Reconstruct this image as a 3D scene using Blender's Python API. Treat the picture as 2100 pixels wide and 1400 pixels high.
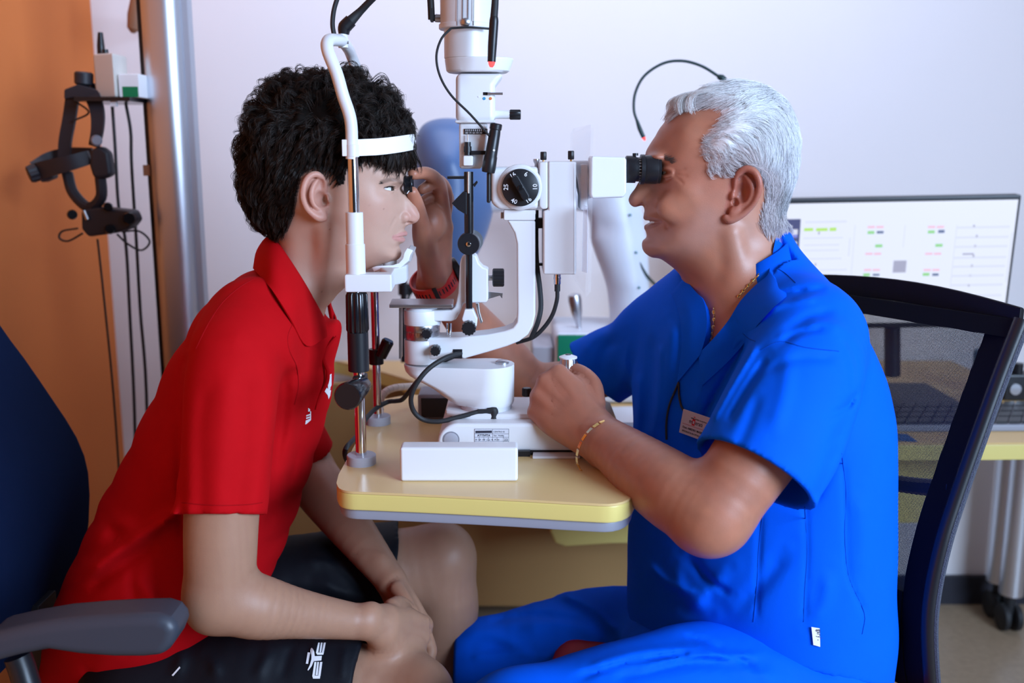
import bpy, bmesh, math, random
import numpy as np
from mathutils import Vector, Matrix
R = math.radians
random.seed(7); rng = np.random.default_rng(11)
for o in list(bpy.data.objects): bpy.data.objects.remove(o)
SC = bpy.context.scene
COL = SC.collection

# ------------------------------------------------------------------ camera
HC = 1.28                      # lens height above the floor
PITCH = R(10.7)
FPX = 2100 * 35.0 / 36.0
cam_d = bpy.data.cameras.new('camera'); cam = bpy.data.objects.new('camera', cam_d); COL.objects.link(cam)
cam.location = (0, 0, HC); cam.rotation_euler = (R(90) - PITCH, 0, 0)
cam_d.lens = 35.0; cam_d.sensor_width = 36.0; cam_d.clip_start = 0.05
cam_d.dof.use_dof = True; cam_d.dof.focus_distance = 1.40; cam_d.dof.aperture_fstop = 3.2
SC.camera = cam

# ------------------------------------------------------------------ light
W = bpy.data.worlds.new('World'); SC.world = W; W.use_nodes = True
bg = W.node_tree.nodes['Background']
bg.inputs[0].default_value = (0.70, 0.72, 0.95, 1); bg.inputs[1].default_value = 0.02
def area(name, loc, aim, sx, sy, power, color):
    l = bpy.data.lights.new(name, 'AREA'); l.shape = 'RECTANGLE'; l.size = sx; l.size_y = sy
    l.energy = power; l.color = color
    o = bpy.data.objects.new(name, l); COL.objects.link(o); o.location = loc
    o.rotation_euler = (Vector(aim) - Vector(loc)).to_track_quat('-Z', 'Y').to_euler()
    return o
area('window_daylight', (2.22, -0.85, 1.85), (0.10, 1.45, 0.95), 1.6, 1.3, 200, (0.53, 0.72, 1.0))
wash = area('ceiling_lamp_light', (-0.1, 2.05, 2.66), (-0.1, 2.70, 1.55), 2.2, 0.25, 13, (0.72, 0.78, 1.0)); wash.data.spread = R(115)
SC.view_settings.view_transform = 'Standard'; SC.view_settings.look = 'None'
SC.view_settings.exposure = 0.0; SC.view_settings.gamma = 1.0
SC.view_settings.use_curve_mapping = False
try: SC.cycles.use_denoising = True
except Exception: pass

# ------------------------------------------------------------------ measuring helpers (photo pixel + real depth -> point)
CP, SP = math.cos(PITCH), math.sin(PITCH)
def ray(px, py):
    x = (px - 1050.0) / FPX; y = (700.0 - py) / FPX
    return np.array((x, CP + y * SP, -SP + y * CP))
def at(px, py, Y):
    d = ray(px, py); return np.array((0, 0, HC)) + d * (Y / d[1])
def onz(px, py, z):
    d = ray(px, py); return np.array((0, 0, HC)) + d * ((z - HC) / d[2])
def mpp(Y, py=500):            # metres per pixel at depth Y
    return float(np.linalg.norm(at(1051, py, Y) - at(1050, py, Y)))
TABLE_Z = HC - 0.43
Y0 = 1.455                     # plane in which the two heads face each other

# ------------------------------------------------------------------ materials
def lin(c):
    if isinstance(c, str):
        c = [int(c[i:i+2], 16) / 255 for i in (0, 2, 4)]
        c = [v / 12.92 if v <= 0.04045 else ((v + 0.055) / 1.055) ** 2.4 for v in c]
    return (c[0], c[1], c[2], 1.0)
MATS = {}
def mat(name, color, rough=0.5, metal=0.0, noise=0.0, nscale=30.0, bump=0.0, bscale=200.0, emit=None, estr=1.0,
        trans=0.0, ior=1.45, sss=0.0, coat=0.0, spec=0.5, sheen=0.0, vcol=None, alpha=1.0):
    if name in MATS: return MATS[name]
    m = bpy.data.materials.new(name); m.use_nodes = True; nt = m.node_tree; N = nt.nodes; L = nt.links
    b = N['Principled BSDF']
    c = lin(color)
    b.inputs['Base Color'].default_value = c
    b.inputs['Roughness'].default_value = rough; b.inputs['Metallic'].default_value = metal
    b.inputs['IOR'].default_value = ior; b.inputs['Specular IOR Level'].default_value = spec
    b.inputs['Transmission Weight'].default_value = trans
    b.inputs['Coat Weight'].default_value = coat; b.inputs['Sheen Weight'].default_value = sheen
    b.inputs['Alpha'].default_value = alpha
    if sss:
        b.inputs['Subsurface Weight'].default_value = sss
        b.inputs['Subsurface Radius'].default_value = (0.012, 0.005, 0.003); b.inputs['Subsurface Scale'].default_value = 0.6
    if emit is not None:
        b.inputs['Emission Color'].default_value = lin(emit); b.inputs['Emission Strength'].default_value = estr
    tc = N.new('ShaderNodeTexCoord')
    src = None
    if vcol:
        a = N.new('ShaderNodeVertexColor'); a.layer_name = vcol; src = a.outputs['Color']
        L.new(src, b.inputs['Base Color'])
    if noise:
        n = N.new('ShaderNodeTexNoise'); n.inputs['Scale'].default_value = nscale; n.inputs['Detail'].default_value = 5
        L.new(tc.outputs['Object'], n.inputs['Vector'])
        mr = N.new('ShaderNodeMapRange'); mr.inputs[3].default_value = 1 - noise; mr.inputs[4].default_value = 1 + noise
        L.new(n.outputs['Fac'], mr.inputs[0])
        mx = N.new('ShaderNodeMix'); mx.data_type = 'RGBA'; mx.blend_type = 'MULTIPLY'; mx.inputs[0].default_value = 1.0
        if src is not None: L.new(src, mx.inputs[6])
        else: mx.inputs[6].default_value = c
        L.new(mr.outputs[0], mx.inputs[7]); L.new(mx.outputs[2], b.inputs['Base Color'])
    if bump:
        n2 = N.new('ShaderNodeTexNoise'); n2.inputs['Scale'].default_value = bscale; n2.inputs['Detail'].default_value = 4
        L.new(tc.outputs['Object'], n2.inputs['Vector'])
        bp = N.new('ShaderNodeBump'); bp.inputs['Strength'].default_value = bump; bp.inputs['Distance'].default_value = 0.002
        L.new(n2.outputs['Fac'], bp.inputs['Height']); L.new(bp.outputs[0], b.inputs['Normal'])
    MATS[name] = m
    return m
white = mat('instrument_white', (0.80, 0.80, 0.82), 0.38, noise=0.02, nscale=6, bump=0.02, bscale=600)
white_gloss = mat('white_gloss', (0.82, 0.83, 0.86), 0.25)
offwhite = mat('offwhite_plastic', (0.66, 0.67, 0.72), 0.45)
pure_white = mat('white_strap', (0.92, 0.91, 0.92), 0.5)
black = mat('black_plastic', (0.012, 0.012, 0.015), 0.35, bump=0.02, bscale=500)
black_gloss = mat('black_gloss', (0.010, 0.010, 0.012), 0.18)
black_rubber = mat('black_rubber', (0.018, 0.018, 0.020), 0.6)
chrome = mat('chrome', (0.78, 0.77, 0.78), 0.10, 1.0)
steel = mat('brushed_steel', (0.55, 0.55, 0.58), 0.32, 1.0)
alu = mat('aluminium', (0.72, 0.74, 0.80), 0.42, 1.0)
grey = mat('grey_plastic', (0.26, 0.26, 0.30), 0.5)
grey_light = mat('light_grey', (0.42, 0.42, 0.47), 0.45)
gold = mat('gold', (0.83, 0.55, 0.20), 0.22, 1.0)
glass_clear = mat('clear_acrylic', (0.90, 0.92, 0.97), 0.06, alpha=0.09, spec=0.6)
red_led = mat('red_led', (0.6, 0.02, 0.02), 0.3, emit=(1.0, 0.05, 0.05), estr=3.0)
print_dark = mat('print_dark', (0.03, 0.03, 0.05), 0.6)
print_white = mat('print_white', (0.85, 0.85, 0.88), 0.5)
print_red = mat('print_red', (0.55, 0.01, 0.02), 0.5)

# ------------------------------------------------------------------ mesh helpers
def V(p): return np.array(p, float)
def unit(v):
    v = V(v); n = np.linalg.norm(v); return v / n if n > 1e-12 else v
def basis(axis):
    a = unit(axis); h = V((0, 0, 1)) if abs(a[2]) < 0.9 else V((1, 0, 0))
    u = unit(np.cross(h, a)); v = np.cross(a, u); return u, v, a
class MB:
    def __init__(s): s.v = []; s.f = []
    def add(s, vs, fs):
        o = len(s.v); s.v += [tuple(map(float, p)) for p in vs]; s.f += [tuple(i + o for i in f) for f in fs]; return s
    def box(s, lo, hi):
        x0, y0, z0 = lo; x1, y1, z1 = hi
        return s.add([(x0,y0,z0),(x1,y0,z0),(x1,y1,z0),(x0,y1,z0),(x0,y0,z1),(x1,y0,z1),(x1,y1,z1),(x0,y1,z1)],
              [(0,3,2,1),(4,5,6,7),(0,1,5,4),(1,2,6,5),(2,3,7,6),(3,0,4,7)])
    def rings(s, rings, closed=True, caps=True):
        n = len(rings[0]); vs = [p for r in rings for p in r]; fs = []
        for i in range(len(rings) - 1):
            for j in range(n if closed else n - 1):
                a = i*n + j; b = i*n + (j+1) % n
                fs.append((a, b, b + n, a + n))
        if caps and closed:
            fs.append(tuple(range(n))[::-1]); fs.append(tuple(range((len(rings)-1)*n, len(rings)*n)))
        return s.add(vs, fs)
    def cyl(s, a, b, ra, rb=None, n=24):
        rb = ra if rb is None else rb; a = V(a); b = V(b); u, v, _ = basis(b - a)
        R_ = [[c + r*(math.cos(t)*u + math.sin(t)*v) for t in np.linspace(0, 2*math.pi, n, False)] for c, r in ((a, ra), (b, rb))]
        return s.rings(R_)
    def lathe(s, a, b, prof, n=28, ell=1.0):
        """prof: (t along a->b in metres, radius)"""
        a = V(a); u, v, ax = basis(V(b) - a)
        return s.rings([[a + ax*t + r*(math.cos(q)*u + ell*math.sin(q)*v) for q in np.linspace(0, 2*math.pi, n, False)] for t, r in prof])
    def tube(s, pts, r, n=10, sub=6):
        P = spline(pts, sub); m = len(P); rr = np.interp(np.linspace(0, 1, m), np.linspace(0, 1, len(r)), r) if hasattr(r, '__len__') else [r]*m
        T = [unit(P[min(i+1, m-1)] - P[max(i-1, 0)]) for i in range(m)]
        u, v, _ = basis(T[0]); rings = []
        for i in range(m):
            u = unit(u - T[i]*np.dot(u, T[i])); v = np.cross(T[i], u)
            rings.append([P[i] + rr[i]*(math.cos(q)*u + math.sin(q)*v) for q in np.linspace(0, 2*math.pi, n, False)])
        return s.rings(rings)
    def prism(s, poly, d):
        """poly: 3-D points of a planar outline; extruded by vector d"""
        n = len(poly); P = [V(p) for p in poly]; d = V(d)
        return s.add(P + [p + d for p in P], [tuple(range(n))[::-1], tuple(range(n, 2*n))] + [(i, (i+1) % n, n + (i+1) % n, n + i) for i in range(n)])
    def ball(s, c, r, nu=20, nv=12):
        r = V(r) if hasattr(r, '__len__') else V((r, r, r)); c = V(c); vs = [c + V((0,0,-1))*r]; fs = []
        for i in range(1, nv):
            ph = -math.pi/2 + math.pi*i/nv
            for j in range(nu):
                t = 2*math.pi*j/nu; vs.append(c + r*V((math.cos(ph)*math.cos(t), math.cos(ph)*math.sin(t), math.sin(ph))))
        vs.append(c + V((0,0,1))*r); k = len(vs) - 1
        for j in range(nu):
            fs.append((0, 1 + (j+1) % nu, 1 + j)); fs.append((k, 1 + (nv-2)*nu + j, 1 + (nv-2)*nu + (j+1) % nu))
            for i in range(nv - 2):
                a = 1 + i*nu; fs.append((a + j, a + (j+1) % nu, a + nu + (j+1) % nu, a + nu + j))
        return s.add(vs, fs)
def spline(pts, sub=6):
    P = [V(p) for p in pts]
    if len(P) < 3 or sub <= 1: return P
    Q = [2*P[0] - P[1]] + P + [2*P[-1] - P[-2]]; out = []
    for i in range(1, len(Q) - 2):
        for k in range(sub):
            t = k / sub; a, b, c, d = Q[i-1], Q[i], Q[i+1], Q[i+2]
            out.append(0.5*((2*b) + (-a + c)*t + (2*a - 5*b + 4*c - d)*t*t + (-a + 3*b - 3*c + d)*t**3))
    out.append(P[-1]); return out
def finish(me, bevel=0.0, seg=2, smooth=True, ang=35):
    bm = bmesh.new(); bm.from_mesh(me)
    bmesh.ops.recalc_face_normals(bm, faces=bm.faces)
    if bevel:
        es = [e for e in bm.edges if len(e.link_faces) == 2 and e.calc_face_angle(0) > R(38)]
        bmesh.ops.bevel(bm, geom=es, offset=bevel, segments=seg, affect='EDGES', profile=0.5, clamp_overlap=True)
    bm.to_mesh(me); bm.free()
    if smooth:
        me.polygons.foreach_set('use_smooth', [True]*len(me.polygons))
        me.set_sharp_from_angle(angle=R(ang))
def put(o, parent):
    COL.objects.link(o)
    if parent is not None:
        o.parent = parent
        # world matrix of the chain
        chain = []; p = parent
        while p is not None: chain.append(p); p = p.parent
        WM = Matrix.Identity(4)
        for q in reversed(chain):
            WM = WM @ (q.matrix_parent_inverse if q.parent else Matrix.Identity(4)) @ q.matrix_basis
        o.matrix_parent_inverse = WM.inverted()
    return o
def obj(name, mb, m, parent=None, bevel=0.0, seg=2, smooth=True, ang=35):
    me = bpy.data.meshes.new(name); me.from_pydata(mb.v, [], mb.f); me.update()
    for x in (m if isinstance(m, (list, tuple)) else [m]): me.materials.append(x)
    finish(me, bevel, seg, smooth, ang)
    o = bpy.data.objects.new(name, me)
    if bevel: w = o.modifiers.new('weighted', 'WEIGHTED_NORMAL'); w.keep_sharp = True
    return put(o, parent)
def tag(o, label, cat, group=None, kind=None):
    if label: o['label'] = label
    if cat: o['category'] = cat
    if group: o['group'] = group
    if kind: o['kind'] = kind
    return o
def thing(name, label, cat, loc=(0, 0, 0), group=None):
    o = bpy.data.objects.new(name, None); COL.objects.link(o); o.location = tuple(map(float, loc)); o.empty_display_size = 0.05
    return tag(o, label, cat, group)
def struct(name, mb, m, bevel=0, parent=None, **k):
    o = obj(name, mb, m, parent, bevel, **k)
    if parent is None: o['kind'] = 'structure'
    return o
def poly_px(pts, Y): return [at(x, y, Y) for x, y in pts]
def slab(pts, Y, depth, sub=0):
    """outline given in photo pixels on the plane Y, extruded away from the lens by depth (m)"""
    P = [(x, y) for x, y in pts]
    if sub: P = [tuple(q[:2]) for q in spline([(x, y, 0) for x, y in P + [P[0]]], sub)][:-1]
    return MB().prism(poly_px(P, Y), (0, depth, 0))
def px_box(x0, y0, x1, y1, Y, depth): return slab([(x0, y0), (x1, y0), (x1, y1), (x0, y1)], Y, depth)
def vcyl(cx, y0, y1, rpx, Y, n=28, r2=None, dz=0):
    """upright cylinder seen between pixel rows y0 (top) and y1 (bottom) at centre depth Y; radius in pixels"""
    a = at(cx, y1, Y); b = at(cx, y0, Y); b[0] = a[0]
    return MB().cyl(a, b, rpx*mpp(Y), (r2 if r2 is not None else rpx)*mpp(Y), n)
def textmesh(body, size, origin, xdir, ydir, m, parent, name='lettering', align='LEFT', ext=0.0001, bold=0.0, squeeze=1.0):
    c = bpy.data.curves.new('txt', 'FONT'); c.body = body; c.size = size; c.extrude = ext; c.align_x = align; c.resolution_u = 2; c.offset = bold
    t = bpy.data.objects.new('txt', c); COL.objects.link(t)
    bpy.context.view_layer.update()
    me = bpy.data.meshes.new_from_object(t.evaluated_get(bpy.context.evaluated_depsgraph_get()))
    bpy.data.objects.remove(t); bpy.data.curves.remove(c)
    x = unit(xdir); y = V(ydir); y = unit(y - x*np.dot(x, y)); z = np.cross(x, y); x = x*squeeze
    M = Matrix(((x[0], y[0], z[0], origin[0]), (x[1], y[1], z[1], origin[1]), (x[2], y[2], z[2], origin[2]), (0, 0, 0, 1)))
    me.transform(M); me.materials.clear(); me.materials.append(m); me.name = name
    return put(bpy.data.objects.new(name, me), parent)
def knurl(a, b, r, n=20, depth=0.12, r2=None):
    """ribbed grip"""
    a = V(a); b = V(b); u, v, ax = basis(b - a); L_ = np.linalg.norm(b - a); r2 = r if r2 is None else r2
    rings = []
    for t, s in ((0, 0.86), (0.08, 1), (0.92, 1), (1, 0.86)):
        rr = (r + (r2 - r)*t)*s
        rings.append([a + ax*L_*t + rr*(1 if j % 4 in (0, 1) else 1 - depth)*(math.cos(q)*u + math.sin(q)*v) for j, q in enumerate(np.linspace(0, 2*math.pi, 4*n, False))])
    return MB().rings(rings)
# ================================================================== the room
WALL_Y = 2.70
LX = float(at(185, 0, WALL_Y)[0])        # corner with the orange wall
RX = 2.3
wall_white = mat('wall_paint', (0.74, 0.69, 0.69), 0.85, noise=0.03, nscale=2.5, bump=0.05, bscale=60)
wall_orange = mat('orange_paint', (0.66, 0.175, 0.035), 0.75, noise=0.05, nscale=3, bump=0.05, bscale=60)
floor_m = mat('terrazzo', (0.36, 0.255, 0.165), 0.35, noise=0.25, nscale=55)
skirting_m = mat('dark_skirting', (0.02, 0.02, 0.03), 0.5)
struct('floor', MB().box((LX - 0.1, -2.6, -0.06), (RX + 0.1, WALL_Y + 0.1, 0)), floor_m)
struct('wall_back', MB().box((LX - 0.1, WALL_Y, 0), (RX + 0.1, WALL_Y + 0.1, 2.75)), wall_white)
struct('wall_left', MB().box((LX - 0.1, -2.6, 0), (LX, WALL_Y, 2.75)), wall_orange)
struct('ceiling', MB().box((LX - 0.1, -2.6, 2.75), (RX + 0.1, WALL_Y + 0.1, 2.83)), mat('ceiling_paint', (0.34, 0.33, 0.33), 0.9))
# right wall with the window that lights the room
wy0, wy1, wz0, wz1 = -1.80, 0.10, 1.0, 2.58
m = MB()
m.box((RX, -2.6, 0), (RX + 0.1, WALL_Y, wz0)).box((RX, -2.6, wz1), (RX + 0.1, WALL_Y, 2.75))
m.box((RX, -2.6, wz0), (RX + 0.1, wy0, wz1)).box((RX, wy1, wz0), (RX + 0.1, WALL_Y, wz1))
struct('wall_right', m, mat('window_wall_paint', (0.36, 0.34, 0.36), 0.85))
m = MB()
for a, b in (((wy0, wz0), (wy0 + 0.05, wz1)), ((wy1 - 0.05, wz0), (wy1, wz1)), ((wy0, wz0), (wy1, wz0 + 0.05)), ((wy0, wz1 - 0.05), (wy1, wz1)), ((-0.87, wz0), (-0.83, wz1))):
    m.box((RX + 0.02, a[0], a[1]), (RX + 0.07, b[0], b[1]))
wf = struct('window_1', m, white_gloss)
struct('baseboard_back', MB().box((LX, WALL_Y - 0.015, 0), (RX, WALL_Y, 0.085)), skirting_m)
struct('baseboard_left', MB().box((LX, -2.6, 0), (LX + 0.015, WALL_Y - 0.015, 0.085)), skirting_m)

# ------------------------------------------------------------------ the wavy yellow desk along the back wall
DZ = 0.72
desk_top_m = mat('yellow_laminate', (0.64, 0.42, 0.17), 0.33, noise=0.05, nscale=9)
desk_edge_m = mat('yellow_edge', (0.66, 0.53, 0.17), 0.4)
edge = [onz(x, y, DZ) for x, y in ((600, 716), (690, 740), (760, 756), (848, 782), (930, 812), (1040, 850), (1250, 893), (1500, 903), (1760, 908), (1990, 908), (2160, 906), (2300, 904))]
edge = [p for p in edge if p[1] < WALL_Y - 0.02]
edge = spline(edge, 4)
outline = [V((edge[0][0] - 0.02, WALL_Y - 0.02, DZ))] + edge + [V((edge[-1][0], WALL_Y - 0.02, DZ))]
dx0, dx1 = edge[0][0], edge[-1][0]
desk = thing('desk', 'long yellow desk with a wavy front edge and grey column legs along the back wall', 'desk', (0.4, 2.4, 0))
m = MB().prism([p - V((0, 0, 0.004)) for p in outline], (0, 0, 0.004)); obj('desk_top', m, desk_top_m, desk)
m = MB().prism([p - V((0, 0, 0.036)) for p in outline], (0, 0, 0.032)); obj('edge_band', m, desk_edge_m, desk, bevel=0.003)
obj('modesty_panel', MB().box((0.30, 2.03, 0.50), (float(at(1944, 1000, 2.03)[0]), 2.05, DZ - 0.036)), desk_edge_m, desk)
brown_panel = mat('brown_panel', (0.36, 0.205, 0.075), 0.6, noise=0.04, nscale=5)
obj('back_panel', MB().box((-0.72, 2.55, 0.06), (0.86, 2.575, DZ - 0.036)), brown_panel, desk)
for lx, ly in ((float(onz(2066, 1290, 0)[0]), float(onz(2066, 1290, 0)[1])), (float(onz(2040, 1262, 0)[0]), float(onz(2040, 1262, 0)[1])), (-0.66, 2.64)):
    lg = obj('leg', MB().cyl((lx, ly, 0.105), (lx, ly, DZ - 0.036), 0.031), alu, desk)
    w = MB()
    for s in (-1, 1):
        w.lathe((lx + s*0.007, ly, 0.037), (lx + s*0.03, ly, 0.037), [(0, 0.030), (0.004, 0.037), (0.016, 0.037), (0.020, 0.028)], 24)
    w.cyl((lx, ly, 0.03), (lx, ly, 0.106), 0.012)
    obj('caster', w, black_rubber, lg)

# lower yellow shelf and the panel edge seen under the slit-lamp table
m = slab([(1130, 1055), (1420, 1050), (1420, 1112), (1250, 1116), (1160, 1122), (1138, 1115), (1128, 1090)], 2.30, 0.22)
sh = obj('drawer_box', m, desk_edge_m, desk, bevel=0.008)

# ------------------------------------------------------------------ monitor
scr_white = mat('screen_white', (0.1, 0.1, 0.1), 0.3, emit=(0.80, 0.84, 1.0), estr=0.92)
MY = 2.22
mon = thing('monitor', 'widescreen computer monitor with a white record page on the desk behind the doctor', 'monitor', at(1850, 760, MY))
TL, TR = at(1560, 409, MY), at(2096, 399, MY - 0.03)
BL = V((TL[0] + 0.004, TL[1] + 0.02, at(1560, 680, MY)[2])); BR = V((TR[0], TR[1] + 0.02, at(2086, 668, MY)[2]))
n_out = unit(np.cross(TR - TL, BL - TL)); n_out = n_out if n_out[1] < 0 else -n_out
def mon_pt(u, v, off=0.0): return (TL*(1-u)*(1-v) + TR*u*(1-v) + BL*(1-u)*v + BR*u*v) + n_out*off
m = MB().prism([mon_pt(0, 0), mon_pt(1, 0), mon_pt(1, 1), mon_pt(0, 1)], -n_out*0.03)
obj('housing', m, black, mon, bevel=0.004)
def rect(mb, u0, v0, u1, v1, off): return mb.add([mon_pt(u0, v0, off), mon_pt(u1, v0, off), mon_pt(u1, v1, off), mon_pt(u0, v1, off)], [(0, 1, 2, 3)])
screen = obj('screen', rect(MB(), 0.012, 0.035, 0.988, 0.955, 0.0008), scr_white, mon)
def em(name, c, s=0.9): return mat(name, (0.05, 0.05, 0.05), 0.4, emit=c, estr=s)
navy_e, pink_e, green_e, blue_e, pale_e, lime_e, grey_e = em('screen_navy', (0.03, 0.03, 0.16)), em('screen_pink', (0.95, 0.55, 0.72)), em('screen_green', (0.30, 0.72, 0.25)), em('screen_slate', (0.10, 0.14, 0.30)), em('screen_pale', (0.76, 0.80, 0.97)), em('screen_lime', (0.50, 0.85, 0.12)), em('screen_grey', (0.40, 0.40, 0.55))
def uv(px, py):   # photo pixel on the screen -> u, v
    return (px - 1560) / (2092 - 1560), (py - 404 + (px - 1560)*0.016) / 268.0
def blk(name, boxes, m_, off=0.0014):
    for x0, y0, x1, y1 in boxes:
        u0, v0 = uv(x0, y0); u1, v1 = uv(x1, y1); obj(name, rect(MB(), u0, v0, u1, v1, off), m_, screen, smooth=False)
blk('side_menu', [(1568, 444, 1645, 668)], navy_e)
blk('logo_mark', [(1605, 456, 1628, 464), (1598, 464, 1640, 474), (1600, 489, 1640, 493), (1600, 510, 1630, 513)], em('screen_logo', (0.75, 0.76, 0.92)), 0.002)
blk('logo_underline', [(1622, 474, 1640, 480)], em('screen_logo_blue', (0.2, 0.22, 0.75)), 0.002)
blk('page_line', [(1655, 447, 1740, 450), (1653, 480, 1735, 482), (1655, 494, 1728, 496), (1655, 505, 1728, 507), (1655, 522, 1735, 524), (1655, 545, 1748, 547), (1655, 555, 1735, 557), (1748, 480, 1751, 518),
      *[(1968, y, 2075, y + 3) for y in (458, 478, 497, 519, 537, 556, 575, 597)], (1757, 455, 1759, 660), (1860, 455, 1862, 500), (1966, 455, 1968, 640), (2080, 470, 2083, 570)], pale_e)
blk('cursor_mark', [(1683, 468, 1686, 474), (1680, 532, 1683, 538), *[(2000 + (i*17) % 9, 455 + 20*i, 2004 + (i*17) % 9, 460 + 20*i) for i in range(7)], (1985, 512, 2008, 515)], grey_e)
blk('lime_mark', [(1653, 461, 1672, 467), (1678, 461, 1702, 467), (1706, 460, 1720, 467)], lime_e)
blk('pink_mark', [(x + d, y, x + d + 15, y + 4) for x in (1784, 1908) for d in (0, 18) for y in (457, 511, 544)] + [(1783, 590, 1797, 594), (1910, 587, 1922, 591)], pink_e)
blk('green_mark', [(1785, 467, 1799, 473), (1803, 494, 1818, 500), (1783, 553, 1797, 559), (1909, 466, 1923, 472), (1927, 493, 1942, 499), (1907, 552, 1921, 558), (1926, 585, 1940, 590), (1905, 597, 1919, 602)], green_e)
blk('slate_mark', [(1804, 467, 1818, 472), (1803, 554, 1817, 558), (1930, 465, 1943, 471), (1927, 553, 1940, 558), (1926, 597, 1940, 602)], blue_e)
blk('thumbnail', [(1844, 527, 1871, 551)], grey_e)
obj('stand', MB().cyl(at(1830, 770, MY + 0.04), at(1830, 640, MY + 0.04), 0.018).box(tuple(V((at(1830,770,MY+.04)[0] - 0.12, MY - 0.06, DZ))), tuple(V((at(1830,770,MY+.04)[0] + 0.12, MY + 0.14, DZ + 0.012)))), black, mon)

# keyboard on the desk, seen beside the chair back
kp = [onz(1820, 842, DZ), onz(2190, 836, DZ), onz(2180, 884, DZ), onz(1790, 886, DZ)]
kb = thing('keyboard', 'black keyboard on the yellow desk in front of the monitor', 'keyboard', kp[3])
obj('keyboard_body', MB().prism(kp, (0, 0, 0.014)), grey, kb, bevel=0.003)
for r in range(4):
    for c in range(14):
        u0, v0 = 0.03 + c*0.068, 0.06 + r*0.235
        q = [kp[0]*(1-u)*(1-v) + kp[1]*u*(1-v) + kp[3]*(1-u)*v + kp[2]*u*v + V((0, 0, 0.0141)) for u, v in ((u0, v0), (u0 + 0.058, v0), (u0 + 0.058, v0 + 0.19), (u0, v0 + 0.19))]
        obj('key', MB().prism(q, (0, 0, 0.006)), black, kb)
# small objects at the right end of the desk
p = onz(2090, 822, DZ)
t = thing('desk_camera', 'small black box camera standing behind the keyboard', 'camera', p)
obj('camera_body', MB().box(p + V((-0.035, 0, 0)), p + V((0.06, 0.05, 0.062))), black, t, bevel=0.006)
obj('camera_head', MB().cyl(p + V((0.0, 0.02, 0.062)), p + V((0.0, 0.02, 0.085)), 0.012), black, t)
obj('lens', MB().cyl(p + V((-0.012, -0.004, 0.028)), p + V((-0.012, 0.01, 0.028)), 0.013), steel, t)
p = onz(2018, 808, DZ)
t = thing('drinking_cup', 'teal cup standing on the desk behind the mesh chair back', 'cup', p)
teal = mat('teal_plastic', (0.02, 0.13, 0.17), 0.4)
obj('cup_body', MB().lathe(p, p + V((0, 0, 1)), [(0, 0.024), (0.003, 0.026), (0.10, 0.031), (0.105, 0.029)]), teal, t)
obj('cup_band', MB().lathe(p + V((0, 0, 0.045)), p + V((0, 0, 1)), [(0, 0.0295), (0.012, 0.0300)]), mat('teal_dark', (0.01, 0.06, 0.09), 0.4), t)
q = [onz(2075, 846, DZ), onz(2190, 842, DZ), onz(2200, 828, DZ), onz(2080, 830, DZ)]
tag(obj('notepad', MB().prism([x + V((0, 0, 0.0005)) for x in q], (0, 0, 0.006)), mat('paper_buff', (0.62, 0.42, 0.25), 0.7)), 'buff notepad lying on the desk right of the keyboard', 'notepad')
q = [onz(1800, 902, DZ), onz(1880, 906, DZ), onz(1860, 892, DZ), onz(1790, 888, DZ)]
tag(obj('blue_leaflet', MB().prism([x + V((0, 0, 0.0005)) for x in q], (0, 0, 0.002)), mat('leaflet_blue', (0.02, 0.10, 0.30), 0.5)), 'blue leaflet on the desk edge seen through the chair mesh', 'leaflet')

# ------------------------------------------------------------------ aluminium column with shelf
CY = 2.10
cx = float(at(330, 0, CY)[0])
colm = thing('equipment_column', 'tall rounded aluminium column standing left of the young man', 'column', (cx, CY, 0))
prof = []
for q in np.linspace(-math.pi/2, math.pi/2, 15): prof.append(V((cx + 0.012 + 0.032*math.cos(q), CY + 0.036*math.sin(q), 0)))
for q in np.linspace(math.pi/2, 3*math.pi/2, 15): prof.append(V((cx - 0.012 + 0.028*math.cos(q), CY + 0.036*math.sin(q), 0)))
obj('profile', MB().prism(prof, (0, 0, 2.75)), alu, colm)
obj('groove_strip', MB().box((cx - 0.046, CY - 0.012, 0.02), (cx - 0.039, CY - 0.004, 2.74)), black, colm)
obj('side_rail', MB().box((cx + 0.040, CY - 0.010, 0.02), (cx + 0.056, CY + 0.02, 2.74)), grey_light, colm, bevel=0.002)
obj('cable_clip', MB().box((cx - 0.052, CY - 0.02, at(290, 360, CY)[2]), (cx - 0.038, CY - 0.004, at(290, 338, CY)[2])), mat('copper_clip', (0.30, 0.13, 0.07), 0.4), colm)
s0, s1 = at(186, 203, CY - 0.02), at(296, 203, CY - 0.02)
shelf = obj('shelf', MB().box((s0[0], CY - 0.10, s0[2] - 0.008), (s1[0], CY + 0.06, s0[2])), black_gloss, colm)
obj('shelf_clip', MB().box((at(246, 0, CY)[0], CY - 0.09, s0[2] - 0.018), (at(258, 0, CY)[0], CY - 0.08, s0[2] - 0.008)), white, colm)
sz = s0[2]
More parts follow.
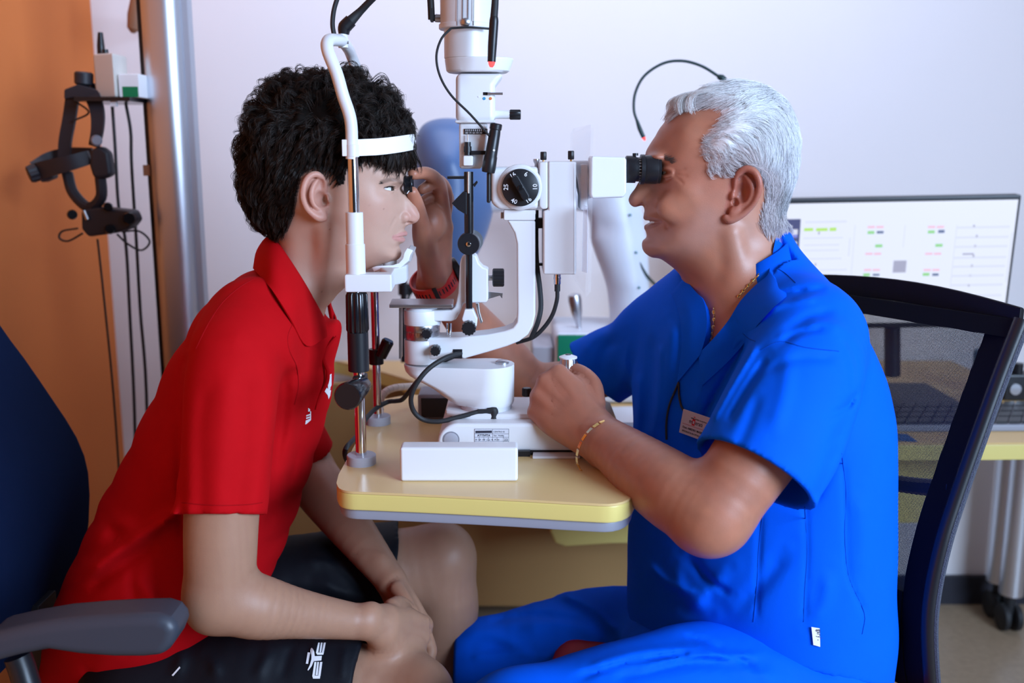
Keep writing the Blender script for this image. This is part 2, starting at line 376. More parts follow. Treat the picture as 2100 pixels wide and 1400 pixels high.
# charger unit, tissue box
bx0, bx1 = at(182, 200, CY - 0.06)[0], at(247, 200, CY - 0.06)[0]
ch = thing('wireless_charger_unit', 'white transmitter unit with a black antenna on the shelf', 'transmitter', ((bx0 + bx1)/2, CY - 0.02, sz))
zt = at(240, 110, CY - 0.06)[2]
obj('casing', MB().prism([(bx0, CY + 0.02, sz), (bx0 + 0.012, CY - 0.055, sz), (bx1, CY - 0.085, sz), (bx1, CY - 0.01, sz)], (0, 0, zt - sz)), mat('cream_plastic', (0.74, 0.70, 0.64), 0.45), ch, bevel=0.005)
a0 = V((at(216, 110, CY)[0], CY - 0.02, zt))
obj('antenna', MB().tube([a0, a0 + V((0, 0, 0.02)), a0 + V((0.001, 0, 0.045))], [0.008, 0.0075, 0.005], 12), black, ch)
a1 = V((at(236, 110, CY)[0], CY - 0.05, zt))
obj('knob', MB().cyl(a1, a1 + V((0, 0, 0.009)), 0.006), black, ch)
g0, g1 = at(248, 200, CY - 0.06)[0] + 0.002, at(293, 200, CY - 0.06)[0]
gt = at(270, 152, CY - 0.06)[2]
tb = thing('eye_drop_box', 'small white and green medicine carton on the shelf beside the transmitter', 'box', ((g0 + g1)/2, CY - 0.04, sz))
obj('carton', MB().box((g0, CY - 0.075, sz), (g1, CY - 0.01, gt)), pure_white, tb, bevel=0.003)
obj('green_label', MB().box((g0 + 0.008, CY - 0.0757, sz + 0.001), (g1 - 0.003, CY - 0.0749, sz + 0.021)), mat('carton_green', (0.0, 0.22, 0.08), 0.5), tb)
# brown hook behind the column
m = MB().lathe(at(272, 68, 2.4), at(283, 0, 2.4), [(0, 0.004), (0.01, 0.014), (0.04, 0.018), (0.09, 0.016), (0.12, 0.010)])
lampm = thing('wall_lamp', 'brown lamp bracket on the wall behind the aluminium column', 'lamp', (at(275, 30, 2.4)[0], WALL_Y, at(275, 30, 2.4)[2]))
obj('shade', m, mat('brown_shade', (0.32, 0.15, 0.08), 0.5), lampm)
obj('bracket', MB().cyl(at(280, 20, 2.4), (at(280, 20, 2.4)[0], WALL_Y, at(280, 20, 2.4)[2]), 0.006), steel, lampm)

# ------------------------------------------------------------------ hanging head-worn ophthalmoscope
HY = 2.06
hd = thing('ophthalmoscope_headset', 'black head-worn ophthalmoscope hanging below the shelf on the column', 'headset', at(170, 180, HY))
def band(pts, wpx, th, Y=HY, n=6):
    """flat strap along photo points (x, y, depth offset)"""
    P = spline([at(x, y, Y + d) for x, y, d in pts], 6); mb = MB(); rings = []
    for i, p_ in enumerate(P):
        t_ = unit(P[min(i+1, len(P)-1)] - P[max(i-1, 0)]); s_ = unit(np.cross(t_, (0, 1, 0.0001))); w_ = wpx[0] + (wpx[1] - wpx[0])*i/(len(P)-1)
        h = s_*w_*mpp(Y)/2; q = V((0, th, 0)); rings.append([p_ - h - q, p_ + h - q, p_ + h + q, p_ - h + q])
    return mb.rings(rings)
hb = mat('headset_black', (0.022, 0.022, 0.03), 0.5)
obj('hanger', MB().tube([at(190, 178, HY), at(215, 186, HY + 0.02), at(240, 196, CY)], 0.008, 8), hb, hd)
obj('top_knob', MB().lathe(at(172, 176, HY), at(172, 150, HY), [(0, 0.012), (0.004, 0.018), (0.024, 0.018), (0.027, 0.015)]), hb, hd)
obj('top_plate', slab([(130, 183), (160, 172), (205, 186), (214, 196), (205, 206), (150, 200), (130, 204)], HY - 0.02, 0.04), hb, hd, bevel=0.004)
obj('head_strap', band([(150, 190, 0), (143, 240, 0.015), (134, 290, 0.02), (132, 330, 0.02)], (26, 24), 0.004), hb, hd)
obj('head_strap', band([(190, 195, -0.02), (200, 230, -0.03), (200, 265, -0.035), (193, 300, -0.03)], (30, 20), 0.004), hb, hd)
obj('hinge_button', MB().lathe(at(198, 288, HY - 0.045), at(198, 288, HY - 0.06), [(0, 0.010), (0.006, 0.011), (0.010, 0.008)]), grey, hd)
obj('headband', band([(66, 356, 0.0), (100, 345, -0.03), (140, 335, -0.045), (185, 322, -0.03)], (36, 26), 0.005), hb, hd)
obj('headband', band([(70, 340, 0.02), (100, 322, 0.05), (140, 312, 0.06), (190, 312, 0.03)], (20, 18), 0.004), hb, hd)
obj('size_knob', knurl(at(58, 358, HY - 0.02), at(78, 352, HY - 0.01), 0.017, 8), hb, hd)
obj('buckle', slab([(74, 335), (104, 330), (108, 365), (84, 375), (76, 360)], HY - 0.02, 0.03), hb, hd, bevel=0.004)
obj('side_pad', slab([(184, 306), (205, 299), (222, 312), (228, 360), (212, 366), (190, 366), (182, 340)], HY - 0.05, 0.03), hb, hd, bevel=0.008, seg=3)
obj('chin_loop', MB().tube([at(138, 355, HY), at(150, 395, HY - 0.01), (at(182, 425, HY - 0.02)), at(207, 405, HY - 0.03), at(206, 362, HY - 0.03)], 0.011, 10), hb, hd)
ob = obj('optics_block', slab([(165, 430), (200, 425), (268, 432), (277, 452), (262, 470), (236, 478), (180, 486), (166, 470)], HY - 0.045, 0.05), hb, hd, bevel=0.006)
for x, y, r_ in ((222, 424, 9), (265, 448, 13), (225, 470, 10), (148, 440, 10)):
    obj('optics_knob', MB().lathe(at(x, y, HY - 0.04), at(x, y, HY - 0.065), [(0, r_*0.001), (0.012, r_*0.001), (0.016, r_*0.0008)]), black_gloss, ob)
obj('chrome_pin', MB().cyl(at(172, 432, HY - 0.05), at(180, 450, HY - 0.05), 0.004), steel, ob)
for m in (MB().tube([at(170, 478, HY), at(140, 494, HY), at(122, 488, HY), at(128, 474, HY), at(160, 468, HY)], 0.0022, 6),
    MB().tube([at(250, 475, HY), at(285, 474, HY), at(307, 495, HY), at(290, 513, HY), at(262, 500, HY), at(240, 480, HY)], 0.0022, 6),
    MB().tube([at(150, 205, HY), at(182, 230, HY), at(150, 248, HY)], 0.002, 6)): obj('cable_loop', m, black_rubber, hd)
for pts in ([(230, 212), (236, 300), (243, 420), (258, 500), (266, 640), (276, 850), (280, 1100)], [(258, 212), (268, 270), (270, 340), (280, 500), (288, 640), (300, 800), (306, 1100)], [(200, 490), (212, 600), (232, 800), (246, 1000), (252, 1150)]):
    x_ = pts[0][0]
    tag(obj('hanging_cable', MB().tube([at(a_, b_, 2.075 if x_ == 200 else 2.12) for a_, b_ in pts], 0.0033 if x_ != 200 else 0.0022, 6), black_rubber),
        {230: 'black cable hanging from the shelf, the one nearer the orange wall', 258: 'black cable hanging from the shelf, the one nearer the column', 200: 'thin black cable hanging against the orange wall edge'}[x_], 'cable', 'cables hanging from the shelf')
# ================================================================== instrument table
tz = TABLE_Z
tab_out = [onz(x, y, tz) for x, y in ((690, 990), (696, 1001), (716, 1007), (760, 1009), (900, 1015), (1060, 1023), (1200, 1031), (1262, 1032), (1296, 1018), (1305, 990))]
tab_out = spline(tab_out, 3)
tab_out += [V((0.172, 1.50, tz)), V((0.172, 1.70, tz)), V((0.150, 1.74, tz)), V((0.10, 1.755, tz)), V((-0.19, 1.755, tz)), V((-0.232, 1.72, tz)), V((-0.236, 1.50, tz)), V((-0.236, 1.40, tz)), V((-0.2365, 1.30, tz))]
table_m = mat('table_laminate', (0.76, 0.54, 0.24), 0.28, noise=0.04, nscale=9)
table_e = mat('table_edge', (0.76, 0.62, 0.20), 0.38)
tab = thing('instrument_table', 'small yellow motorised table with a grey underside carrying the slit lamp', 'table', (0.30, 1.95, 0))
obj('table_top', MB().prism([p - V((0, 0, 0.003)) for p in tab_out], (0, 0, 0.003)), table_m, tab)
obj('edge_band', MB().prism([p - V((0, 0, 0.026)) for p in tab_out], (0, 0, 0.023)), table_e, tab, bevel=0.003)
cen = V((-0.03, 1.48, tz))
obj('underside_board', MB().prism([cen + (p - cen)*0.985 - V((0, 0, 0.040)) for p in tab_out], (0, 0, 0.0139)), mat('table_grey', (0.30, 0.31, 0.37), 0.45), tab, bevel=0.003)
obj('support_arm', MB().box((0.06, 1.60, tz - 0.075), (0.30, 1.72, tz - 0.0402)), grey_light, tab, bevel=0.006)
obj('pedestal', MB().cyl((0.30, 1.95, 0.03), (0.30, 1.95, tz - 0.074), 0.040), grey_light, tab)
obj('pedestal_head', MB().box((0.25, 1.66, tz - 0.076), (0.35, 2.0, tz - 0.041)), grey_light, tab, bevel=0.006)
obj('foot', MB().lathe((0.30, 2.0, 0), (0.30, 2.0, 1), [(0, 0.20), (0.02, 0.20), (0.035, 0.09)]), grey, tab)

# ================================================================== slit lamp
YL = Y0
sl = thing('slit_lamp', 'white slit lamp microscope with black knobs standing on the yellow table', 'slit lamp', (0.0, YL, tz))
# --- base sled
fx0, fx1 = -0.108, 0.135; by0, by1 = 1.388, 1.535; hz = 0.047
bp_ = []
for cx_, cz_, r_, a0_, a1_ in ((fx0 + 0.030, tz + hz - 0.030, 0.030, 180, 90), (fx1 - 0.012, tz + hz - 0.012, 0.012, 90, 0)):
    for q in np.linspace(R(a0_), R(a1_), 9): bp_.append(V((cx_ + r_*math.cos(q), by0, cz_ + r_*math.sin(q))))
bp_ += [V((fx1, by0, tz + 0.006)), V((fx0, by0, tz + 0.006))]
obj('base_cover', MB().prism(bp_, (0, by1 - by0, 0)), white, sl, bevel=0.005, seg=3)
obj('base_plate', MB().box((fx0 + 0.02, by0 + 0.002, tz), (fx1 - 0.005, by1 - 0.01, tz + 0.008)), black, sl)
obj('base_turret', MB().prism([(-0.10, 1.44, tz + hz - 0.002), (-0.06, 1.415, tz + hz - 0.002), (0.05, 1.415, tz + hz - 0.002), (0.05, 1.52, tz + hz - 0.002), (-0.10, 1.52, tz + hz - 0.002)], (0, 0, 0.010)), white, sl, bevel=0.004)
c_ = at(925, 901, by0); obj('axle_cap', MB().lathe(c_ + V((0, 0.002, 0)), c_ - V((0, 1, 0)), [(0, 0.0105), (0.003, 0.0105), (0.0035, 0.009), (0.0035, 0.0)]), grey_light, sl)
obj('axle_ring', MB().lathe(c_ + V((0, 0.002, 0)), c_ - V((0, 1, 0)), [(0, 0.0122), (0.0025, 0.0122), (0.0025, 0.0106), (0, 0.0106)]), grey, sl)
# rating plate
pf = lambda x, y: at(x, y, by0 - 0.0004)
plate = obj('rating_plate', MB().prism([pf(973, 880), pf(1043, 879), pf(1043, 914), pf(973, 915)], (0, 0.0003, 0)), mat('label_paper', (0.70, 0.71, 0.78), 0.5), sl)
xd, yd = V((1, 0, 0)), V((0, 0, 1)); S_ = mpp(by0, 900)
pt = lambda x, y: at(x, y, by0 - 0.0006)
m = MB()
for x0, y0, x1, y1 in ((973, 879, 1043, 879.6), (973, 889, 1043, 889.6), (973, 896, 1043, 896.6), (973, 904, 1043, 904.6), (973, 879, 973.6, 915), (1010, 880, 1010.5, 904), (1043, 879, 1043.6, 914), (982.5, 896, 983, 904), (992, 896, 992.5, 904), (1001.5, 896, 1002, 904), (1019, 896, 1019.5, 904), (1032, 894, 1032.5, 914)):
    m.add([pt(x0, y0), pt(x1, y0), pt(x1, y1), pt(x0, y1)], [(0, 1, 2, 3)])
m.add([pt(975, 883), pt(1009, 882.5), pt(1009, 887.5), pt(975, 888)], [(0, 1, 2, 3)])
obj('plate_lines', m, print_dark, plate, smooth=False)
textmesh('ATTIVITA', 6.2*S_, pt(979, 894.6), xd, yd, print_dark, plate, bold=0.0001)
textmesh('CENTRO 01', 4.5*S_, pt(1012, 886.5), xd, yd, print_dark, plate)
textmesh('Tipo   Modello', 3.6*S_, pt(1012, 894), xd, yd, print_dark, plate)
textmesh('M  GP  MP  CQ  VI  M  N', 4.6*S_, pt(975, 902.8), xd, yd, print_dark, plate)
textmesh('23', 7.5*S_, pt(1034, 904), xd, yd, print_dark, plate)
# --- pedestal drum and sloping arm
def hull(cl, rl, cr, rr, y, z, n=12):
    """plan outline round two circles"""
    d = cr - cl; a = math.acos(max(-1, min(1, (rl - rr)/d))) if d > 1e-6 else math.pi/2; P = []
    for q in np.linspace(a, 2*math.pi - a, n): P.append(V((cl + rl*math.cos(q), y + rl*math.sin(q), z)))
    for q in np.linspace(-a, a, n): P.append(V((cr + rr*math.cos(q), y + rr*math.sin(q), z)))
    return P
zc = lambda y, Y=YL: float(at(1000, y, Y)[2]); xc = lambda x, y=700, Y=YL: float(at(x, y, Y)[0])
sx = mpp(YL, 740)
rings = []
for y, xl, rl in ((826, 962, 30), (818, 955, 36), (806, 942, 40), (796, 925, 36), (786, 905, 34), (776, 885, 34), (768, 872, 34), (760, 866, 35), (750, 865, 37), (745, 865, 37)):
    xr = 1000; rr = 55 if y < 822 else 52
    rings.append(hull(xc(xl), rl*sx, xc(xr), rr*sx, YL, zc(y)))
obj('swing_arm', MB().rings(rings), white, sl, bevel=0.0015)
obj('drum_neck', MB().cyl((xc(997), YL, tz + hz - 0.01), (xc(997), YL, zc(824)), 0.0385), offwhite, sl)
obj('arm_bolt', MB().lathe((xc(1030), YL, zc(745)), (xc(1030), YL, 2), [(0, 0.010), (0.003, 0.010), (0.005, 0.007)]), steel, sl)
# --- hub with scale rings
hx = xc(866); hr = 37*sx
def hub(name, y0, y1, r_, m_, n=36): return obj(name, MB().lathe((hx, YL, zc(y1)), (hx, YL, 2), [(0, r_*0.985), (0.001, r_), (zc(y0) - zc(y1) - 0.001, r_), (zc(y0) - zc(y1), r_*0.985)], n), m_, sl)
hub('hub_body', 694, 741, hr, white)
hub('scale_ring', 677, 693, hr*0.97, steel); hub('scale_ring', 663, 676.5, hr*0.985, steel)
hub('hub_top', 634, 663, hr*0.99, white)
obj('hub_dome', MB().lathe((hx, YL, zc(634)), (hx, YL, 2), [(0, hr*0.9), (0.004, hr*0.8), (0.006, hr*0.3)]), white_gloss, sl)
m = MB()
for i in range(36):
    q = 2*math.pi*i/36; d_ = V((math.cos(q), math.sin(q), 0)); t_ = V((-math.sin(q), math.cos(q), 0)); c_ = V((hx, YL, zc(676))) + d_*hr*0.988
    m.add([c_ - t_*0.0002, c_ + t_*0.0002, c_ + t_*0.0002 - V((0, 0, 0.005)), c_ - t_*0.0002 - V((0, 0, 0.005))], [(0, 1, 2, 3)])
obj('scale_marks', m, print_dark, sl, smooth=False)
obj('top_tray', MB().prism([V((xc(799, 625, 1.43), 1.425, zc(625))), V((xc(928, 625, 1.43), 1.425, zc(625))), V((xc(930, 625, 1.43), 1.43, zc(625))), V((xc(928, 625), 1.485, zc(625))), V((xc(799, 625), 1.485, zc(625)))], (0, 0, 0.005)), steel, sl, bevel=0.001)
obj('guide_rail', px_box(818, 632, 823, 735, YL - 0.01, 0.02), steel, sl)
# --- J shaped microscope arm
J = [(928, 722), (950, 736), (1000, 722), (1040, 710), (1065, 700), (1083, 686), (1093, 668), (1098, 645), (1098, 452), (1040, 452), (1046, 462), (1055, 478), (1060, 500), (1061, 640), (1060, 660), (1052, 672), (1035, 679), (1000, 686), (950, 691), (880, 693), (850, 695), (850, 720), (866, 738), (905, 738), (928, 721)]
obj('microscope_arm', slab(J[:-1], YL - 0.024, 0.048), white, sl, bevel=0.003, seg=3)
obj('arm_head', px_box(1033, 430, 1098, 452, YL - 0.026, 0.052), white, sl, bevel=0.002)
obj('cable_slot', px_box(929, 716, 948, 735, YL - 0.0246, 0.003), black, sl)
for x, y, r_ in ((875, 684, 10.5), (893, 719, 10.5)):
    c_ = at(x, y, YL - hr - 0.012); obj('clamp_knob', knurl(c_ + V((0, 0.014, 0)), c_ - V((0, 0.006, 0)), r_*mpp(YL), 10, 0.1), black, sl)
obj('guide_pin', MB().cyl(at(921, 692, YL), at(921, 662, YL), 0.004), chrome, sl)
obj('stop_block', px_box(886, 660, 902, 667, YL - 0.01, 0.02), offwhite, sl)
# --- illumination arm
IA = [(868, 636), (925, 636), (934, 628), (940, 600), (943, 540), (946, 528), (962, 520), (976, 524), (982, 540), (990, 548), (1001, 552), (1001, 616), (996, 621), (968, 621), (950, 622), (944, 640), (935, 655), (925, 659), (868, 659)]
obj('illumination_arm', slab(IA, YL - 0.018, 0.036), white, sl, bevel=0.003, seg=3)
YR = YL - 0.028
def rod(name, x0, y0, x1, y1, rpx, m_, Y=YR, n=20, parent=None): return obj(name, MB().cyl(at(x0, y0, Y), at(x1, y1, Y), rpx*mpp(Y), n=n), m_, parent or sl)
rod('lamp_rod', 961, 352, 962, 500, 9.5, black_gloss); rod('lamp_rod', 962, 500, 962, 634, 6.8, black_gloss)
rod('steel_pin', 960.5, 352, 960.5, 396, 2.6, steel, YR - 0.006)
c_ = at(961, 500, YR - 0.008)
obj('pivot_disc', MB().lathe(c_ + V((0, 0.022, 0)), c_ - V((0, 1, 0)), [(0, 0.0145), (0.003, 0.016), (0.018, 0.016), (0.026, 0.0155), (0.027, 0.0145), (0.027, 0)], 40), black, sl)
obj('pivot_screw', MB().lathe(c_ - V((0, 0.004, 0)), c_ - V((0, 1, 0)), [(0, 0.0035), (0.0025, 0.0035), (0.003, 0.002)], 16), chrome, sl)
obj('pivot_back', MB().cyl(at(968, 494, YL - 0.018), at(968, 494, YL + 0.01), 0.016), steel, sl)
obj('tilt_bracket', slab([(953, 634), (970, 634), (979, 655), (977, 672), (966, 676), (955, 672), (947, 655)], YR - 0.010, 0.022), white, sl, bevel=0.002)
c_ = at(962, 671, YR - 0.012); obj('tilt_knob', knurl(c_ + V((0, 0.006, 0)), c_ - V((0, 0.012, 0)), 15*mpp(YR), 12, 0.1), black, sl)
obj('release_lever', slab([(975, 622), (982, 622), (984, 640), (990, 660), (986, 664), (980, 645)], YR, 0.008), steel, sl, bevel=0.001)
rod('focus_shaft', 1001, 569, 1012, 569, 6, steel, YL); a_, b_ = at(1010, 569, YL), at(1034, 569, YL)
obj('focus_knob', knurl(a_, b_, 19*mpp(YL), 12, 0.08), black, sl)
obj('hook_plate', slab([(1001, 598), (1031, 601), (1030, 612), (1025, 606), (1001, 613)], YL - 0.006, 0.004), steel, sl)
obj('mirror_prism', slab([(926, 417), (950, 392), (957, 394), (957, 441), (939, 430)], YR - 0.008, 0.03), black, sl, bevel=0.001)
obj('mirror_lever', slab([(917, 361), (956, 361), (956, 367), (917, 367)], YR - 0.004, 0.012), black, sl, bevel=0.001)
obj('mirror_catch', slab([(970, 378), (978, 370), (980, 374), (973, 384)], YR - 0.004, 0.008), black, sl)
# --- illumination tower
def ring(name, cx_, y0, y1, rpx, m_, Y=YL, n=36, lip=0.001):
    a_ = at(cx_, y1, Y); h_ = at(cx_, y0, Y)[2] - a_[2]; s_ = mpp(Y, y1)
    return obj(name, MB().lathe(a_, a_ + V((0, 0, 1)), [(0, rpx*s_ - lip), (lip, rpx*s_), (h_ - lip, rpx*s_), (h_, rpx*s_ - lip)], n), m_, sl)
ring('lamp_housing', 956, -70, 54, 53, white); ring('lamp_collar', 956, 50, 61, 56, white)
for k in range(4):
    x_ = 938 + 11*k; obj('cooling_slot', MB().cyl(at(x_, 52, YL - 0.0372), at(x_ + 1, -40, YL - 0.0372), 0.0006, n=6), grey, sl)
obj('housing_screw', MB().lathe(at(955, 46, YL - 0.036), at(955, 46, YL - 0.06), [(0, 0.006), (0.004, 0.006), (0.006, 0.003)], 16), steel, sl)
ring('filter_drum', 958, 57, 121, 47, white)
sx2 = mpp(YL, 130)
rings = []
for y, cl, rl, cr, rr in ((150, 962, 42, 995, 44), (146, 960, 45, 998, 47), (124, 959, 47, 1004, 49), (120, 959, 46, 1004, 48)):
    rings.append(hull(float(at(cl, y, YL)[0]), rl*sx2, float(at(cr, y, YL)[0]), rr*sx2, YL, float(at(1000, y, YL)[2])))
obj('filter_dish', MB().rings(rings), white, sl, bevel=0.001)
obj('slit_body', slab([(934, 150), (1034, 150), (1015, 176), (1015, 250), (934, 250)], YL - 0.028, 0.056), white, sl, bevel=0.008, seg=4)
obj('slit_body_rim', slab([(933, 246), (1016, 246), (1016, 252), (933, 252)], YL - 0.0285, 0.057), white, sl, bevel=0.003)
obj('filter_slot', slab([(991, 189), (1006, 189), (1006, 195), (991, 195)], YL - 0.0286, 0.002), black, sl)
rod('filter_lever', 1000, 192, 1031, 192, 2.6, steel, YL - 0.030)
for x_, m_ in ((982, print_white), (993, mat('dot_blue', (0.05, 0.30, 0.55), 0.5)), (1006, mat('dot_orange', (0.75, 0.20, 0.05), 0.5))):
    c_ = at(x_, 201 + (1 if x_ > 990 else -3), YL - 0.0281); obj('filter_dot', MB().cyl(c_, c_ - V((0, 0.0005, 0)), 3.0*sx2 if x_ > 990 else 2.0*sx2, n=14), m_, sl)
a_, b_ = at(1012, 235, YL - 0.01), at(1046, 235, YL - 0.01); obj('slit_width_shaft', MB().cyl(a_, b_, 8.5*sx2), white, sl)
obj('slit_width_knob', knurl(at(1045, 235, YL - 0.01), at(1068, 235, YL - 0.01), 10.5*sx2, 10, 0.08), black, sl)
obj('slit_column', slab([(941, 252), (1000, 252), (998, 300), (992, 340), (984, 346), (942, 346)], YL - 0.022, 0.044), white, sl, bevel=0.004, seg=3)
sc_ = obj('degree_scale', px_box(952, 264, 1000, 275, YL - 0.024, 0.002), black, sl)
m = MB(); Ys = YL - 0.0243
for k in range(12):
    x_ = 955 + 3.9*k; m.add([at(x_, 265, Ys), at(x_ + 1.3, 265, Ys), at(x_ + 1.3, 269, Ys), at(x_, 269, Ys)], [(0, 1, 2, 3)])
obj('scale_ticks', m, print_white, sc_, smooth=False)
textmesh('180 170 160 150 140', 5.0*sx2, at(953.5, 274, Ys), xd, yd, print_white, sc_, squeeze=0.82)
rod('thumb_screw', 959, 276, 959, 292, 1.6, steel); rod('thumb_screw_cap', 959, 291, 959, 318, 6.5, black); rod('thumb_screw_tip', 959, 300, 959, 312, 8, black)
obj('rod_block', px_box(950, 319, 970, 340, YR - 0.008, 0.02), white, sl, bevel=0.002)
obj('torch_arm', px_box(966, 309, 998, 317, YR - 0.004, 0.01), black, sl)
ta, tb_ = at(1018, 253, YR - 0.012), at(1001, 354, YR - 0.012); L_ = np.linalg.norm(tb_ - ta)
obj('background_torch', MB().lathe(ta, tb_, [(0, 0.0072), (0.0015, 0.0085), (0.008, 0.0085), (0.009, 0.0075), (0.014, 0.0080), (0.045, 0.0086), (0.046, 0.0092), (0.062, 0.0098), (L_ - 0.001, 0.0092), (L_, 0.008)], 28), black, sl)
c_ = at(1013, 308, YR - 0.0205); obj('torch_mark', MB().cyl(c_ + V((0, .001, 0)), c_ - V((0, 0.0006, 0)), 0.0016, n=12), print_white, sl)
obj('torch_cable', MB().tube([at(925, 58, YL - 0.045), at(905, 80, YL - 0.05), at(895, 115, YL - 0.05), at(902, 155, YL - 0.048), at(925, 195, YL - 0.045), at(965, 235, YL - 0.045), at(1003, 278, YL - 0.045)], 0.0017, 8), black_rubber, sl)
obj('torch_cable_end', MB().tube([at(925, 58, YL - 0.045), at(960, 56, YL - 0.042), at(1003, 59, YL - 0.03)], 0.0015, 8), black_rubber, sl)
obj('lamp_plug', MB().box(at(882, 43, YL - 0.008), at(889, 20, YL + 0.008)).tube([at(885, 40, YL), at(884, 15, YL), at(882, -20, YL)], 0.005, 10).cyl(at(886, 37, YL), at(896, 37, YL), 0.0045), black_rubber, sl)
obj('plug_socket', MB().cyl(at(893, 37, YL), at(905, 38, YL), 0.0055), steel, sl)
# --- microscope head
obj('objective_plate', px_box(998, 353, 1006, 416, YL - 0.033, 0.066), black, sl, bevel=0.002)
obj('magnification_body', slab([(1006, 343), (1106, 341), (1106, 430), (1022, 430), (1006, 415)], YL - 0.034, 0.068), white, sl, bevel=0.007, seg=3)
Yd = YL - 0.034
c_ = at(1067, 384, Yd); s3 = mpp(Yd, 384)
obj('dial_bezel', MB().lathe(c_ + V((0, 0.006, 0)), c_ - V((0, 1, 0)), [(0, 47*s3), (0.007, 46*s3), (0.010, 41*s3), (0.010, 0)], 48), white, sl)
dl = obj('magnification_dial', MB().lathe(c_ - V((0, 0.0098, 0)), c_ - V((0, 1, 0)), [(0, 38*s3), (0.002, 37.6*s3), (0.0024, 36.5*s3), (0.0024, 0)], 48), black, sl)
dirk = unit(V((math.cos(R(60)), 0, -math.sin(R(60))))); perp = V((dirk[2], 0, -dirk[0]))
cc = c_ - V((0, 0.0122, 0)); hw, hl = 8.5*s3, 27*s3
obj('dial_grip', MB().rings([[cc + dirk*a*hl*k + perp*b*hw*k2 - V((0, d, 0)) for a, b in ((-1, -0.7), (-0.85, -1), (0.85, -1), (1, -0.7), (1, 0.7), (0.85, 1), (-0.85, 1), (-1, 0.7))] for k, k2, d in ((1, 1, 0), (1, 0.95, 0.008), (0.96, 0.8, 0.011))]), black, sl, bevel=0.0008)
obj('grip_button', MB().lathe(cc - V((0, 0.0105, 0)), cc - V((0, 1, 0)), [(0, 0.0042), (0.0012, 0.0040), (0.0015, 0.003), (0.0015, 0)], 20), black_gloss, sl)
for ang, s_ in ((67, '6'), (2, '10'), (-57, '16'), (-115, '40'), (178, '25'), (122, '16')):
    q = R(ang); o_ = c_ - V((0, 0.0124, 0)) + V((math.cos(q), 0, math.sin(q)))*29.5*s3
    tr = R(ang + 90) if abs(ang) < 30 or ang > 150 else R(ang + 90)
    up_ = V((-math.cos(q), 0, -math.sin(q))); rt = V((-math.sin(q), 0, math.cos(q)))*1.0
    up_ = V((math.cos(q), 0, math.sin(q))); rt = V((math.sin(q), 0, -math.cos(q)))
    if s_ in ('40', '16') and ang < 0: up_, rt = -up_, -rt
    if s_ in ('10',): up_, rt = -up_, -rt
    textmesh(s_, 13*s3, o_ - up_*4.6*s3, rt, up_, print_white, dl, align='CENTER', bold=0.0001)
obj('beam_ring', slab([(1106, 332), (1124, 331), (1124, 428), (1112, 430), (1106, 424)], YL - 0.036, 0.072), white, sl, bevel=0.004)
obj('camera_adapter', slab([(1124, 331), (1182, 331), (1182, 563), (1114, 563), (1114, 432), (1124, 430)], YL - 0.037, 0.074), white, sl, bevel=0.003, seg=3)
obj('adapter_seam', px_box(1176.5, 345, 1177.3, 562, YL - 0.0373, 0.002), offwhite, sl)
obj('eyepiece_joint', MB().cyl(at(1182, 372, YL), at(1214, 366, YL), 0.030, 0.026, 36), offwhite, sl)
obj('binocular_mount', px_box(1190, 336, 1206, 432, YL - 0.030, 0.06), offwhite, sl, bevel=0.004)
for s_ in (-1, 1):
    Ye = YL + s_*0.032
    tbx = obj('binocular_tube', slab([(1212, 322), (1216, 320), (1280, 322), (1285, 326), (1285, 396), (1278, 405), (1214, 407), (1211, 398)], Ye - 0.027, 0.054), white, sl, bevel=0.006, seg=3)
    s4 = mpp(Ye - 0.02, 348); a_ = at(1283, 347, Ye); b_ = at(1356, 348, Ye)
    ep = obj('eyepiece', MB().lathe(a_, b_, [(0, 27*s4), (0.001, 28*s4), (20*s4, 28*s4), (20.5*s4, 25*s4), (30*s4, 25*s4), (30.5*s4, 31*s4), (38*s4, 31*s4), (39*s4, 28.5*s4), (42*s4, 29.5*s4), (64*s4, 29.5*s4), (66*s4, 28*s4), (71*s4, 28.5*s4), (72*s4, 25*s4), (66*s4, 20*s4)], 40), black, sl)
    m = MB()
    for k in range(24):
        q = 2*math.pi*k/24; d_ = V((0, math.cos(q), math.sin(q))); t_ = V((0, -math.sin(q), math.cos(q))); p_ = a_ + V((26*s4, 0, 0)) + d_*25.3*s4
        m.add([p_ - t_*0.0003, p_ + t_*0.0003, p_ + t_*0.0003 + V((0.003, 0, 0)), p_ - t_*0.0003 + V((0.003, 0, 0))], [(0, 1, 2, 3)])
    obj('dioptre_marks', m, print_white, ep, smooth=False)
    obj('dioptre_screw', MB().cyl(at(1303, 319, Ye), at(1303, 314, Ye), 0.004, n=12), black, ep)
for x_, y0, y1 in ((1114.5, 311, 332), (1171, 309, 331)):
    obj('lock_knob', knurl(at(x_, y1 - 4, YL - 0.01), at(x_, y0, YL - 0.01), 6.5*sx2, 8, 0.1), black, sl); rod('lock_pin', x_, y1 + 4, x_, y1 - 4, 2.2, gold, YL - 0.01)
obj('lock_screw', MB().lathe(at(1100, 345, YL - 0.012), at(1100, 326, YL - 0.012), [(0, 0.003), (0.006, 0.0025), (0.010, 0.0045), (0.013, 0.0045)], 14), steel, sl)
obj('adapter_socket', MB().cyl(at(1143, 582, YL - 0.01), at(1143, 562, YL - 0.01), 0.005).cyl(at(1143, 572, YL - 0.01), at(1143, 568, YL - 0.01), 0.0055), chrome, sl)
obj('adapter_cable', MB().cyl(at(1143, 597, YL - 0.01), at(1143, 581, YL - 0.01), 0.0042).tube([at(1143, 595, YL - 0.01), at(1142, 615, YL - 0.008), at(1133, 645, YL - 0.002), at(1115, 672, YL + 0.004), at(1092, 692, YL + 0.01), at(1060, 702, YL + 0.03)], 0.0031, 10), black_rubber, sl)
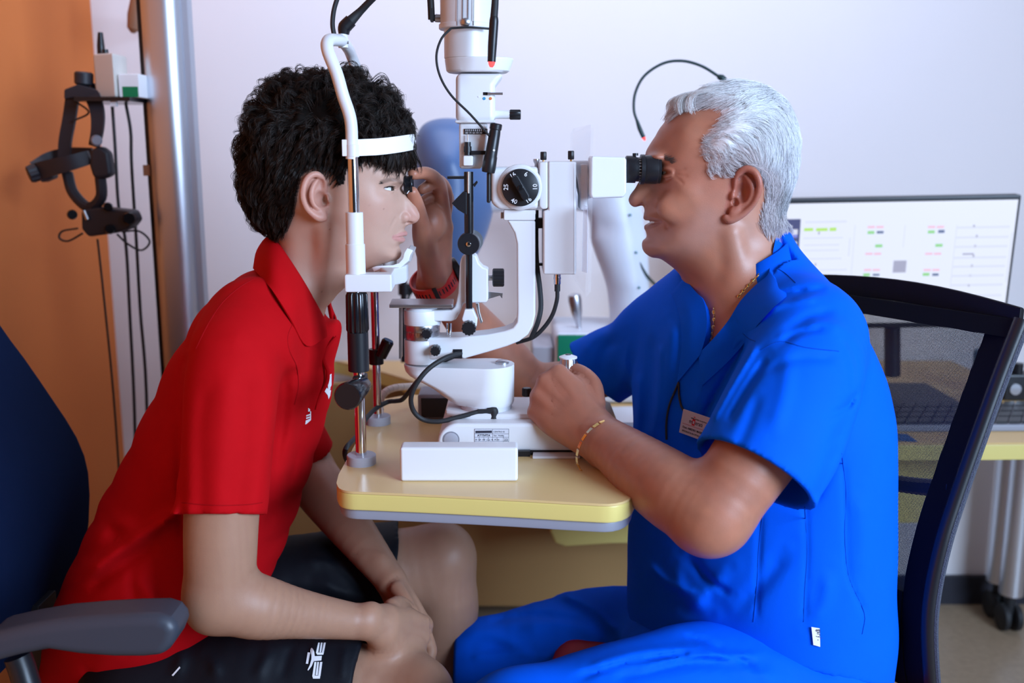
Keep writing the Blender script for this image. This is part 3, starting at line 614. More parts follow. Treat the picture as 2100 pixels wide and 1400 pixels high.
obj('arm_cable', MB().tube([at(1099, 440, YL + 0.02), at(1100, 530, YL), at(1107, 590, YL), at(1109, 630, YL), at(1103, 660, YL), at(1090, 692, YL + 0.01)], 0.0038, 10), black_rubber, sl)
for m in (px_box(1099, 447, 1116, 468, YL - 0.012, 0.02), MB().box(at(1099, 545, YL - 0.006), at(1116, 538, YL + 0.004)), MB().box(at(1099, 470, YL - 0.008), at(1104, 430, YL + 0.006))): obj('link_bar', m, black, sl)
obj('arm_lock', MB().box(at(1027, 448, YL - 0.008), at(1034, 434, YL + 0.008)), steel, sl, bevel=0.001)
# breath shield
bs = [at(1210, 255, 1.345), at(1212, 262, 1.345), at(1207, 596, 1.345), at(1200, 607, 1.345), at(1170, 560, 1.57), at(1170, 275, 1.57), at(1176, 263, 1.565)]
obj('breath_shield', MB().prism(bs, (0.0035, 0, 0)), glass_clear, sl, smooth=False)
obj('shield_strip', MB().prism([at(1196, 420, 1.41), at(1204, 424, 1.37), at(1204, 560, 1.37), at(1193, 556, 1.42)], (0.001, 0, 0)), mat('shield_label', (0.75, 0.78, 0.92), 0.4, alpha=0.30), sl)
# base cable with angled plug
obj('base_plug', MB().tube([at(1012, 868, 1.42), at(1012, 855, 1.42)], 0.006, 12).tube([at(1012, 860, 1.42), at(1013, 842, 1.42), at(1004, 841, 1.42), at(980, 843, 1.42)], [0.0062, 0.0062, 0.0055, 0.0042], 12), black_rubber, sl)
obj('base_socket', MB().cyl(at(1012, 872, 1.42), at(1012, 856, 1.42), 0.0046), chrome, sl)
obj('loop_cable', MB().tube([at(945, 724, YL - 0.022), at(915, 733, YL - 0.045), at(880, 755, YL - 0.06), at(855, 785, YL - 0.065), at(843, 815, YL - 0.06), at(848, 842, YL - 0.05), at(868, 860, YL - 0.045), at(900, 864, YL - 0.045), at(940, 855, 1.415), at(985, 843, 1.42)], 0.0036, 12), black_rubber, sl)
# joystick
jp = onz(1161, 875, tz + hz); jx = float(at(1165, 740, 1.44)[0]); 
m = MB().lathe((jx, 1.44, tz + hz - 0.004), (jx, 1.44, 2), [(0, 0.017), (0.012, 0.015), (0.02, 0.008), (0.05, 0.008)])
obj('joystick_boot', m, black_rubber, sl)
jt = float(at(1162, 727, 1.44)[2]); h_ = jt - (tz + hz + 0.045)
obj('joystick_grip', knurl((jx, 1.44, tz + hz + 0.045), (jx, 1.44, jt - 0.004), 0.0125, 14, 0.06), steel, sl)
obj('joystick_cap', MB().lathe((jx, 1.44, jt - 0.005), (jx, 1.44, 2), [(0, 0.0135), (0.002, 0.0135), (0.005, 0.006), (0.005, 0)]), white_gloss, sl)
obj('joystick_button', MB().lathe((jx, 1.44, jt - 0.0005), (jx, 1.44, 2), [(0, 0.0045), (0.0015, 0.004), (0.0015, 0)]), black, sl)
obj('brake_knob', knurl(at(1080, 812, 1.46), at(1080, 795, 1.46), 0.007, 8), black, sl)

# --- rail covers on the table
p0, p1 = onz(821, 987, tz), onz(1062, 984, tz)
tag(obj('rail_cover', MB().box((p0[0], p0[1] - 0.001, tz), (p1[0], p0[1] + 0.030, tz + 0.047)), white, None, 0.004, 3), 'plain white rail cover lying along the near side of the slit lamp base', 'rail cover')
q = [onz(1092, 941, tz), onz(1190, 941, tz), onz(1190, 925, tz), onz(1094, 925, tz)]
tag(obj('paper_slip', MB().prism(q, (0, 0, 0.004)), mat('pale_card', (0.74, 0.72, 0.74), 0.6), None, 0.001), 'pale card lying on the table under the doctor\'s wrist', 'card')
tag(obj('wheel_guide', MB().box(onz(1062, 936, tz), V((onz(1087, 936, tz)[0], onz(1087, 936, tz)[1] + 0.02, tz + 0.008))), black), 'black rubber guide strip beside the white rail cover', 'guide strip')
# power box behind
q0 = onz(857, 860, tz)
pb = thing('power_box', 'dark grey power supply box on the table behind the slit lamp base', 'power box', q0)
obj('box_body', MB().box((q0[0], q0[1], tz), (q0[0] + 0.13, q0[1] + 0.06, tz + 0.043)), grey, pb, bevel=0.005)
obj('box_front', MB().box((q0[0] + 0.006, q0[1] - 0.0015, tz + 0.004), (q0[0] + 0.12, q0[1] + 0.002, tz + 0.036)), black_rubber, pb)
# beige spiral hose and thin black cables on the table
hose_pts = [onz(781, 866, tz) + V((0, 0, 0.006)), at(779, 830, 1.60), at(786, 808, 1.61), at(806, 796, 1.63), at(840, 792, 1.66), at(900, 789, 1.69)]
beige = mat('beige_hose', (0.62, 0.50, 0.42), 0.5)
hs = thing('cable_sleeve', 'beige spiral cable sleeve curving across the table behind the far pole', 'cable sleeve', onz(781, 870, tz))
P_ = spline(hose_pts, 8)
obj('sleeve', MB().tube(hose_pts, 0.0062, 12, 8), beige, hs)
m = MB()
for i in range(2, len(P_) - 1, 3): m.cyl(P_[i] - unit(P_[i+1] - P_[i])*0.0007, P_[i] + unit(P_[i+1] - P_[i])*0.0007, 0.0067, n=12)
obj('sleeve_ribs', m, beige, hs)
tag(obj('power_cable', MB().tube([at(935, 728, YL - 0.015), at(905, 742, YL + 0.02), at(870, 765, 1.50), at(845, 795, 1.53), at(826, 818, 1.555), at(812, 822, 1.56), at(795, 824, 1.57), at(770, 838, 1.55), at(748, 862, 1.50), at(735, 890, 1.46), onz(724, 925, tz) + V((-0.012, 0, 0.0)), onz(720, 960, tz - 0.1)], 0.0038, 10), black_rubber), 'thick black cable running from the slit lamp arm over the left table edge', 'cable')

# ================================================================== headrest
YA, YB = 1.349, 1.561
hr_ = thing('chin_rest_stand', 'white and chrome chin rest frame with forehead strap clamped to the table', 'chin rest', onz(757, 905, tz))
def pole(name, x0, y0, x1, y1, rpx, m_, Y, n=24, bevel=0):
    a_, b_ = at(x0, y0, Y), at(x1, y1, Y); return obj(name, MB().cyl(a_, b_, rpx*mpp(Y, (y0 + y1)/2), n=n), m_, hr_, bevel)
for x_, y_, Y_ in ((740, 953, YA), (773, 872, YB)):
    c_ = onz(x_, y_, tz); c_[1] = Y_
    obj('pole_foot', MB().lathe((c_[0], Y_, tz), (c_[0], Y_, 2), [(0, 0.0205), (0.0125, 0.0205), (0.0135, 0.0195), (0.0135, 0)], 36), grey_light, hr_)
ax, bx = float(onz(740, 953, tz)[0]), float(onz(773, 872, tz)[0])
def zA(y, Y=YA): return float(at(740, y, Y)[2])
def vp(name, X, Y, y0, y1, r_, m_, n=24, prof=None):
    z0, z1 = zA(y1, Y), zA(y0, Y); return obj(name, MB().lathe((X, Y, z0), (X, Y, 9), prof or [(0, r_ - 0.0006), (0.0006, r_), (z1 - z0 - 0.0006, r_), (z1 - z0, r_ - 0.0006)], n), m_, hr_)
vp('pole', ax, YA, 310, 945, 0.0077, chrome)
vp('grip_sleeve', ax, YA, 680, 760, 0.0145, black)
obj('ribbed_grip', knurl((ax, YA, zA(682)), (ax, YA, zA(598)), 0.0158, 14, 0.10, 0.0150), black_gloss, hr_)
vp('white_sleeve', ax, YA, 435, 502, 0.0118, white); vp('white_sleeve', ax, YA, 500, 562, 0.0132, white)
vp('pole', bx, YB, 300, 866, 0.0066, chrome)
vp('pole_collar', bx, YB, 715, 746, 0.0118, black)
a_, b_ = at(780, 733, YB - 0.01), at(797, 697, YB - 0.012); obj('grip_handle', MB().lathe(b_, a_, [(0, 0.008), (0.003, 0.010), (0.03, 0.009)]), black_gloss, hr_)
a_, b_ = at(744, 790, YA - 0.005), at(712, 813, YA - 0.09); L_ = np.linalg.norm(b_ - a_)
obj('grip_handle', MB().lathe(a_, b_, [(0, 0.012), (0.02, 0.014), (L_ - 0.004, 0.0185), (L_, 0.0165), (L_, 0)], 32), black_gloss, hr_)
obj('handle_clamp', px_box(722, 772, 749, 800, YA - 0.014, 0.028), black, hr_, bevel=0.003)
# chin rest bridge and cup
zb0, zb1 = zA(597), zA(560)
xr = float(at(835, 560, Y0)[0]); 
br = [V((ax - 0.014, YA - 0.014, zb0)), V((ax + 0.05, YA - 0.012, zb0)), V((xr - 0.012, Y0 - 0.045, zb0)), V((xr, Y0 - 0.02, zb0)), V((xr, Y0 + 0.02, zb0)), V((xr - 0.012, Y0 + 0.045, zb0)), V((bx + 0.05, YB + 0.012, zb0)), V((bx - 0.014, YB + 0.014, zb0)), V((bx - 0.014, YB - 0.012, zb0)), V((bx + 0.035, YB - 0.02, zb0)), V((xr - 0.035, Y0 + 0.03, zb0)), V((xr - 0.035, Y0 - 0.03, zb0)), V((ax + 0.04, YA + 0.016, zb0)), V((ax - 0.014, YA + 0.014, zb0))]
obj('chin_bridge', MB().prism(br, (0, 0, zb1 - zb0)), white, hr_, bevel=0.003)
rings = []
prof = [(762, 548, .027), (772, 545, .031), (790, 544, .033), (806, 543, .033), (818, 539, .032), (826, 530, .031), (829, 518, .029), (835, 508, .026)]
th = 0.0065
for x_, y_, w_ in prof:
    c_ = at(x_, y_, Y0 - w_); row = []
    for k, v_ in enumerate(np.linspace(-1, 1, 9)):
        row.append(V((c_[0], Y0 + v_*w_, c_[2] + 0.006*(v_*v_ - 1)*0.6)))
    rings.append(row + [r_ + V((0.003 + 0.0055*(y_ < 535), 0, -th*(0.5 if y_ < 535 else 1))) for r_ in row[::-1]])
obj('chin_cup', MB().rings(rings), white_gloss, hr_, bevel=0.0012)
obj('cup_stem', MB().cyl((float(at(800, 550, Y0)[0]), Y0, zb1 - 0.004), (float(at(800, 550, Y0)[0]), Y0, zb1 + 0.012), 0.010), white, hr_)
# upper tubes
def up_tube(name, X, Y, lower, pts):
    P = [(X, Y, float(at(720, 326, Y)[2])), (X, Y, float(at(720, 250, Y)[2]))] + pts
    return obj(name, MB().tube(P, 0.0083, 16, 8), white, hr_)
top = at(702, 84, Y0)
n_t = at(669, 98, YA + 0.02); 
up_tube('frame_tube', ax - 0.001, YA, 320, [at(703, 195, YA), at(690, 150, YA), at(672, 104, YA + 0.004), at(673, 84, YA + 0.02), at(688, 82, YA + 0.06), top])
f_t = at(724, 110, YB - 0.02)
up_tube('frame_tube', bx - 0.001, YB, 320, [at(752, 200, YB), at(740, 165, YB), at(722, 118, YB - 0.01), at(714, 100, YB - 0.04), top])
for X_, Y_, nm in ((ax, YA, 'near'), (bx, YB, 'far')): vp('tube_socket', X_, Y_, 296, 322, 0.0088, white)
obj('top_joint', MB().cyl(at(704, 98, Y0), at(703, 70, Y0), 0.0068), white, hr_)
obj('joint_screw', MB().cyl(at(712, 87, Y0 - 0.004), at(715, 87, Y0 - 0.004), 0.002, n=10), steel, hr_)
# forehead strap: half-round band between the two poles
rows = []
xt = float(at(848, 285, Y0)[0])
for q in np.linspace(-1, 1, 25):
    y_ = Y0 + q*(YB - YA)/2; x_ = ax + (xt - ax)*(1 - abs(q)**2.6)**0.55 if abs(q) < 1 else ax
    ztop = float(at(780, 275, Y0)[2]) - (0.009)*abs(q)**2; rows.append((x_, y_, ztop))
h_ = 0.0218
rings = [[V((x_, y_, z_)), V((x_ + 0.002, y_, z_)), V((x_ + 0.002, y_, z_ - h_)), V((x_, y_, z_ - h_))] for x_, y_, z_ in rows]
obj('forehead_strap', MB().rings(rings), pure_white, hr_)
obj('strap_clip', MB().box((ax - 0.013, YA - 0.006, rows[0][2] - h_), (ax + 0.003, YA + 0.006, rows[0][2])), pure_white, hr_, bevel=0.001)
obj('strap_clip', MB().box((bx - 0.013, YB - 0.006, rows[-1][2] - h_), (bx + 0.003, YB + 0.006, rows[-1][2])), pure_white, hr_, bevel=0.001)
# fixation lamp: gooseneck from the joint, arching above and down in front of the tower
fl = thing('fixation_lamp', 'black gooseneck fixation lamp arching from the chin rest top to a red tip', 'lamp', top)
YF = 1.37
g0 = at(705, 70, Y0)
obj('socket', MB().tube([g0, at(707, 56, Y0), at(720, 42, Y0)], [0.0075, 0.0095, 0.0090], 14, 4).ball(at(706, 54, Y0), 0.0085, 14, 8), black, fl)
obj('gooseneck', MB().tube([at(718, 44, Y0), at(740, 22, Y0), at(768, -6, Y0 - 0.01), at(830, -60, Y0 - 0.03), at(920, -95, Y0 - 0.06), at(990, -70, YF + 0.01), at(1014, -20, YF), at(1013, 40, YF)], [0.0075, 0.0052, 0.0045, 0.0042, 0.0042, 0.0042, 0.0045, 0.0052], 12), black_rubber, fl)
obj('lamp_head', MB().tube([at(1013, 30, YF), at(1013, 44, YF), at(1010, 90, YF), at(1008, 127, YF)], [0.0045, 0.0062, 0.0062, 0.0055], 14), black, fl)
obj('lamp_tip', MB().tube([at(1008.5, 126, YF), at(1008, 133, YF), at(1007.5, 138, YF)], [0.005, 0.004, 0.002], 12), red_led, fl)
obj('lamp_cord', MB().tube([at(686, 76, Y0 - 0.02), at(682, 50, Y0 - 0.02), at(685, 20, Y0 - 0.02), at(694, -10, Y0 - 0.02)], 0.0033, 10), black_rubber, fl)

# second gooseneck lamp, on a pole behind the doctor
YG = 2.02
fl2 = thing('fixation_lamp', 'dark green curved gooseneck lamp with red tip against the wall above the eyepiece', 'lamp', (float(at(1490, 165, YG)[0]), YG, DZ))
dgreen = mat('dark_green_rubber', (0.012, 0.035, 0.035), 0.45)
obj('gooseneck', MB().tube([at(1476, 158, YG), at(1440, 136, YG), at(1400, 125, YG), at(1360, 130, YG), at(1322, 155, YG), at(1303, 190, YG), at(1300, 225, YG), at(1307, 250, YG)], 0.0028, 10), dgreen, fl2)
obj('lamp_head', MB().tube([at(1306, 246, YG), at(1312, 264, YG), at(1320, 282, YG)], [0.003, 0.0045, 0.0040], 12), dgreen, fl2)
obj('lamp_tip', MB().tube([at(1320, 282, YG), at(1323, 288, YG)], [0.0038, 0.0015], 12), red_led, fl2)
obj('socket', MB().tube([at(1487, 166, YG), at(1480, 160, YG), at(1472, 156, YG)], [0.006, 0.007, 0.004], 12), dgreen, fl2)
e_ = at(1490, 167, YG); obj('pole', MB().cyl((e_[0], YG, tz), e_, 0.006).cyl((e_[0], YG, DZ), (e_[0], YG, tz + 0.01), 0.010), chrome, fl2)
obj('pole_base', MB().lathe((e_[0], YG, DZ), (e_[0], YG, 2), [(0, 0.05), (0.012, 0.05), (0.016, 0.03)]), grey, fl2)
# ================================================================== implicit-surface modelling (bodies and clothes)
def smin(a, b, k):
    if k <= 0: return np.minimum(a, b)
    h = np.maximum(k - np.abs(a - b), 0) / k; return np.minimum(a, b) - h*h*k*0.25
class Sdf:
    def __init__(s): s.p = []
    def add(s, fn, lo, hi, k=0.004, op='u'): s.p.append((fn, V(lo), V(hi), k, op)); return s
    def chain(s, pts, rad, k=0.006, op='u', sub=5, flat=None):
        """tapered limb along a smooth path; flat = (direction, factor) squashes the section along a direction"""
        P = np.array(spline(pts, sub)); n = len(P)
        r = np.array([q[0] for q in spline([(x, 0, 0) for x in (rad if hasattr(rad, '__len__') else [rad]*len(pts))], sub)]) if len(pts) > 2 and sub > 1 else np.array(rad if hasattr(rad, '__len__') else [rad]*len(pts), float)
        P = P.astype(np.float32); r = r.astype(np.float32)
        fd = None
        if flat is not None: fd = unit(flat[0]).astype(np.float32); ff = float(flat[1])
        mid = (P[1:] + P[:-1])/2; hl = np.linalg.norm(P[1:] - P[:-1], axis=1)/2; rmx = np.maximum(r[1:], r[:-1])
        def fn(X):
            best = None
            c_ = X.mean(0); Rb = math.sqrt(((X - c_)**2).sum(1).max()) if len(X) < 200000 else 9.0
            ds = np.linalg.norm(mid - c_, axis=1); up = ds + hl - np.minimum(r[1:], r[:-1]) + Rb; keep = (ds - hl - rmx - Rb) <= up.min()
            if fd is not None: keep[:] = True
            for i in np.nonzero(keep)[0]:
                ab = P[i+1] - P[i]; L2 = float(ab @ ab) + 1e-12; Q_ = X - P[i]; t = np.clip((Q_ @ ab)*np.float32(1/L2), 0, 1)
                D = Q_ - t[:, None]*ab
                if fd is not None:
                    c = D @ fd; D = D + (c*(1/ff - 1))[:, None]*fd
                d = np.sqrt(np.einsum('ij,ij->i', D, D)) - (r[i] + (r[i+1] - r[i])*t)
                if fd is not None: d = d*min(1.0, ff + 0.15)
                best = d if best is None else np.minimum(best, d)
            return best
        m = r.max() + 0.002
        return s.add(fn, P.min(0) - m, P.max(0) + m, k, op)
    def ell(s, c, r, k=0.006, op='u', rot=None):
        c = V(c).astype(np.float32); r = V(r).astype(np.float32); Rm = (np.eye(3) if rot is None else np.array(rot, float)).astype(np.float32)   # rows: local axes
        def fn(X):
            q = (X - c) @ Rm.T; k0 = np.sqrt(((q/r)**2).sum(1)); k1 = np.sqrt(((q/(r*r))**2).sum(1)) + 1e-9
            return k0*(k0 - 1)/k1
        m = r.max(); return s.add(fn, c - m, c + m, k, op)
    def plane(s, p, n, k=0.0, op='s'):
        """removes the side the normal points to"""
        p = V(p); n = unit(n); return s.add(lambda X: -((X - p) @ n), (-9, -9, -9), (9, 9, 9), k, op)
    def ev(s, X, lo, hi, margin=0.0):
        """X (N,3) inside the box lo..hi"""
        X = X.astype(np.float32); d = np.full(len(X), 0.5, np.float32)
        for fn, a, b, k, op in s.p:
            g = margin + k + 0.012
            if (np.any(a - g > hi) or np.any(b + g < lo)): continue
            if op == 'w': d = fn(X, d); continue
            e = fn(X)
            if op == 'u': d = smin(d, e, k)
            elif op == 's': d = -smin(-d, e, k)
            elif op == 'i': d = -smin(-d, -e, k)
        return d
def surface_net(sdf, lo, hi, h, B=6, slack=1.5):
    lo = V(lo); hi = V(hi); nb = np.maximum(1, np.ceil((hi - lo)/(h*B)).astype(int)); n = nb*B
    D = np.empty(tuple(n), np.float32)
    g = np.stack(np.meshgrid(*[np.arange(B)]*3, indexing='ij'), -1).reshape(-1, 3)*h
    half = B*h/2; cen_off = np.array([(B - 1)*h/2]*3); diag = half*math.sqrt(3)*slack
    # coarse pass in slabs
    keys = []
    for i in range(nb[0]):
        js, ks = np.meshgrid(np.arange(nb[1]), np.arange(nb[2]), indexing='ij'); C = np.stack([np.full(js.size, i), js.ravel(), ks.ravel()], -1)
        X = lo + C*B*h + cen_off; d = sdf.ev(X, X.min(0), X.max(0), diag)
        D[i*B:(i+1)*B] = np.repeat(np.repeat(d.reshape(nb[1], nb[2]), B, 0), B, 1)[None]
        keys += list(C[np.abs(d) <= diag])
    # group active blocks in super-blocks of 3 for vectorised evaluation
    groups = {}
    for c in keys: groups.setdefault(tuple(c // 3), []).append(c)
    for cs in groups.values():
        O = np.array(cs)*B*h + lo; X = (O[:, None, :] + g[None]).reshape(-1, 3)
        d = sdf.ev(X, X.min(0), X.max(0)).reshape(len(cs), B, B, B)
        for c, v in zip(cs, d): D[tuple(slice(c[a]*B, c[a]*B + B) for a in range(3))] = v
    for a in range(3):                     # close at the box walls
        sl0 = [slice(None)]*3; sl0[a] = 0; D[tuple(sl0)] = np.maximum(D[tuple(sl0)], h*0.3); sl0[a] = -1; D[tuple(sl0)] = np.maximum(D[tuple(sl0)], h*0.3)
    S = D < 0
    cnt = np.zeros(tuple(n - 1), np.uint8)
    for a in (0, 1):
        for b in (0, 1):
            for c in (0, 1): cnt += S[a:n[0]-1+a, b:n[1]-1+b, c:n[2]-1+c]
    I = np.argwhere((cnt > 0) & (cnt < 8))
    if len(I) == 0: return np.zeros((0, 3)), np.zeros((0, 4), int)
    cid = np.full(tuple(n - 1), -1, np.int32); cid[I[:, 0], I[:, 1], I[:, 2]] = np.arange(len(I))
    cor = {(a, b, c): D[I[:, 0]+a, I[:, 1]+b, I[:, 2]+c] for a in (0, 1) for b in (0, 1) for c in (0, 1)}
    acc = np.zeros((len(I), 3)); num = np.zeros(len(I))
    for ax in range(3):
        for u in (0, 1):
            for v in (0, 1):
                k0 = [0, 0, 0]; o = [x for x in range(3) if x != ax]; k0[o[0]] = u; k0[o[1]] = v; k1 = list(k0); k1[ax] = 1
                a = cor[tuple(k0)]; b = cor[tuple(k1)]; m = (a < 0) != (b < 0); t = np.where(m, a/(a - b + 1e-12), 0)
                p = np.tile(np.array(k0, float), (len(I), 1)); p[:, ax] = t
                acc += p*m[:, None]; num += m
    Vv = lo + (I + acc/num[:, None])*h
    F = []
    for ax in range(3):
        o = [x for x in range(3) if x != ax]
        s0 = [slice(1, -1)]*3; s0[ax] = slice(0, n[ax]-1); s1 = list(s0); s1[ax] = slice(1, n[ax])
        A = S[tuple(s0)]; Bm = S[tuple(s1)]; E = np.argwhere(A != Bm); 
        if len(E) == 0: continue
        flip = A[E[:, 0], E[:, 1], E[:, 2]]
        base = E.copy(); base[:, o[0]] += 1; base[:, o[1]] += 1
        def cell(du, dv):
            q = base.copy(); q[:, o[0]] -= du; q[:, o[1]] -= dv; return cid[q[:, 0], q[:, 1], q[:, 2]]
        q = np.stack([cell(1, 1), cell(0, 1), cell(0, 0), cell(1, 0)], -1)
        if ax == 1: flip = ~flip
        q[~flip] = q[~flip][:, ::-1]; F.append(q)
    F = np.concatenate(F); F = F[(F >= 0).all(1)]
    return Vv, F
def net_obj(name, parts, m, parent=None, color=None, smooth_iter=0):
    """parts: list of (verts, quads)"""
    vs, fs, o = [], [], 0
    for v, f in parts: vs.append(v); fs.append(f + o); o += len(v)
    v = np.concatenate(vs); f = np.concatenate(fs).astype(np.int32)
    if smooth_iter:
        for _ in range(smooth_iter):
            a = np.zeros_like(v); c = np.zeros(len(v))
            for i in range(4):
                np.add.at(a, f[:, i], v[f[:, (i+1) % 4]]); np.add.at(c, f[:, i], 1)
            v = 0.5*v + 0.5*a/np.maximum(c, 1)[:, None]
    me = bpy.data.meshes.new(name)
    me.vertices.add(len(v)); me.vertices.foreach_set('co', v.astype(np.float32).ravel())
    me.loops.add(f.size); me.loops.foreach_set('vertex_index', f.ravel())
    me.polygons.add(len(f)); me.polygons.foreach_set('loop_start', np.arange(0, f.size, 4, dtype=np.int32)); me.polygons.foreach_set('loop_total', np.full(len(f), 4, np.int32))
    me.update(calc_edges=True); me.validate()
    me.polygons.foreach_set('use_smooth', np.ones(len(me.polygons), bool))
    if color is not None:
        at_ = me.color_attributes.new('Col', 'FLOAT_COLOR', 'POINT'); c4 = np.ones((len(v), 4), np.float32); c4[:, :3] = color(v); at_.data.foreach_set('color', c4.ravel())
    me.materials.append(m)
    o_ = bpy.data.objects.new(name, me); put(o_, parent)
    return o_, v, f
def to_px(X):
    """world points -> photo pixels"""
    q = X - np.array((0, 0, HC)); f_ = q[:, 1]*CP - q[:, 2]*SP; u_ = q[:, 1]*SP + q[:, 2]*CP
    return np.stack([1050 + FPX*q[:, 0]/f_, 700 - FPX*u_/f_], -1)
def in_poly(P, poly):
    x, y = P[:, 0], P[:, 1]; r = np.zeros(len(P), bool); n = len(poly); j = n - 1
    for i in range(n):
        xi, yi = poly[i]; xj, yj = poly[j]
        c = ((yi > y) != (yj > y)) & (x < (xj - xi)*(y - yi)/((yj - yi) + 1e-12) + xi); r ^= c; j = i
    return r
def seg_dist(P, line):
    d = np.full(len(P), 1e9)
    for a, b in zip(line[:-1], line[1:]):
        a = np.array(a, float); b = np.array(b, float); ab = b - a; t = np.clip(((P - a) @ ab)/(ab @ ab + 1e-12), 0, 1)
        d = np.minimum(d, np.linalg.norm(P - a - t[:, None]*ab, axis=1))
    return d
class Pillow:
    """a solid symmetric about the plane Y=Yc: half-thickness given at photo points, zero on the traced outline"""
    def __init__(s, outline, inner, Yc, out_px=12, Rc=0.03, step=0.0015, fine=(), closed=False, far_px=70, flat_in=False, wmax=None, keep=None):
        s.Yc = Yc; s.keep = keep
        pts, val = [], []
        O = np.array(outline, float)
        for i, p in enumerate(O):
            a = O[(i-1) % len(O)] if closed or i > 0 else p; b = O[(i+1) % len(O)] if closed or i < len(O)-1 else p
            t = (b - a)/np.linalg.norm(b - a); nrm = np.array((t[1], -t[0]))      # outline runs clockwise in the picture: outside on the left
            q = at(p[0], p[1], Yc); pts.append((q[0], q[2])); val.append(0.0)
            op = 4 if i in fine else out_px
            e = p + nrm*op; q = at(e[0], e[1], Yc); pts.append((q[0], q[2])); val.append(-2*Rc*op*mpp(Yc)*(0.6 if i in fine else 1))
            if far_px and i not in fine:
                e = p + nrm*far_px; q = at(e[0], e[1], Yc); pts.append((q[0], q[2])); val.append(-2*Rc*far_px*mpp(Yc))
        for x, y, w in inner:
            q = at(x, y, Yc if flat_in else Yc - abs(w)); pts.append((q[0], q[2])); val.append(w*w if w >= 0 else -w*w)
        P = np.array(pts); val = np.array(val); s.P = P
        sc = 10.0
        def phi(r2): return np.where(r2 > 1e-12, 0.5*r2*np.log(r2 + 1e-12), 0)
        N = len(P); Q = P*sc; K = phi(((Q[:, None] - Q[None])**2).sum(-1)) + np.eye(N)*1e-5
        A = np.zeros((N+3, N+3)); A[:N, :N] = K; A[:N, N] = 1; A[:N, N+1:] = Q; A[N, :N] = 1; A[N+1:, :N] = Q.T
        w = np.linalg.solve(A, np.concatenate([val, np.zeros(3)]))
        s.lo = P.min(0) - 0.02; hi = P.max(0) + 0.02; s.h = step; n = np.ceil((hi - s.lo)/step).astype(int) + 2
        gx, gz = np.meshgrid(s.lo[0] + np.arange(n[0])*step, s.lo[1] + np.arange(n[1])*step, indexing='ij')
        G = np.zeros(gx.shape); X = np.stack([gx, gz], -1).reshape(-1, 2)*sc; out = np.empty(len(X))
        for i in range(0, len(X), 40000):
            x = X[i:i+40000]; out[i:i+40000] = phi(((x[:, None] - Q[None])**2).sum(-1)) @ w[:N] + w[N] + x @ w[N+1:]
        if wmax: out = np.minimum(out, wmax*wmax)
        s.G = out.reshape(gx.shape); s.gx, s.gz = np.gradient(s.G, step)
        ins = s.G > 0; wmax = math.sqrt(max(s.G.max(), 1e-6))
        s.blo = V((s.lo[0], Yc - wmax, s.lo[1])); s.bhi = V((hi[0], Yc + wmax, hi[1]))
    def lookup(s, X, grid):
        n = grid.shape; u = np.clip((X[:, 0] - s.lo[0])/s.h, 0, n[0] - 1.001); v = np.clip((X[:, 2] - s.lo[1])/s.h, 0, n[1] - 1.001)
        i = u.astype(int); j = v.astype(int); u = u - i; v = v - j
        return grid[i, j]*(1-u)*(1-v) + grid[i+1, j]*u*(1-v) + grid[i, j+1]*(1-u)*v + grid[i+1, j+1]*u*v
    def __call__(s, X):
        g = s.lookup(X, s.G); dx = s.lookup(X, s.gx); dz = s.lookup(X, s.gz); y = X[:, 1] - s.Yc
        F = y*y - g
        d = np.clip(F/(np.sqrt(4*y*y + dx*dx + dz*dz) + 0.004), -0.08, 0.25)
        if s.keep is not None: d = np.maximum(d, s.keep(X))
        return d
    def w(s, px, py):
        """half-thickness under a photo point on the near side"""
        w_ = 0.03
        for _ in range(12):
            q = at(px, py, s.Yc - w_); g = float(s.lookup(q[None], s.G)[0]); w_ = 0.5*w_ + 0.5*math.sqrt(max(g, 1e-6))
        return w_
    def near(s, px, py, off=0.0): return at(px, py, s.Yc - s.w(px, py) - off)
def mirror(p, Yc): p = V(p).copy(); p[1] = 2*Yc - p[1]; return p
def lerp_pts(pts, n): return spline(pts, n)
_ns = np.random.default_rng(5); _nd = _ns.normal(size=(40, 3)); _nd /= np.linalg.norm(_nd, axis=1)[:, None]; _np = _ns.random(40)*6.28; _nf = 0.6 + 0.9*_ns.random(40)
def snoise(X, scale, seed=0, n=10):
    o = (seed*7) % 30; s = np.zeros(len(X))
    for i in range(n): s += np.sin((X @ _nd[(o+i) % 40])*scale*6.28*_nf[(o+i*3) % 40] + _np[(o+i) % 40])
    return s/math.sqrt(n/2)
def fold(S, line, amp, width, side=-1, Yc=None, lim=None):
    """a cloth fold (amp>0 ridge, <0 groove) following a line seen in the photo, on the near (-1) or far side"""
    Yc = Y0 if Yc is None else Yc; L_ = [tuple(q[:2]) for q in spline([(x, y, 0) for x, y in line], 5)]; xs = [p[0] for p in L_]; ys = [p[1] for p in L_]
    def fn(X, d):
        P = to_px(X); m = (P[:, 0] > min(xs) - 3*width) & (P[:, 0] < max(xs) + 3*width) & (P[:, 1] > min(ys) - 3*width) & (P[:, 1] < max(ys) + 3*width)
        m &= (X[:, 1] < Yc) if side < 0 else (X[:, 1] > Yc)
        if lim is not None: m &= lim(X)
        if not m.any(): return d
        d = d.copy(); e = seg_dist(P[m], L_); a = np.array(L_[0]); b = np.array(L_[-1])
        end = np.minimum(np.linalg.norm(P[m] - a, axis=1), np.linalg.norm(P[m] - b, axis=1)); tp = np.clip(end/(2.5*width), 0.15, 1)
        d[m] -= amp*np.exp(-(e/width)**2)*tp; return d
    w3 = 3*width; C_ = np.array([at(x, y, Yq) for x in (min(xs) - w3, max(xs) + w3) for y in (min(ys) - w3, max(ys) + w3) for Yq in (1.0, 1.85)])
    S.p.append((fn, C_.min(0), C_.max(0), 0, 'w'))
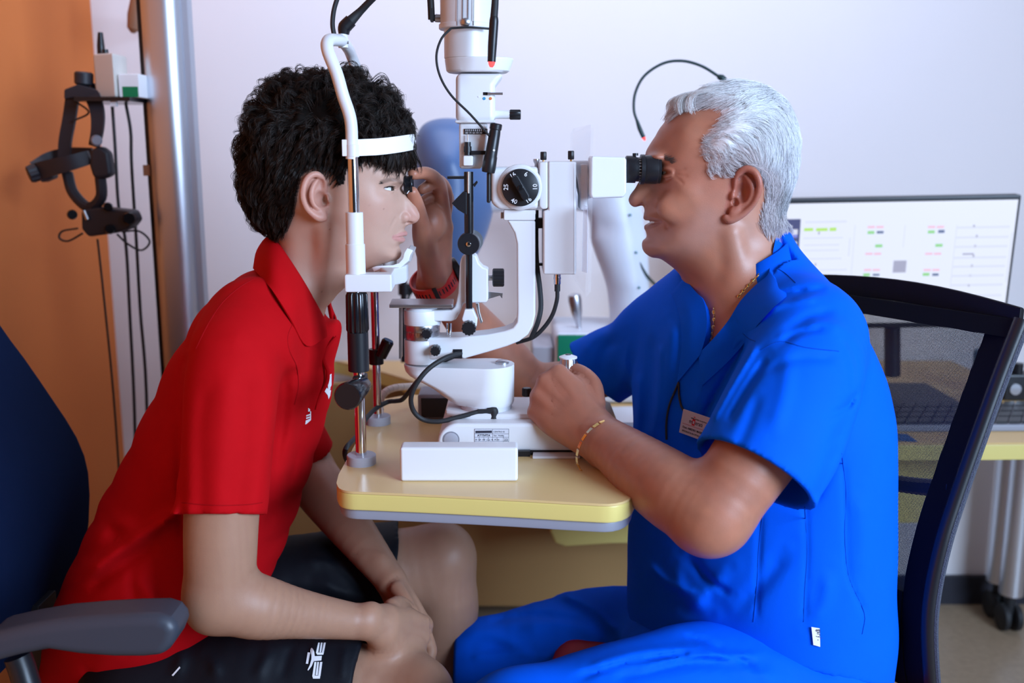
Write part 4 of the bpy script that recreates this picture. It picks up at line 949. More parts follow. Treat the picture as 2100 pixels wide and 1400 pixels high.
def wrinkle(S, amp, scale, seed=0, stretch=(1, 1, 1)):
    st = V(stretch); S.p.append((lambda X, d: d - amp*snoise(X*st, scale, seed), V((-9, -9, -9)), V((9, 9, 9)), 0, 'w'))
def hit(sdf, pts, y_start=0.75, y_end=2.4):
    """where the sight lines through photo points first meet a surface"""
    Dv = np.array([ray(x, y) for x, y in pts]); Dv /= np.linalg.norm(Dv, axis=1)[:, None]; t = y_start/Dv[:, 1]; O = np.array((0, 0, HC))
    for _ in range(60):
        X = O + Dv*t[:, None]; d = sdf.ev(X, X.min(0) - 0.3, X.max(0) + 0.3); t = t + np.clip(d, -0.01, 0.05)*0.75
    return O + Dv*t[:, None], -Dv
def decal(name, polys, sdf, m, parent, off=0.0012, th=0.0004):
    mb = MB()
    for poly in polys:
        X, tov = hit(sdf, poly); X = X + tov*off; n = unit(tov.mean(0)); mb.prism(list(X), n*th)
    return obj(name, mb, m, parent, smooth=False)
def seam(name, line, sdf, m, parent, r=0.0007, off=0.0002, sub=4):
    L_ = [tuple(q[:2]) for q in spline([(x, y, 0) for x, y in line], sub)]; X, tov = hit(sdf, L_); X = X + tov*off
    return obj(name, MB().tube(list(X), r, 6, 1), m, parent)
def decal_text(name, body, px, py, size, ang, sdf, m, parent, squeeze=1.0, off=0.0014, bold=0.0):
    X, tov = hit(sdf, [(px, py), (px + 6*math.cos(ang), py - 6*math.sin(ang)), (px - 6*math.sin(ang), py - 6*math.cos(ang))])
    return textmesh(body, size, X[0] + tov[0]*off, X[1] - X[0], X[2] - X[0], m, parent, name, squeeze=squeeze, bold=bold)
# ================================================================== people: shared builders
def head_pillow(outline, inner, fine, keep): return Pillow(outline, inner, Y0, out_px=14, Rc=0.035, step=0.0012, fine=fine, far_px=60, keep=keep)
def ear_parts(S, hp, P, side, flare):
    """P: dict of photo points; flare(px,py) -> extra distance from the head plane; side -1 near, +1 far"""
    def pt(x, y, off):
        q = at(x, y, Y0 - P['w'] - off)
        return q if side < 0 else mirror(q, Y0)
    hel = [pt(x, y, o) for x, y, o in P['helix']]
    S.chain(hel, P['helix_r'], k=0.003)
    pl = [pt(x, y, o) for x, y, o in P['plate']]
    for a, r in zip(pl, P['plate_r']): 
        ax_ = unit(V((P['back'], 0.45*side, 0))); up_ = unit(V((-0.15*P['back'], 0, 1))); nn = np.cross(ax_, up_); up2 = np.cross(nn, ax_)
        S.ell(a, (r[0], 0.0042, r[1]), k=0.004, rot=np.array([ax_, nn, up2]))
    S.chain([pt(x, y, o) for x, y, o in P['anti']], P['anti_r'], k=0.0025)
    for x, y, o, r in P['bumps']: S.ell(pt(x, y, o), r, k=0.004)
    for x, y, o, r in P['holes']: S.ell(pt(x, y, o), r, k=0.003, op='s')
def hand(S, W_, d, n, l, curls, spread, thumb, s=1.0, fk=0.0025, wr=0.0245):
    """W_: wrist; d: towards the knuckles; n: out of the palm; l: towards the thumb"""
    d = unit(d); n = unit(V(n) - d*np.dot(n, d)); l2 = np.cross(n, d); l = l2 if np.dot(l2, l) > 0 else -l2
    base = [(0.090, 0.026, 0.000), (0.094, 0.0055, -0.003), (0.088, -0.0155, -0.001), (0.078, -0.034, 0.004)]
    seg = [(0.044, 0.027, 0.022), (0.049, 0.031, 0.024), (0.045, 0.029, 0.023), (0.035, 0.022, 0.020)]
    rad = [0.0098, 0.0100, 0.0094, 0.0083]; tips = []
    W_ = V(W_)
    S.chain([W_ - d*0.03, W_, W_ + d*0.02], [wr*s, wr*0.96*s, wr*s], k=0.01, flat=(n, 0.74))
    for (bx_, by_, bz_), r in zip(base, rad):
        m_ = W_ + s*(d*bx_ + l*by_ + n*bz_)
        S.chain([W_ + s*(d*0.005 + l*by_*0.45), W_ + s*(d*bx_*0.55 + l*by_*0.85 - n*0.001), m_], [0.0165*s, 0.0145*s, r*1.22*s], k=0.014*s)
    S.ell(W_ + s*(d*0.045 + l*0.022 + n*0.010), V((0.030, 0.017, 0.014))*s, k=0.012*s, rot=np.array([unit(d + 0.35*l), unit(l - 0.35*d), n]))
    S.ell(W_ + s*(d*0.045 - l*0.022 + n*0.009), V((0.034, 0.013, 0.012))*s, k=0.012*s, rot=np.array([d, l, n]))
    for i, ((bx_, by_, bz_), sg, r) in enumerate(zip(base, seg, rad)):
        p = W_ + s*(d*bx_ + l*by_ + n*bz_); a = 0.0; pts = [p]; c = curls[i]
        dd = unit(d + l*spread[i])
        for j in range(3):
            a += c[j]; q = dd*math.cos(a) + n*math.sin(a); p = p + q*sg[j]*s; pts.append(p)
        # bent finger with firm knuckles
        S.chain([pts[0], (pts[0]*0.6 + pts[1]*0.4), pts[1], (pts[1] + pts[2])/2, pts[2], pts[3]], [r*1.12*s, r*0.98*s, r*1.0*s, r*0.90*s, r*0.86*s, r*0.72*s], k=fk, sub=3)
        tips.append((pts, unit(pts[3] - pts[2])))
    th = [W_ + s*(d*x + l*y + n*z) for x, y, z in thumb]
    S.chain(th, [0.0150*s, 0.0128*s, 0.0112*s, 0.0105*s, 0.0080*s][-len(th):] if len(th) <= 5 else 0.011*s, k=0.006, sub=4)
    return tips, th
def strand_paths(roots, dirs, steps):
    pos = [roots]; cur = roots.copy(); d = None
    for k in range(dirs['n']):
        d = dirs['f'](k, cur, d); d = d/np.maximum(np.linalg.norm(d, axis=1, keepdims=True), 1e-9); cur = cur + d*steps[:, None]; pos.append(cur)
    return np.stack(pos, 1)
def strands(name, P, width, m, parent, color=None, sides=3):
    """P (N, n+1, 3): hair paths turned into thin tapering tubes"""
    N, nst = P.shape[0], P.shape[1] - 1
    T = np.gradient(P, axis=1); T /= np.maximum(np.linalg.norm(T, axis=-1, keepdims=True), 1e-9)
    ref = rng.normal(size=(N, 1, 3)); A = np.cross(T, ref); A /= np.maximum(np.linalg.norm(A, axis=-1, keepdims=True), 1e-9); Bv = np.cross(T, A)
    t = np.linspace(0, 1, nst + 1)[None, :, None]; wd = width[:, None, None]*(1 - 0.75*t**2)
    rings = [P + wd*(math.cos(2*math.pi*j/sides)*A + math.sin(2*math.pi*j/sides)*Bv) for j in range(sides)]
    Vv = np.stack(rings, 2).reshape(-1, 3)
    base = (np.arange(N)*(nst + 1)*sides)[:, None, None]; kk = (np.arange(nst)*sides)[None, :, None]; jj = np.arange(sides)[None, None, :]
    a = base + kk + jj; b = base + kk + (jj + 1) % sides
    F = np.stack([a, b, b + sides, a + sides], -1).reshape(-1, 4)
    cf = None
    if color is not None:
        c3 = np.repeat(color, (nst + 1)*sides, axis=0); cf = lambda v: c3
    o, _, _ = net_obj(name, [(Vv, F)], m, parent, cf); o['kind'] = 'stuff'
    return o
def locks(G, per, spread, jit):
    """G (L, n+1, 3) guide paths -> strands bunched round each guide"""
    L_, n1 = G.shape[:2]; t = np.linspace(0, 1, n1)[None, :, None]; rep = np.repeat(np.arange(L_), per)
    off = rng.normal(size=(len(rep), 1, 3))*spread[rep][:, None, None]; ph = rng.random((len(rep), 1, 1))*6.28
    wig = rng.normal(size=(len(rep), 1, 3))*jit*np.sin(ph + t*7.0)*t
    P = G[rep] + off*(1 - 0.78*t**0.8) + wig
    ln = 0.72 + 0.34*rng.random((len(rep), 1)); tt = np.linspace(0, 1, n1)[None]*ln       # unequal lengths
    i = np.clip((tt*(n1 - 1)).astype(int), 0, n1 - 2); u = np.clip(tt*(n1 - 1) - i, 0, 1.6)[..., None]; ar = np.arange(len(rep))[:, None]
    return P[ar, i]*(1 - u) + P[ar, i + 1]*u
def pick_roots(v, f, mask_v, n):
    """random points with normals on the faces whose vertices are in the mask"""
    fm = mask_v[f].all(1); F = f[fm]; a, b, c, d = (v[F[:, i]] for i in range(4))
    nr = np.cross(c - a, d - b); ar = np.linalg.norm(nr, axis=1); nr /= np.maximum(ar, 1e-12)[:, None]
    idx = rng.choice(len(F), n, p=ar/ar.sum()); u = rng.random((n, 1)); w = rng.random((n, 1))
    P = (a[idx]*(1-u) + b[idx]*u)*(1-w) + (d[idx]*(1-u) + c[idx]*u)*w
    return P, nr[idx]
skin_y = mat('skin_young', (0.5, 0.3, 0.2), 0.46, vcol='Col', noise=0.07, nscale=45, bump=0.10, bscale=900, sss=0.12, spec=0.4)
skin_d = mat('skin_tanned', (0.4, 0.2, 0.12), 0.42, vcol='Col', noise=0.10, nscale=60, bump=0.10, bscale=800, sss=0.10, spec=0.5)
eye_white = mat('eye_white', (0.75, 0.74, 0.74), 0.15); iris_m = mat('iris_dark', (0.03, 0.018, 0.012), 0.12); teeth_m = mat('teeth', (0.72, 0.68, 0.60), 0.25)
hair_y = mat('dark_hair', (0.02, 0.013, 0.010), 0.42, vcol='Col', spec=0.35); hair_d = mat('white_hair', (0.7, 0.7, 0.72), 0.5, vcol='Col', spec=0.3)
def mix(c, b, m): return c*(1 - m[:, None]) + np.array(b)*m[:, None]
def sstep(d, a, b): return np.clip((d - a)/(b - a), 0, 1)**2*(3 - 2*np.clip((d - a)/(b - a), 0, 1))

# ================================================================== the young man
Y_OUT = [(540, 600), (556, 540), (566, 500), (552, 462), (532, 425), (518, 375), (515, 315), (528, 262), (560, 218), (610, 190), (670, 178), (730, 182), (780, 202), (815, 235), (834, 272), (840, 305), (838, 335), (832, 358),
         (829, 370), (825, 384), (834, 397), (844.5, 409), (853, 423), (860, 438), (860.5, 447), (854, 456), (843, 460), (832, 465), (829, 471), (832.5, 477), (831, 482), (826.5, 485.5), (827.5, 491), (824.5, 497), (818.5, 503), (820.5, 510), (823, 519), (821, 527), (814, 533), (805, 536), (785, 541), (762, 549), (740, 560), (715, 582), (690, 606), (668, 632), (645, 680), (630, 730)]
Y_IN = [(600, 290, .073), (660, 255, .070), (560, 330, .062), (720, 260, .066), (780, 270, .054), (815, 290, .036), (650, 330, .076), (720, 320, .072), (600, 370, .072), (540, 340, .042), (640, 220, .050), (740, 215, .046),
        (760, 335, .067), (792, 340, .055), (818, 345, .034), (700, 370, .074), (760, 370, .066), (640, 400, .073), (600, 420, .064), (560, 420, .044),
        (788, 374, .0565), (806, 372, .0440), (820, 374, .024), (785, 387, .0525), (797, 388, .0455), (806, 389, .0360), (815, 390, .021), (822, 391, .012), (770, 390, .0625),
        (770, 412, .064), (790, 404, .054), (804, 404, .041), (815, 405, .025), (824, 404, .0145), (835, 412, .0105), (826, 418, .0155), (812, 420, .031), (795, 420, .051), (740, 425, .068), (700, 425, .070),
        (848, 435, .0105), (838, 432, .0125), (828, 436, .0150), (818, 442, .021), (806, 445, .036), (852, 447, .0085), (842, 452, .0105),
        (785, 460, .051), (802, 465, .036), (815, 468, .0225), (822, 474, .0140), (760, 460, .060), (808, 486, .0245), (818, 486, .0150), (795, 487, .038), (818, 493, .0150), (808, 500, .024), (812, 520, .0175), (800, 525, .027), (790, 512, .037), (800, 505, .030),
        (765, 505, .049), (730, 500, .056), (700, 480, .062), (690, 500, .060), (760, 535, .034), (725, 530, .049), (690, 530, .054), (665, 470, .066),
        (640, 500, .056), (600, 490, .052), (640, 560, .055), (600, 550, .056), (690, 555, .047), (708, 570, .030), (645, 610, .052), (600, 610, .066), (615, 670, .050), (575, 520, .035), (570, 600, .05)]
zk_y = float(at(620, 700, Y0)[2]); yh = head_pillow(Y_OUT, Y_IN, set(range(18, 40)), lambda X: np.maximum(zk_y - X[:, 2], np.abs(X[:, 1] - Y0) - 0.085))
S = Sdf()
S.add(yh, yh.blo, yh.bhi, 0.0)
YE = {'w': 0.071, 'back': -1,
      'helix': [(664, 402, .001), (666, 388, .003), (664, 371, .007), (654, 359, .012), (641, 358, .016), (629, 368, .020), (622, 386, .023), (621, 405, .022), (628, 425, .018), (640, 438, .013), (653, 446, .009), (664, 447, .005)],
      'helix_r': [.0030, .0036, .0042, .0044, .0044, .0043, .0041, .0040, .0040, .0046, .0056, .0046],
      'plate': [(648, 385, .006), (645, 405, .006), (655, 428, .004)], 'plate_r': [(.015, .017), (.014, .020), (.011, .014)],
      'anti': [(652, 369, .009), (643, 380, .013), (638, 398, .015), (642, 416, .013), (652, 427, .009)], 'anti_r': [.0030, .0036, .0040, .0040, .0036],
      'bumps': [(671, 408, .004, (.0035, .0045, .0055)), (655, 440, .006, (.009, .0045, .008))],
      'holes': [(657, 408, .010, (.0075, .009, .0105)), (664, 412, .004, (.005, .010, .008)), (659, 380, .012, (.0045, .005, .008))]}
for sd in (-1, 1): ear_parts(S, yh, YE, sd, None)
def both(fn):
    for sd in (-1, 1): fn(lambda p: V(p) if sd < 0 else mirror(p, Y0), sd)
def yface(M_, sd):
    eyec = at(789.5, 387, Y0 - 0.033)
    S.ell(M_(at(812, 371, Y0 - 0.026)), (0.010, 0.020, 0.0045), k=0.008)                       # brow
    S.ell(M_(at(801.5, 387.4, Y0 - 0.047)), (0.0100, 0.022, 0.0027), k=0.0025, op='s', rot=np.array([unit((1, 0, -0.10)), (0, 1, 0), unit((0.10, 0, 1))]))   # eye opening
    S.chain([M_(at(781, 386, Y0 - 0.0535)), M_(at(788, 382, Y0 - 0.0505)), M_(at(797, 380, Y0 - 0.0455)), M_(at(806, 382.5, Y0 - 0.038)), M_(at(811, 386, Y0 - 0.031))], [.0014, .0019, .0020, .0019, .0014], k=0.002)    # upper lid
    S.chain([M_(at(783, 388, Y0 - 0.0525)), M_(at(791, 392, Y0 - 0.0480)), M_(at(800, 393.5, Y0 - 0.0420)), M_(at(807, 392, Y0 - 0.036))], [.0012, .0016, .0016, .0012], k=0.002)          # lower lid
    S.ell(M_(at(826, 446, Y0 - 0.0135)), (0.0095, 0.0058, 0.0078), k=0.0022)                     # wing of the nose
    S.ell(M_(at(838, 456.5, Y0 - 0.0070)), (0.0055, 0.0032, 0.0026), k=0.002, op='s')             # nostril
    S.chain([at(830.5, 478.5, Y0), M_(at(824, 480, Y0 - 0.0115)), M_(at(815, 484, Y0 - 0.0190)), M_(at(808, 486.5, Y0 - 0.0240))], [.0030, .0032, .0023, .0012], k=0.003)
    S.chain([at(824.5, 491, Y0), M_(at(820, 491.5, Y0 - 0.0105)), M_(at(813, 489.5, Y0 - 0.0185)), M_(at(808, 487.2, Y0 - 0.0240))], [.0038, .0036, .0026, .0012], k=0.003)
    S.chain([at(829, 485.6, Y0), M_(at(822, 485.8, Y0 - 0.0135)), M_(at(814, 486.6, Y0 - 0.0215)), M_(at(806, 487.3, Y0 - 0.0270))], [.0010, .0010, .0010, .0007], k=0.0015, op='s')
    S.chain([M_(at(812, 450, Y0 - 0.0310)), M_(at(806, 465, Y0 - 0.0375)), M_(at(800, 480, Y0 - 0.0410))], [.0008, .0010, .0006], k=0.006, op='s')   # fold beside the mouth
both(yface)
# neck muscle and throat
S.chain([at(668, 470, Y0 - 0.058), at(666, 530, Y0 - 0.048), at(652, 590, Y0 - 0.034), at(638, 640, Y0 - 0.016)], [.010, .010, .009, .008], k=0.014)
S.chain([mirror(p, Y0) for p in (at(668, 470, Y0 - 0.058), at(666, 530, Y0 - 0.048), at(652, 590, Y0 - 0.034), at(638, 640, Y0 - 0.016))], [.010, .010, .009, .008], k=0.014)
y_head_sdf = S
lo = V((at(500, 400, Y0)[0], Y0 - 0.115, at(600, 690, Y0)[2])); hi = V((at(875, 400, Y0)[0], Y0 + 0.115, at(600, 160, Y0)[2]))
y_head = surface_net(S, lo, hi, 0.0016)
YH_POLY = [(850, 300), (834, 330), (812, 318), (790, 322), (770, 332), (748, 333), (735, 343), (712, 346), (706, 378), (694, 380), (684, 358), (660, 346), (640, 345), (618, 362), (610, 400), (604, 440), (590, 474), (566, 494), (540, 500), (470, 400), (470, 150), (860, 150)]
def near_px(v):
    q = v.copy(); q[:, 1] = Y0 - np.abs(q[:, 1] - Y0); return to_px(q)
def y_skin_color(v):
    c = np.tile(np.array((0.43, 0.213, 0.132)), (len(v), 1)); P = near_px(v)
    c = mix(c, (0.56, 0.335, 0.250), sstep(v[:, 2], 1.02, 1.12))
    head = (P[:, 1] < 720) & (np.abs(v[:, 1] - Y0) < 0.13) & (v[:, 2] > 0.98)
    lip = np.minimum(seg_dist(P, [(833, 478.5), (824, 480), (815, 484), (808, 486.5)]), seg_dist(P, [(828, 491), (820, 491), (813, 489.5), (808, 487)]))
    c = mix(c, (0.55, 0.22, 0.20), head*(1 - sstep(lip, 2.5, 6.0))*0.75)
    ear = head*in_poly(P, [(615, 385), (625, 360), (650, 350), (672, 365), (676, 420), (670, 455), (640, 448), (620, 420)])*(np.abs(v[:, 1] - Y0) > 0.069)
    c = mix(c, (0.58, 0.24, 0.18), ear*0.55)
    nose = head*(1 - sstep(np.hypot(P[:, 0] - 848, P[:, 1] - 443), 8, 30))
    c = mix(c, (0.60, 0.27, 0.21), nose*0.5)
    cheek = head*(1 - sstep(np.hypot(P[:, 0] - 775, P[:, 1] - 430), 10, 60)); c = mix(c, (0.60, 0.30, 0.23), cheek*0.3)
    brow = head*(1 - sstep(seg_dist(P, [(783, 373), (800, 368), (815, 369), (822, 374)]), 2.0, 6.0)); c = mix(c, (0.05, 0.03, 0.02), brow*0.55)
    sc_ = head*in_poly(P, YH_POLY); c = mix(c, (0.10, 0.06, 0.05), sc_*0.9)
    for mx_, my_, r_ in ((676, 470, 1.8), (757, 421, 1.4), (787, 428, 1.2), (744, 475, 1.6), (660, 598, 1.6)): c = mix(c, (0.20, 0.09, 0.06), head*(1 - sstep(np.hypot(P[:, 0] - mx_, P[:, 1] - my_), r_*0.5, r_*1.4))*0.7)
    return c
# --- outline of the trunk as clothed
SH_OUT = [(85, 1420), (92, 1340), (106, 1270), (130, 1205), (170, 1125), (202, 1055), (235, 985), (275, 905), (325, 805), (385, 690), (430, 618), (475, 580), (520, 553), (560, 548), (610, 585), (655, 642), (690, 655), (700, 675), (697, 695), (690, 722), (684, 760), (680, 800), (668, 850), (641, 935), (616, 1010), (591, 1085), (568, 1150), (552, 1190), (520, 1290), (440, 1400), (300, 1450), (180, 1450)]
SH_IN = [(220, 1230, .165), (330, 1160, .165), (440, 1120, .150), (500, 1130, .120), (400, 900, .160), (480, 860, .155), (560, 830, .125), (620, 830, .080), (655, 760, .045), (340, 1000, .165), (500, 1000, .145), (560, 1040, .085), (460, 690, .160), (530, 630, .112), (590, 660, .105), (560, 740, .145), (640, 700, .065), (170, 1290, .135), (450, 1250, .140), (280, 1330, .175), (140, 1370, .110), (380, 760, .115), (330, 880, .120), (270, 1000, .120), (215, 1110, .125)]
sp_ = Pillow(SH_OUT, SH_IN, Y0, out_px=20, Rc=0.06, step=0.003, closed=True, far_px=90)
# --- limbs (one body field: head, neck, trunk, arms, hands, legs)
B_ = Sdf(); B_.p += y_head_sdf.p
sh_n, el_n, wr_n = at(480, 700, 1.285), at(450, 1220, 1.222), at(785, 1281, 1.335)
B_.chain([sh_n, at(468, 860, 1.245), at(455, 1050, 1.228), at(452, 1150, 1.222), el_n], [.050, .049, .0475, .046, .0445], k=0.02)
B_.chain([el_n, at(520, 1242, 1.235), at(600, 1256, 1.265), at(690, 1269, 1.30), wr_n], [.044, .043, .0345, .0275, .0225], k=0.015)
B_.ell(at(432, 1256, 1.222), (.018, .020, .018), k=0.03)
kn = at(884, 1324, 1.420)
hand(B_, wr_n, kn - wr_n, (0.05, 0.72, -0.55), (0.2, 0.5, 0.8), [(0.45, 0.55, 0.3), (0.55, 0.6, 0.35), (0.65, 0.65, 0.35), (0.75, 0.65, 0.35)], (0.06, 0.0, -0.05, -0.10),
     [(0.022, 0.030, 0.008), (0.048, 0.042, 0.016), (0.080, 0.042, 0.024), (0.108, 0.030, 0.030)], s=1.03)
B_.chain([wr_n + V((0.005, -0.012, 0.012)), at(830, 1290, 1.365), at(858, 1306, 1.395)], [.004, .0045, .003], k=0.012)       # tendon ridge
sh_f, el_f, wr_f = at(520, 690, 1.63), at(628, 965, 1.665), at(800, 1188, 1.500)
B_.chain([sh_f, at(575, 830, 1.655), el_f], [.048, .047, .046], k=0.02)
B_.chain([el_f, at(672, 1020, 1.615), at(735, 1103, 1.548), wr_f], [.046, .0445, .0345, .0245], k=0.015)
kf = at(858, 1282, 1.468)
hand(B_, wr_f, kf - wr_f, (-0.55, -0.55, -0.35), (-0.4, -0.6, 0.5), [(0.3, 0.5, 0.3), (0.35, 0.5, 0.3), (0.4, 0.5, 0.3), (0.45, 0.5, 0.3)], (0.05, 0.0, -0.05, -0.10),
     [(0.022, 0.030, 0.008), (0.050, 0.044, 0.012), (0.082, 0.050, 0.016), (0.110, 0.044, 0.018)], s=0.97)
hip_n, kn_n = at(335, 1430, 1.37), at(838, 1437, 1.335)
B_.chain([hip_n, at(520, 1415, 1.35), at(700, 1420, 1.34), kn_n], [.092, .086, .074, .064], k=0.03)
B_.ell(at(868, 1420, 1.315), (.036, .042, .040), k=0.03)
B_.chain([kn_n, kn_n + V((0.035, 0.0, -0.12)), kn_n + V((0.02, 0.01, -0.28)), V((kn_n[0] + 0.01, kn_n[1] + 0.01, 0.085))], [.058, .056, .045, .034], k=0.02)
hip_f, kn_f = at(375, 1335, 1.56), at(898, 1150, 1.635)
B_.chain([hip_f, at(560, 1235, 1.59), at(760, 1180, 1.62), kn_f], [.092, .086, .074, .063], k=0.03)
B_.ell(at(925, 1128, 1.625), (.030, .038, .036), k=0.03)
B_.chain([kn_f, kn_f + V((0.012, -0.005, -0.11)), kn_f + V((-0.035, -0.01, -0.26)), V((kn_f[0] - 0.04, kn_f[1], 0.085))], [.060, .056, .046, .034], k=0.02)
for k_, dx_ in ((kn_n, 0.01), (kn_f, -0.04)):
    f0 = V((k_[0] + dx_, k_[1], 0.085)); B_.chain([f0, f0 + V((0.0, 0, -0.045)), f0 + V((0.10, 0, -0.055)), f0 + V((0.17, 0, -0.062))], [.034, .034, .030, .020], k=0.02)
B_.add(lambda X: sp_(X) + 0.016, sp_.blo, sp_.bhi, 0.02); B_.chain([sh_n, at(540, 680, Y0), sh_f], [.045, .05, .045], k=0.03); B_.chain([hip_n, at(290, 1340, Y0), hip_f], [.085, .085, .085], k=0.03)
def box_of(*pts, m=0.0):
    P = np.array(pts); return P.min(0) - m, P.max(0) + m
y_parts = [y_head]
lo_, hi_ = box_of(at(360, 1020, 1.30), at(360, 1380, 1.30), at(930, 1400, 1.30), V((at(925, 1330, 1.49)[0], 1.15, 0.45)), V((-0.1, 1.49, 0.86)))
y_parts.append(surface_net(B_, V((-0.47, 1.15, 0.44)), V((-0.075, 1.50, 0.84)), 0.0024))
y_parts.append(surface_net(B_, V((-0.42, 1.4975, 0.44)), V((-0.04, 1.74, 0.90)), 0.0024))
y_parts.append(surface_net(B_, V((-0.80, 1.15, 0.40)), V((-0.05, 1.78, 1.03)), 0.007))
y_parts.append(surface_net(B_, V((-0.25, 1.24, 0.0)), V((0.10, 1.72, 0.45)), 0.006))
YP = thing('person', 'young man in red polo shirt and black shorts resting his chin on the chin rest', 'person', (float(hip_n[0]), Y0, 0.40))
y_body, _, _ = net_obj('body', y_parts, skin_y, YP, y_skin_color)
y_body['label'] = 'head, bare arms and legs of the seated young man'
# --- eyes
for sd, yy in ((-1, Y0 - 0.033), (1, Y0 + 0.033)):
    c_ = at(789.5, 387, Y0 - 0.033); c_[1] = yy
    e_ = obj('eye', MB().ball(c_, 0.0121, 28, 18), eye_white, YP)
    g_ = unit((1.0, 0.10*sd, -0.03)); obj('iris', MB().lathe(c_ + g_*0.0100, c_ + g_, [(0, 0.0066), (0.0014, 0.0060), (0.0020, 0.0045), (0.0026, 0.002), (0.0027, 0)], 24), iris_m, e_)
# --- hair
hv, hf = y_head
P_ = near_px(hv); hm = in_poly(P_, YH_POLY)
nrm = np.zeros_like(hv)
fn_ = np.cross(hv[hf[:, 2]] - hv[hf[:, 0]], hv[hf[:, 3]] - hv[hf[:, 1]])
for i in range(4): np.add.at(nrm, hf[:, i], fn_)
nrm /= np.maximum(np.linalg.norm(nrm, axis=1), 1e-12)[:, None]
edge_d = seg_dist(P_, YH_POLY[:19])
def y_thick(P2, ed):
    frt = sstep(P2[:, 0], 690, 800); lowm = 1 - sstep(ed, 2, 75)
    return (0.0125*(1 - 0.62*frt))*(1 - 0.80*lowm) + 0.0012
cap_v = hv + nrm*(y_thick(P_, edge_d)*(1 + 0.18*snoise(hv, 40, 1)))[:, None]
sel = hm[hf].all(1); used = np.unique(hf[sel]); remap = np.full(len(hv), -1); remap[used] = np.arange(len(used))
hair_under = mat('hair_underlayer', (0.010, 0.008, 0.007), 0.9, spec=0.05)  # matte dark hair cap beneath the curls
y_hair, _, _ = net_obj('hair', [(cap_v[used], remap[hf[sel]])], hair_under, YP)
y_hair['label'] = 'dark brown curly hair, shorter at the sides'
def dark(n): 
    br_ = rng.random((n, 1))**1.5; return (np.array((0.012, 0.009, 0.008))*(1 - br_) + np.array((0.040, 0.022, 0.015))*br_)
def young_guides(n, nst=11):
    R_, N_ = pick_roots(hv, hf, hm, n); Pp = near_px(R_); ed = seg_dist(Pp, YH_POLY[:19])
    th_ = y_thick(Pp, ed); R_ = R_ + N_*(th_*0.75)[:, None]
    top = 1 - sstep(Pp[:, 1], 200, 330); front = sstep(Pp[:, 0], 690, 800); low = 1 - sstep(ed, 8, 80)
    fl = np.stack([-0.55 + 1.15*front + 0.6*top*(1 - front), 0*top, -0.8*(1 - top) - 0.15 - 0.35*front], -1)
    fl += 0.55*np.stack([snoise(R_, 16, 3), snoise(R_, 16, 4), snoise(R_, 16, 5)], -1)*(0.35 + 0.65*np.maximum(top, 0.3))[:, None]*(1 - 0.6*low)[:, None]
    T1 = fl - N_*(fl*N_).sum(1)[:, None]; T1 /= np.maximum(np.linalg.norm(T1, axis=1), 1e-6)[:, None]; T2 = np.cross(N_, T1)
    soft = np.clip(np.maximum(top, front) + 0.25, 0, 1)
    L_ = (0.030 + 0.010*top + 0.004*front)*(1 - 0.55*low)*(0.8 + 0.4*rng.random(n)); H = (0.0035 + 0.0065*(1 - front)*(1 - low) + 0.0020*top)*(0.6 + 0.9*rng.random(n))
    rc = (0.0008 + 0.0062*np.maximum(top, 0.6*front) + 0.0008*(1 - low))*(0.6 + 0.8*rng.random(n))*(1 - 0.75*low); turns = (0.45 + (0.35 + 0.6*rng.random(n))*soft)*np.where(rng.random(n) < 0.5, -1, 1); th0 = rng.random(n)*6.28
    t = np.linspace(0, 1, nst + 1)[None]; q = th0[:, None] + turns[:, None]*6.28*t
    h = H[:, None]*np.sin(np.pi*np.minimum(t*0.75, 1)) - (L_[:, None]*t)**2/(2*0.085) + 0.25*rc[:, None]
    ramp = np.clip(t*2.2, 0, 1)
    G = R_[:, None] + N_[:, None]*(h + rc[:, None]*ramp*np.sin(q))[..., None] + T1[:, None]*(L_[:, None]*t)[..., None] + T2[:, None]*(rc[:, None]*ramp*np.cos(q))[..., None]
    return G, 0.0012 + 0.0016*(1 - low)
G_, sp2 = young_guides(1900)
P2_ = locks(G_, 15, sp2, 0.0011); strands('curls', P2_, 0.00018 + 0.00016*rng.random(len(P2_)), hair_y, y_hair, dark(len(P2_)))
def fringe_guides(n, nst=9):
    out = []
    for i in range(n):
        x0 = 768 + 72*rng.random(); y0 = 282 + 14*rng.random(); y1 = np.interp(x0, [768, 780, 790, 806, 822, 842], [333, 340, 352, 357, 352, 346]) + rng.normal()*4
        amp = 5 + 8*rng.random(); ph = rng.random()*6.28; dr = rng.normal()*9 + (4 if x0 > 815 else -2); row = []
        sd = -1 if rng.random() < 0.62 else 1; lift = 0.0035 + 0.004*rng.random()
        for k in range(nst + 1):
            t = k/nst; px_ = x0 + dr*t + amp*math.sin(ph + 4.2*t)*t; py_ = y0 + (y1 - y0)*t
            w2 = yh.w(min(px_, 836), py_); q = at(px_, py_, Y0 - w2) + V((0.55*lift, -lift, 0))*(0.6 + 0.8*math.sin(math.pi*t)); row.append(q if sd < 0 else mirror(q, Y0))
        out.append(row)
    return np.array(out)
G_ = fringe_guides(150); P2_ = locks(G_, 20, np.full(len(G_), 0.0022), 0.0008)
strands('fringe', P2_, 0.00025 + 0.00022*rng.random(len(P2_)), hair_y, y_hair, dark(len(P2_)))
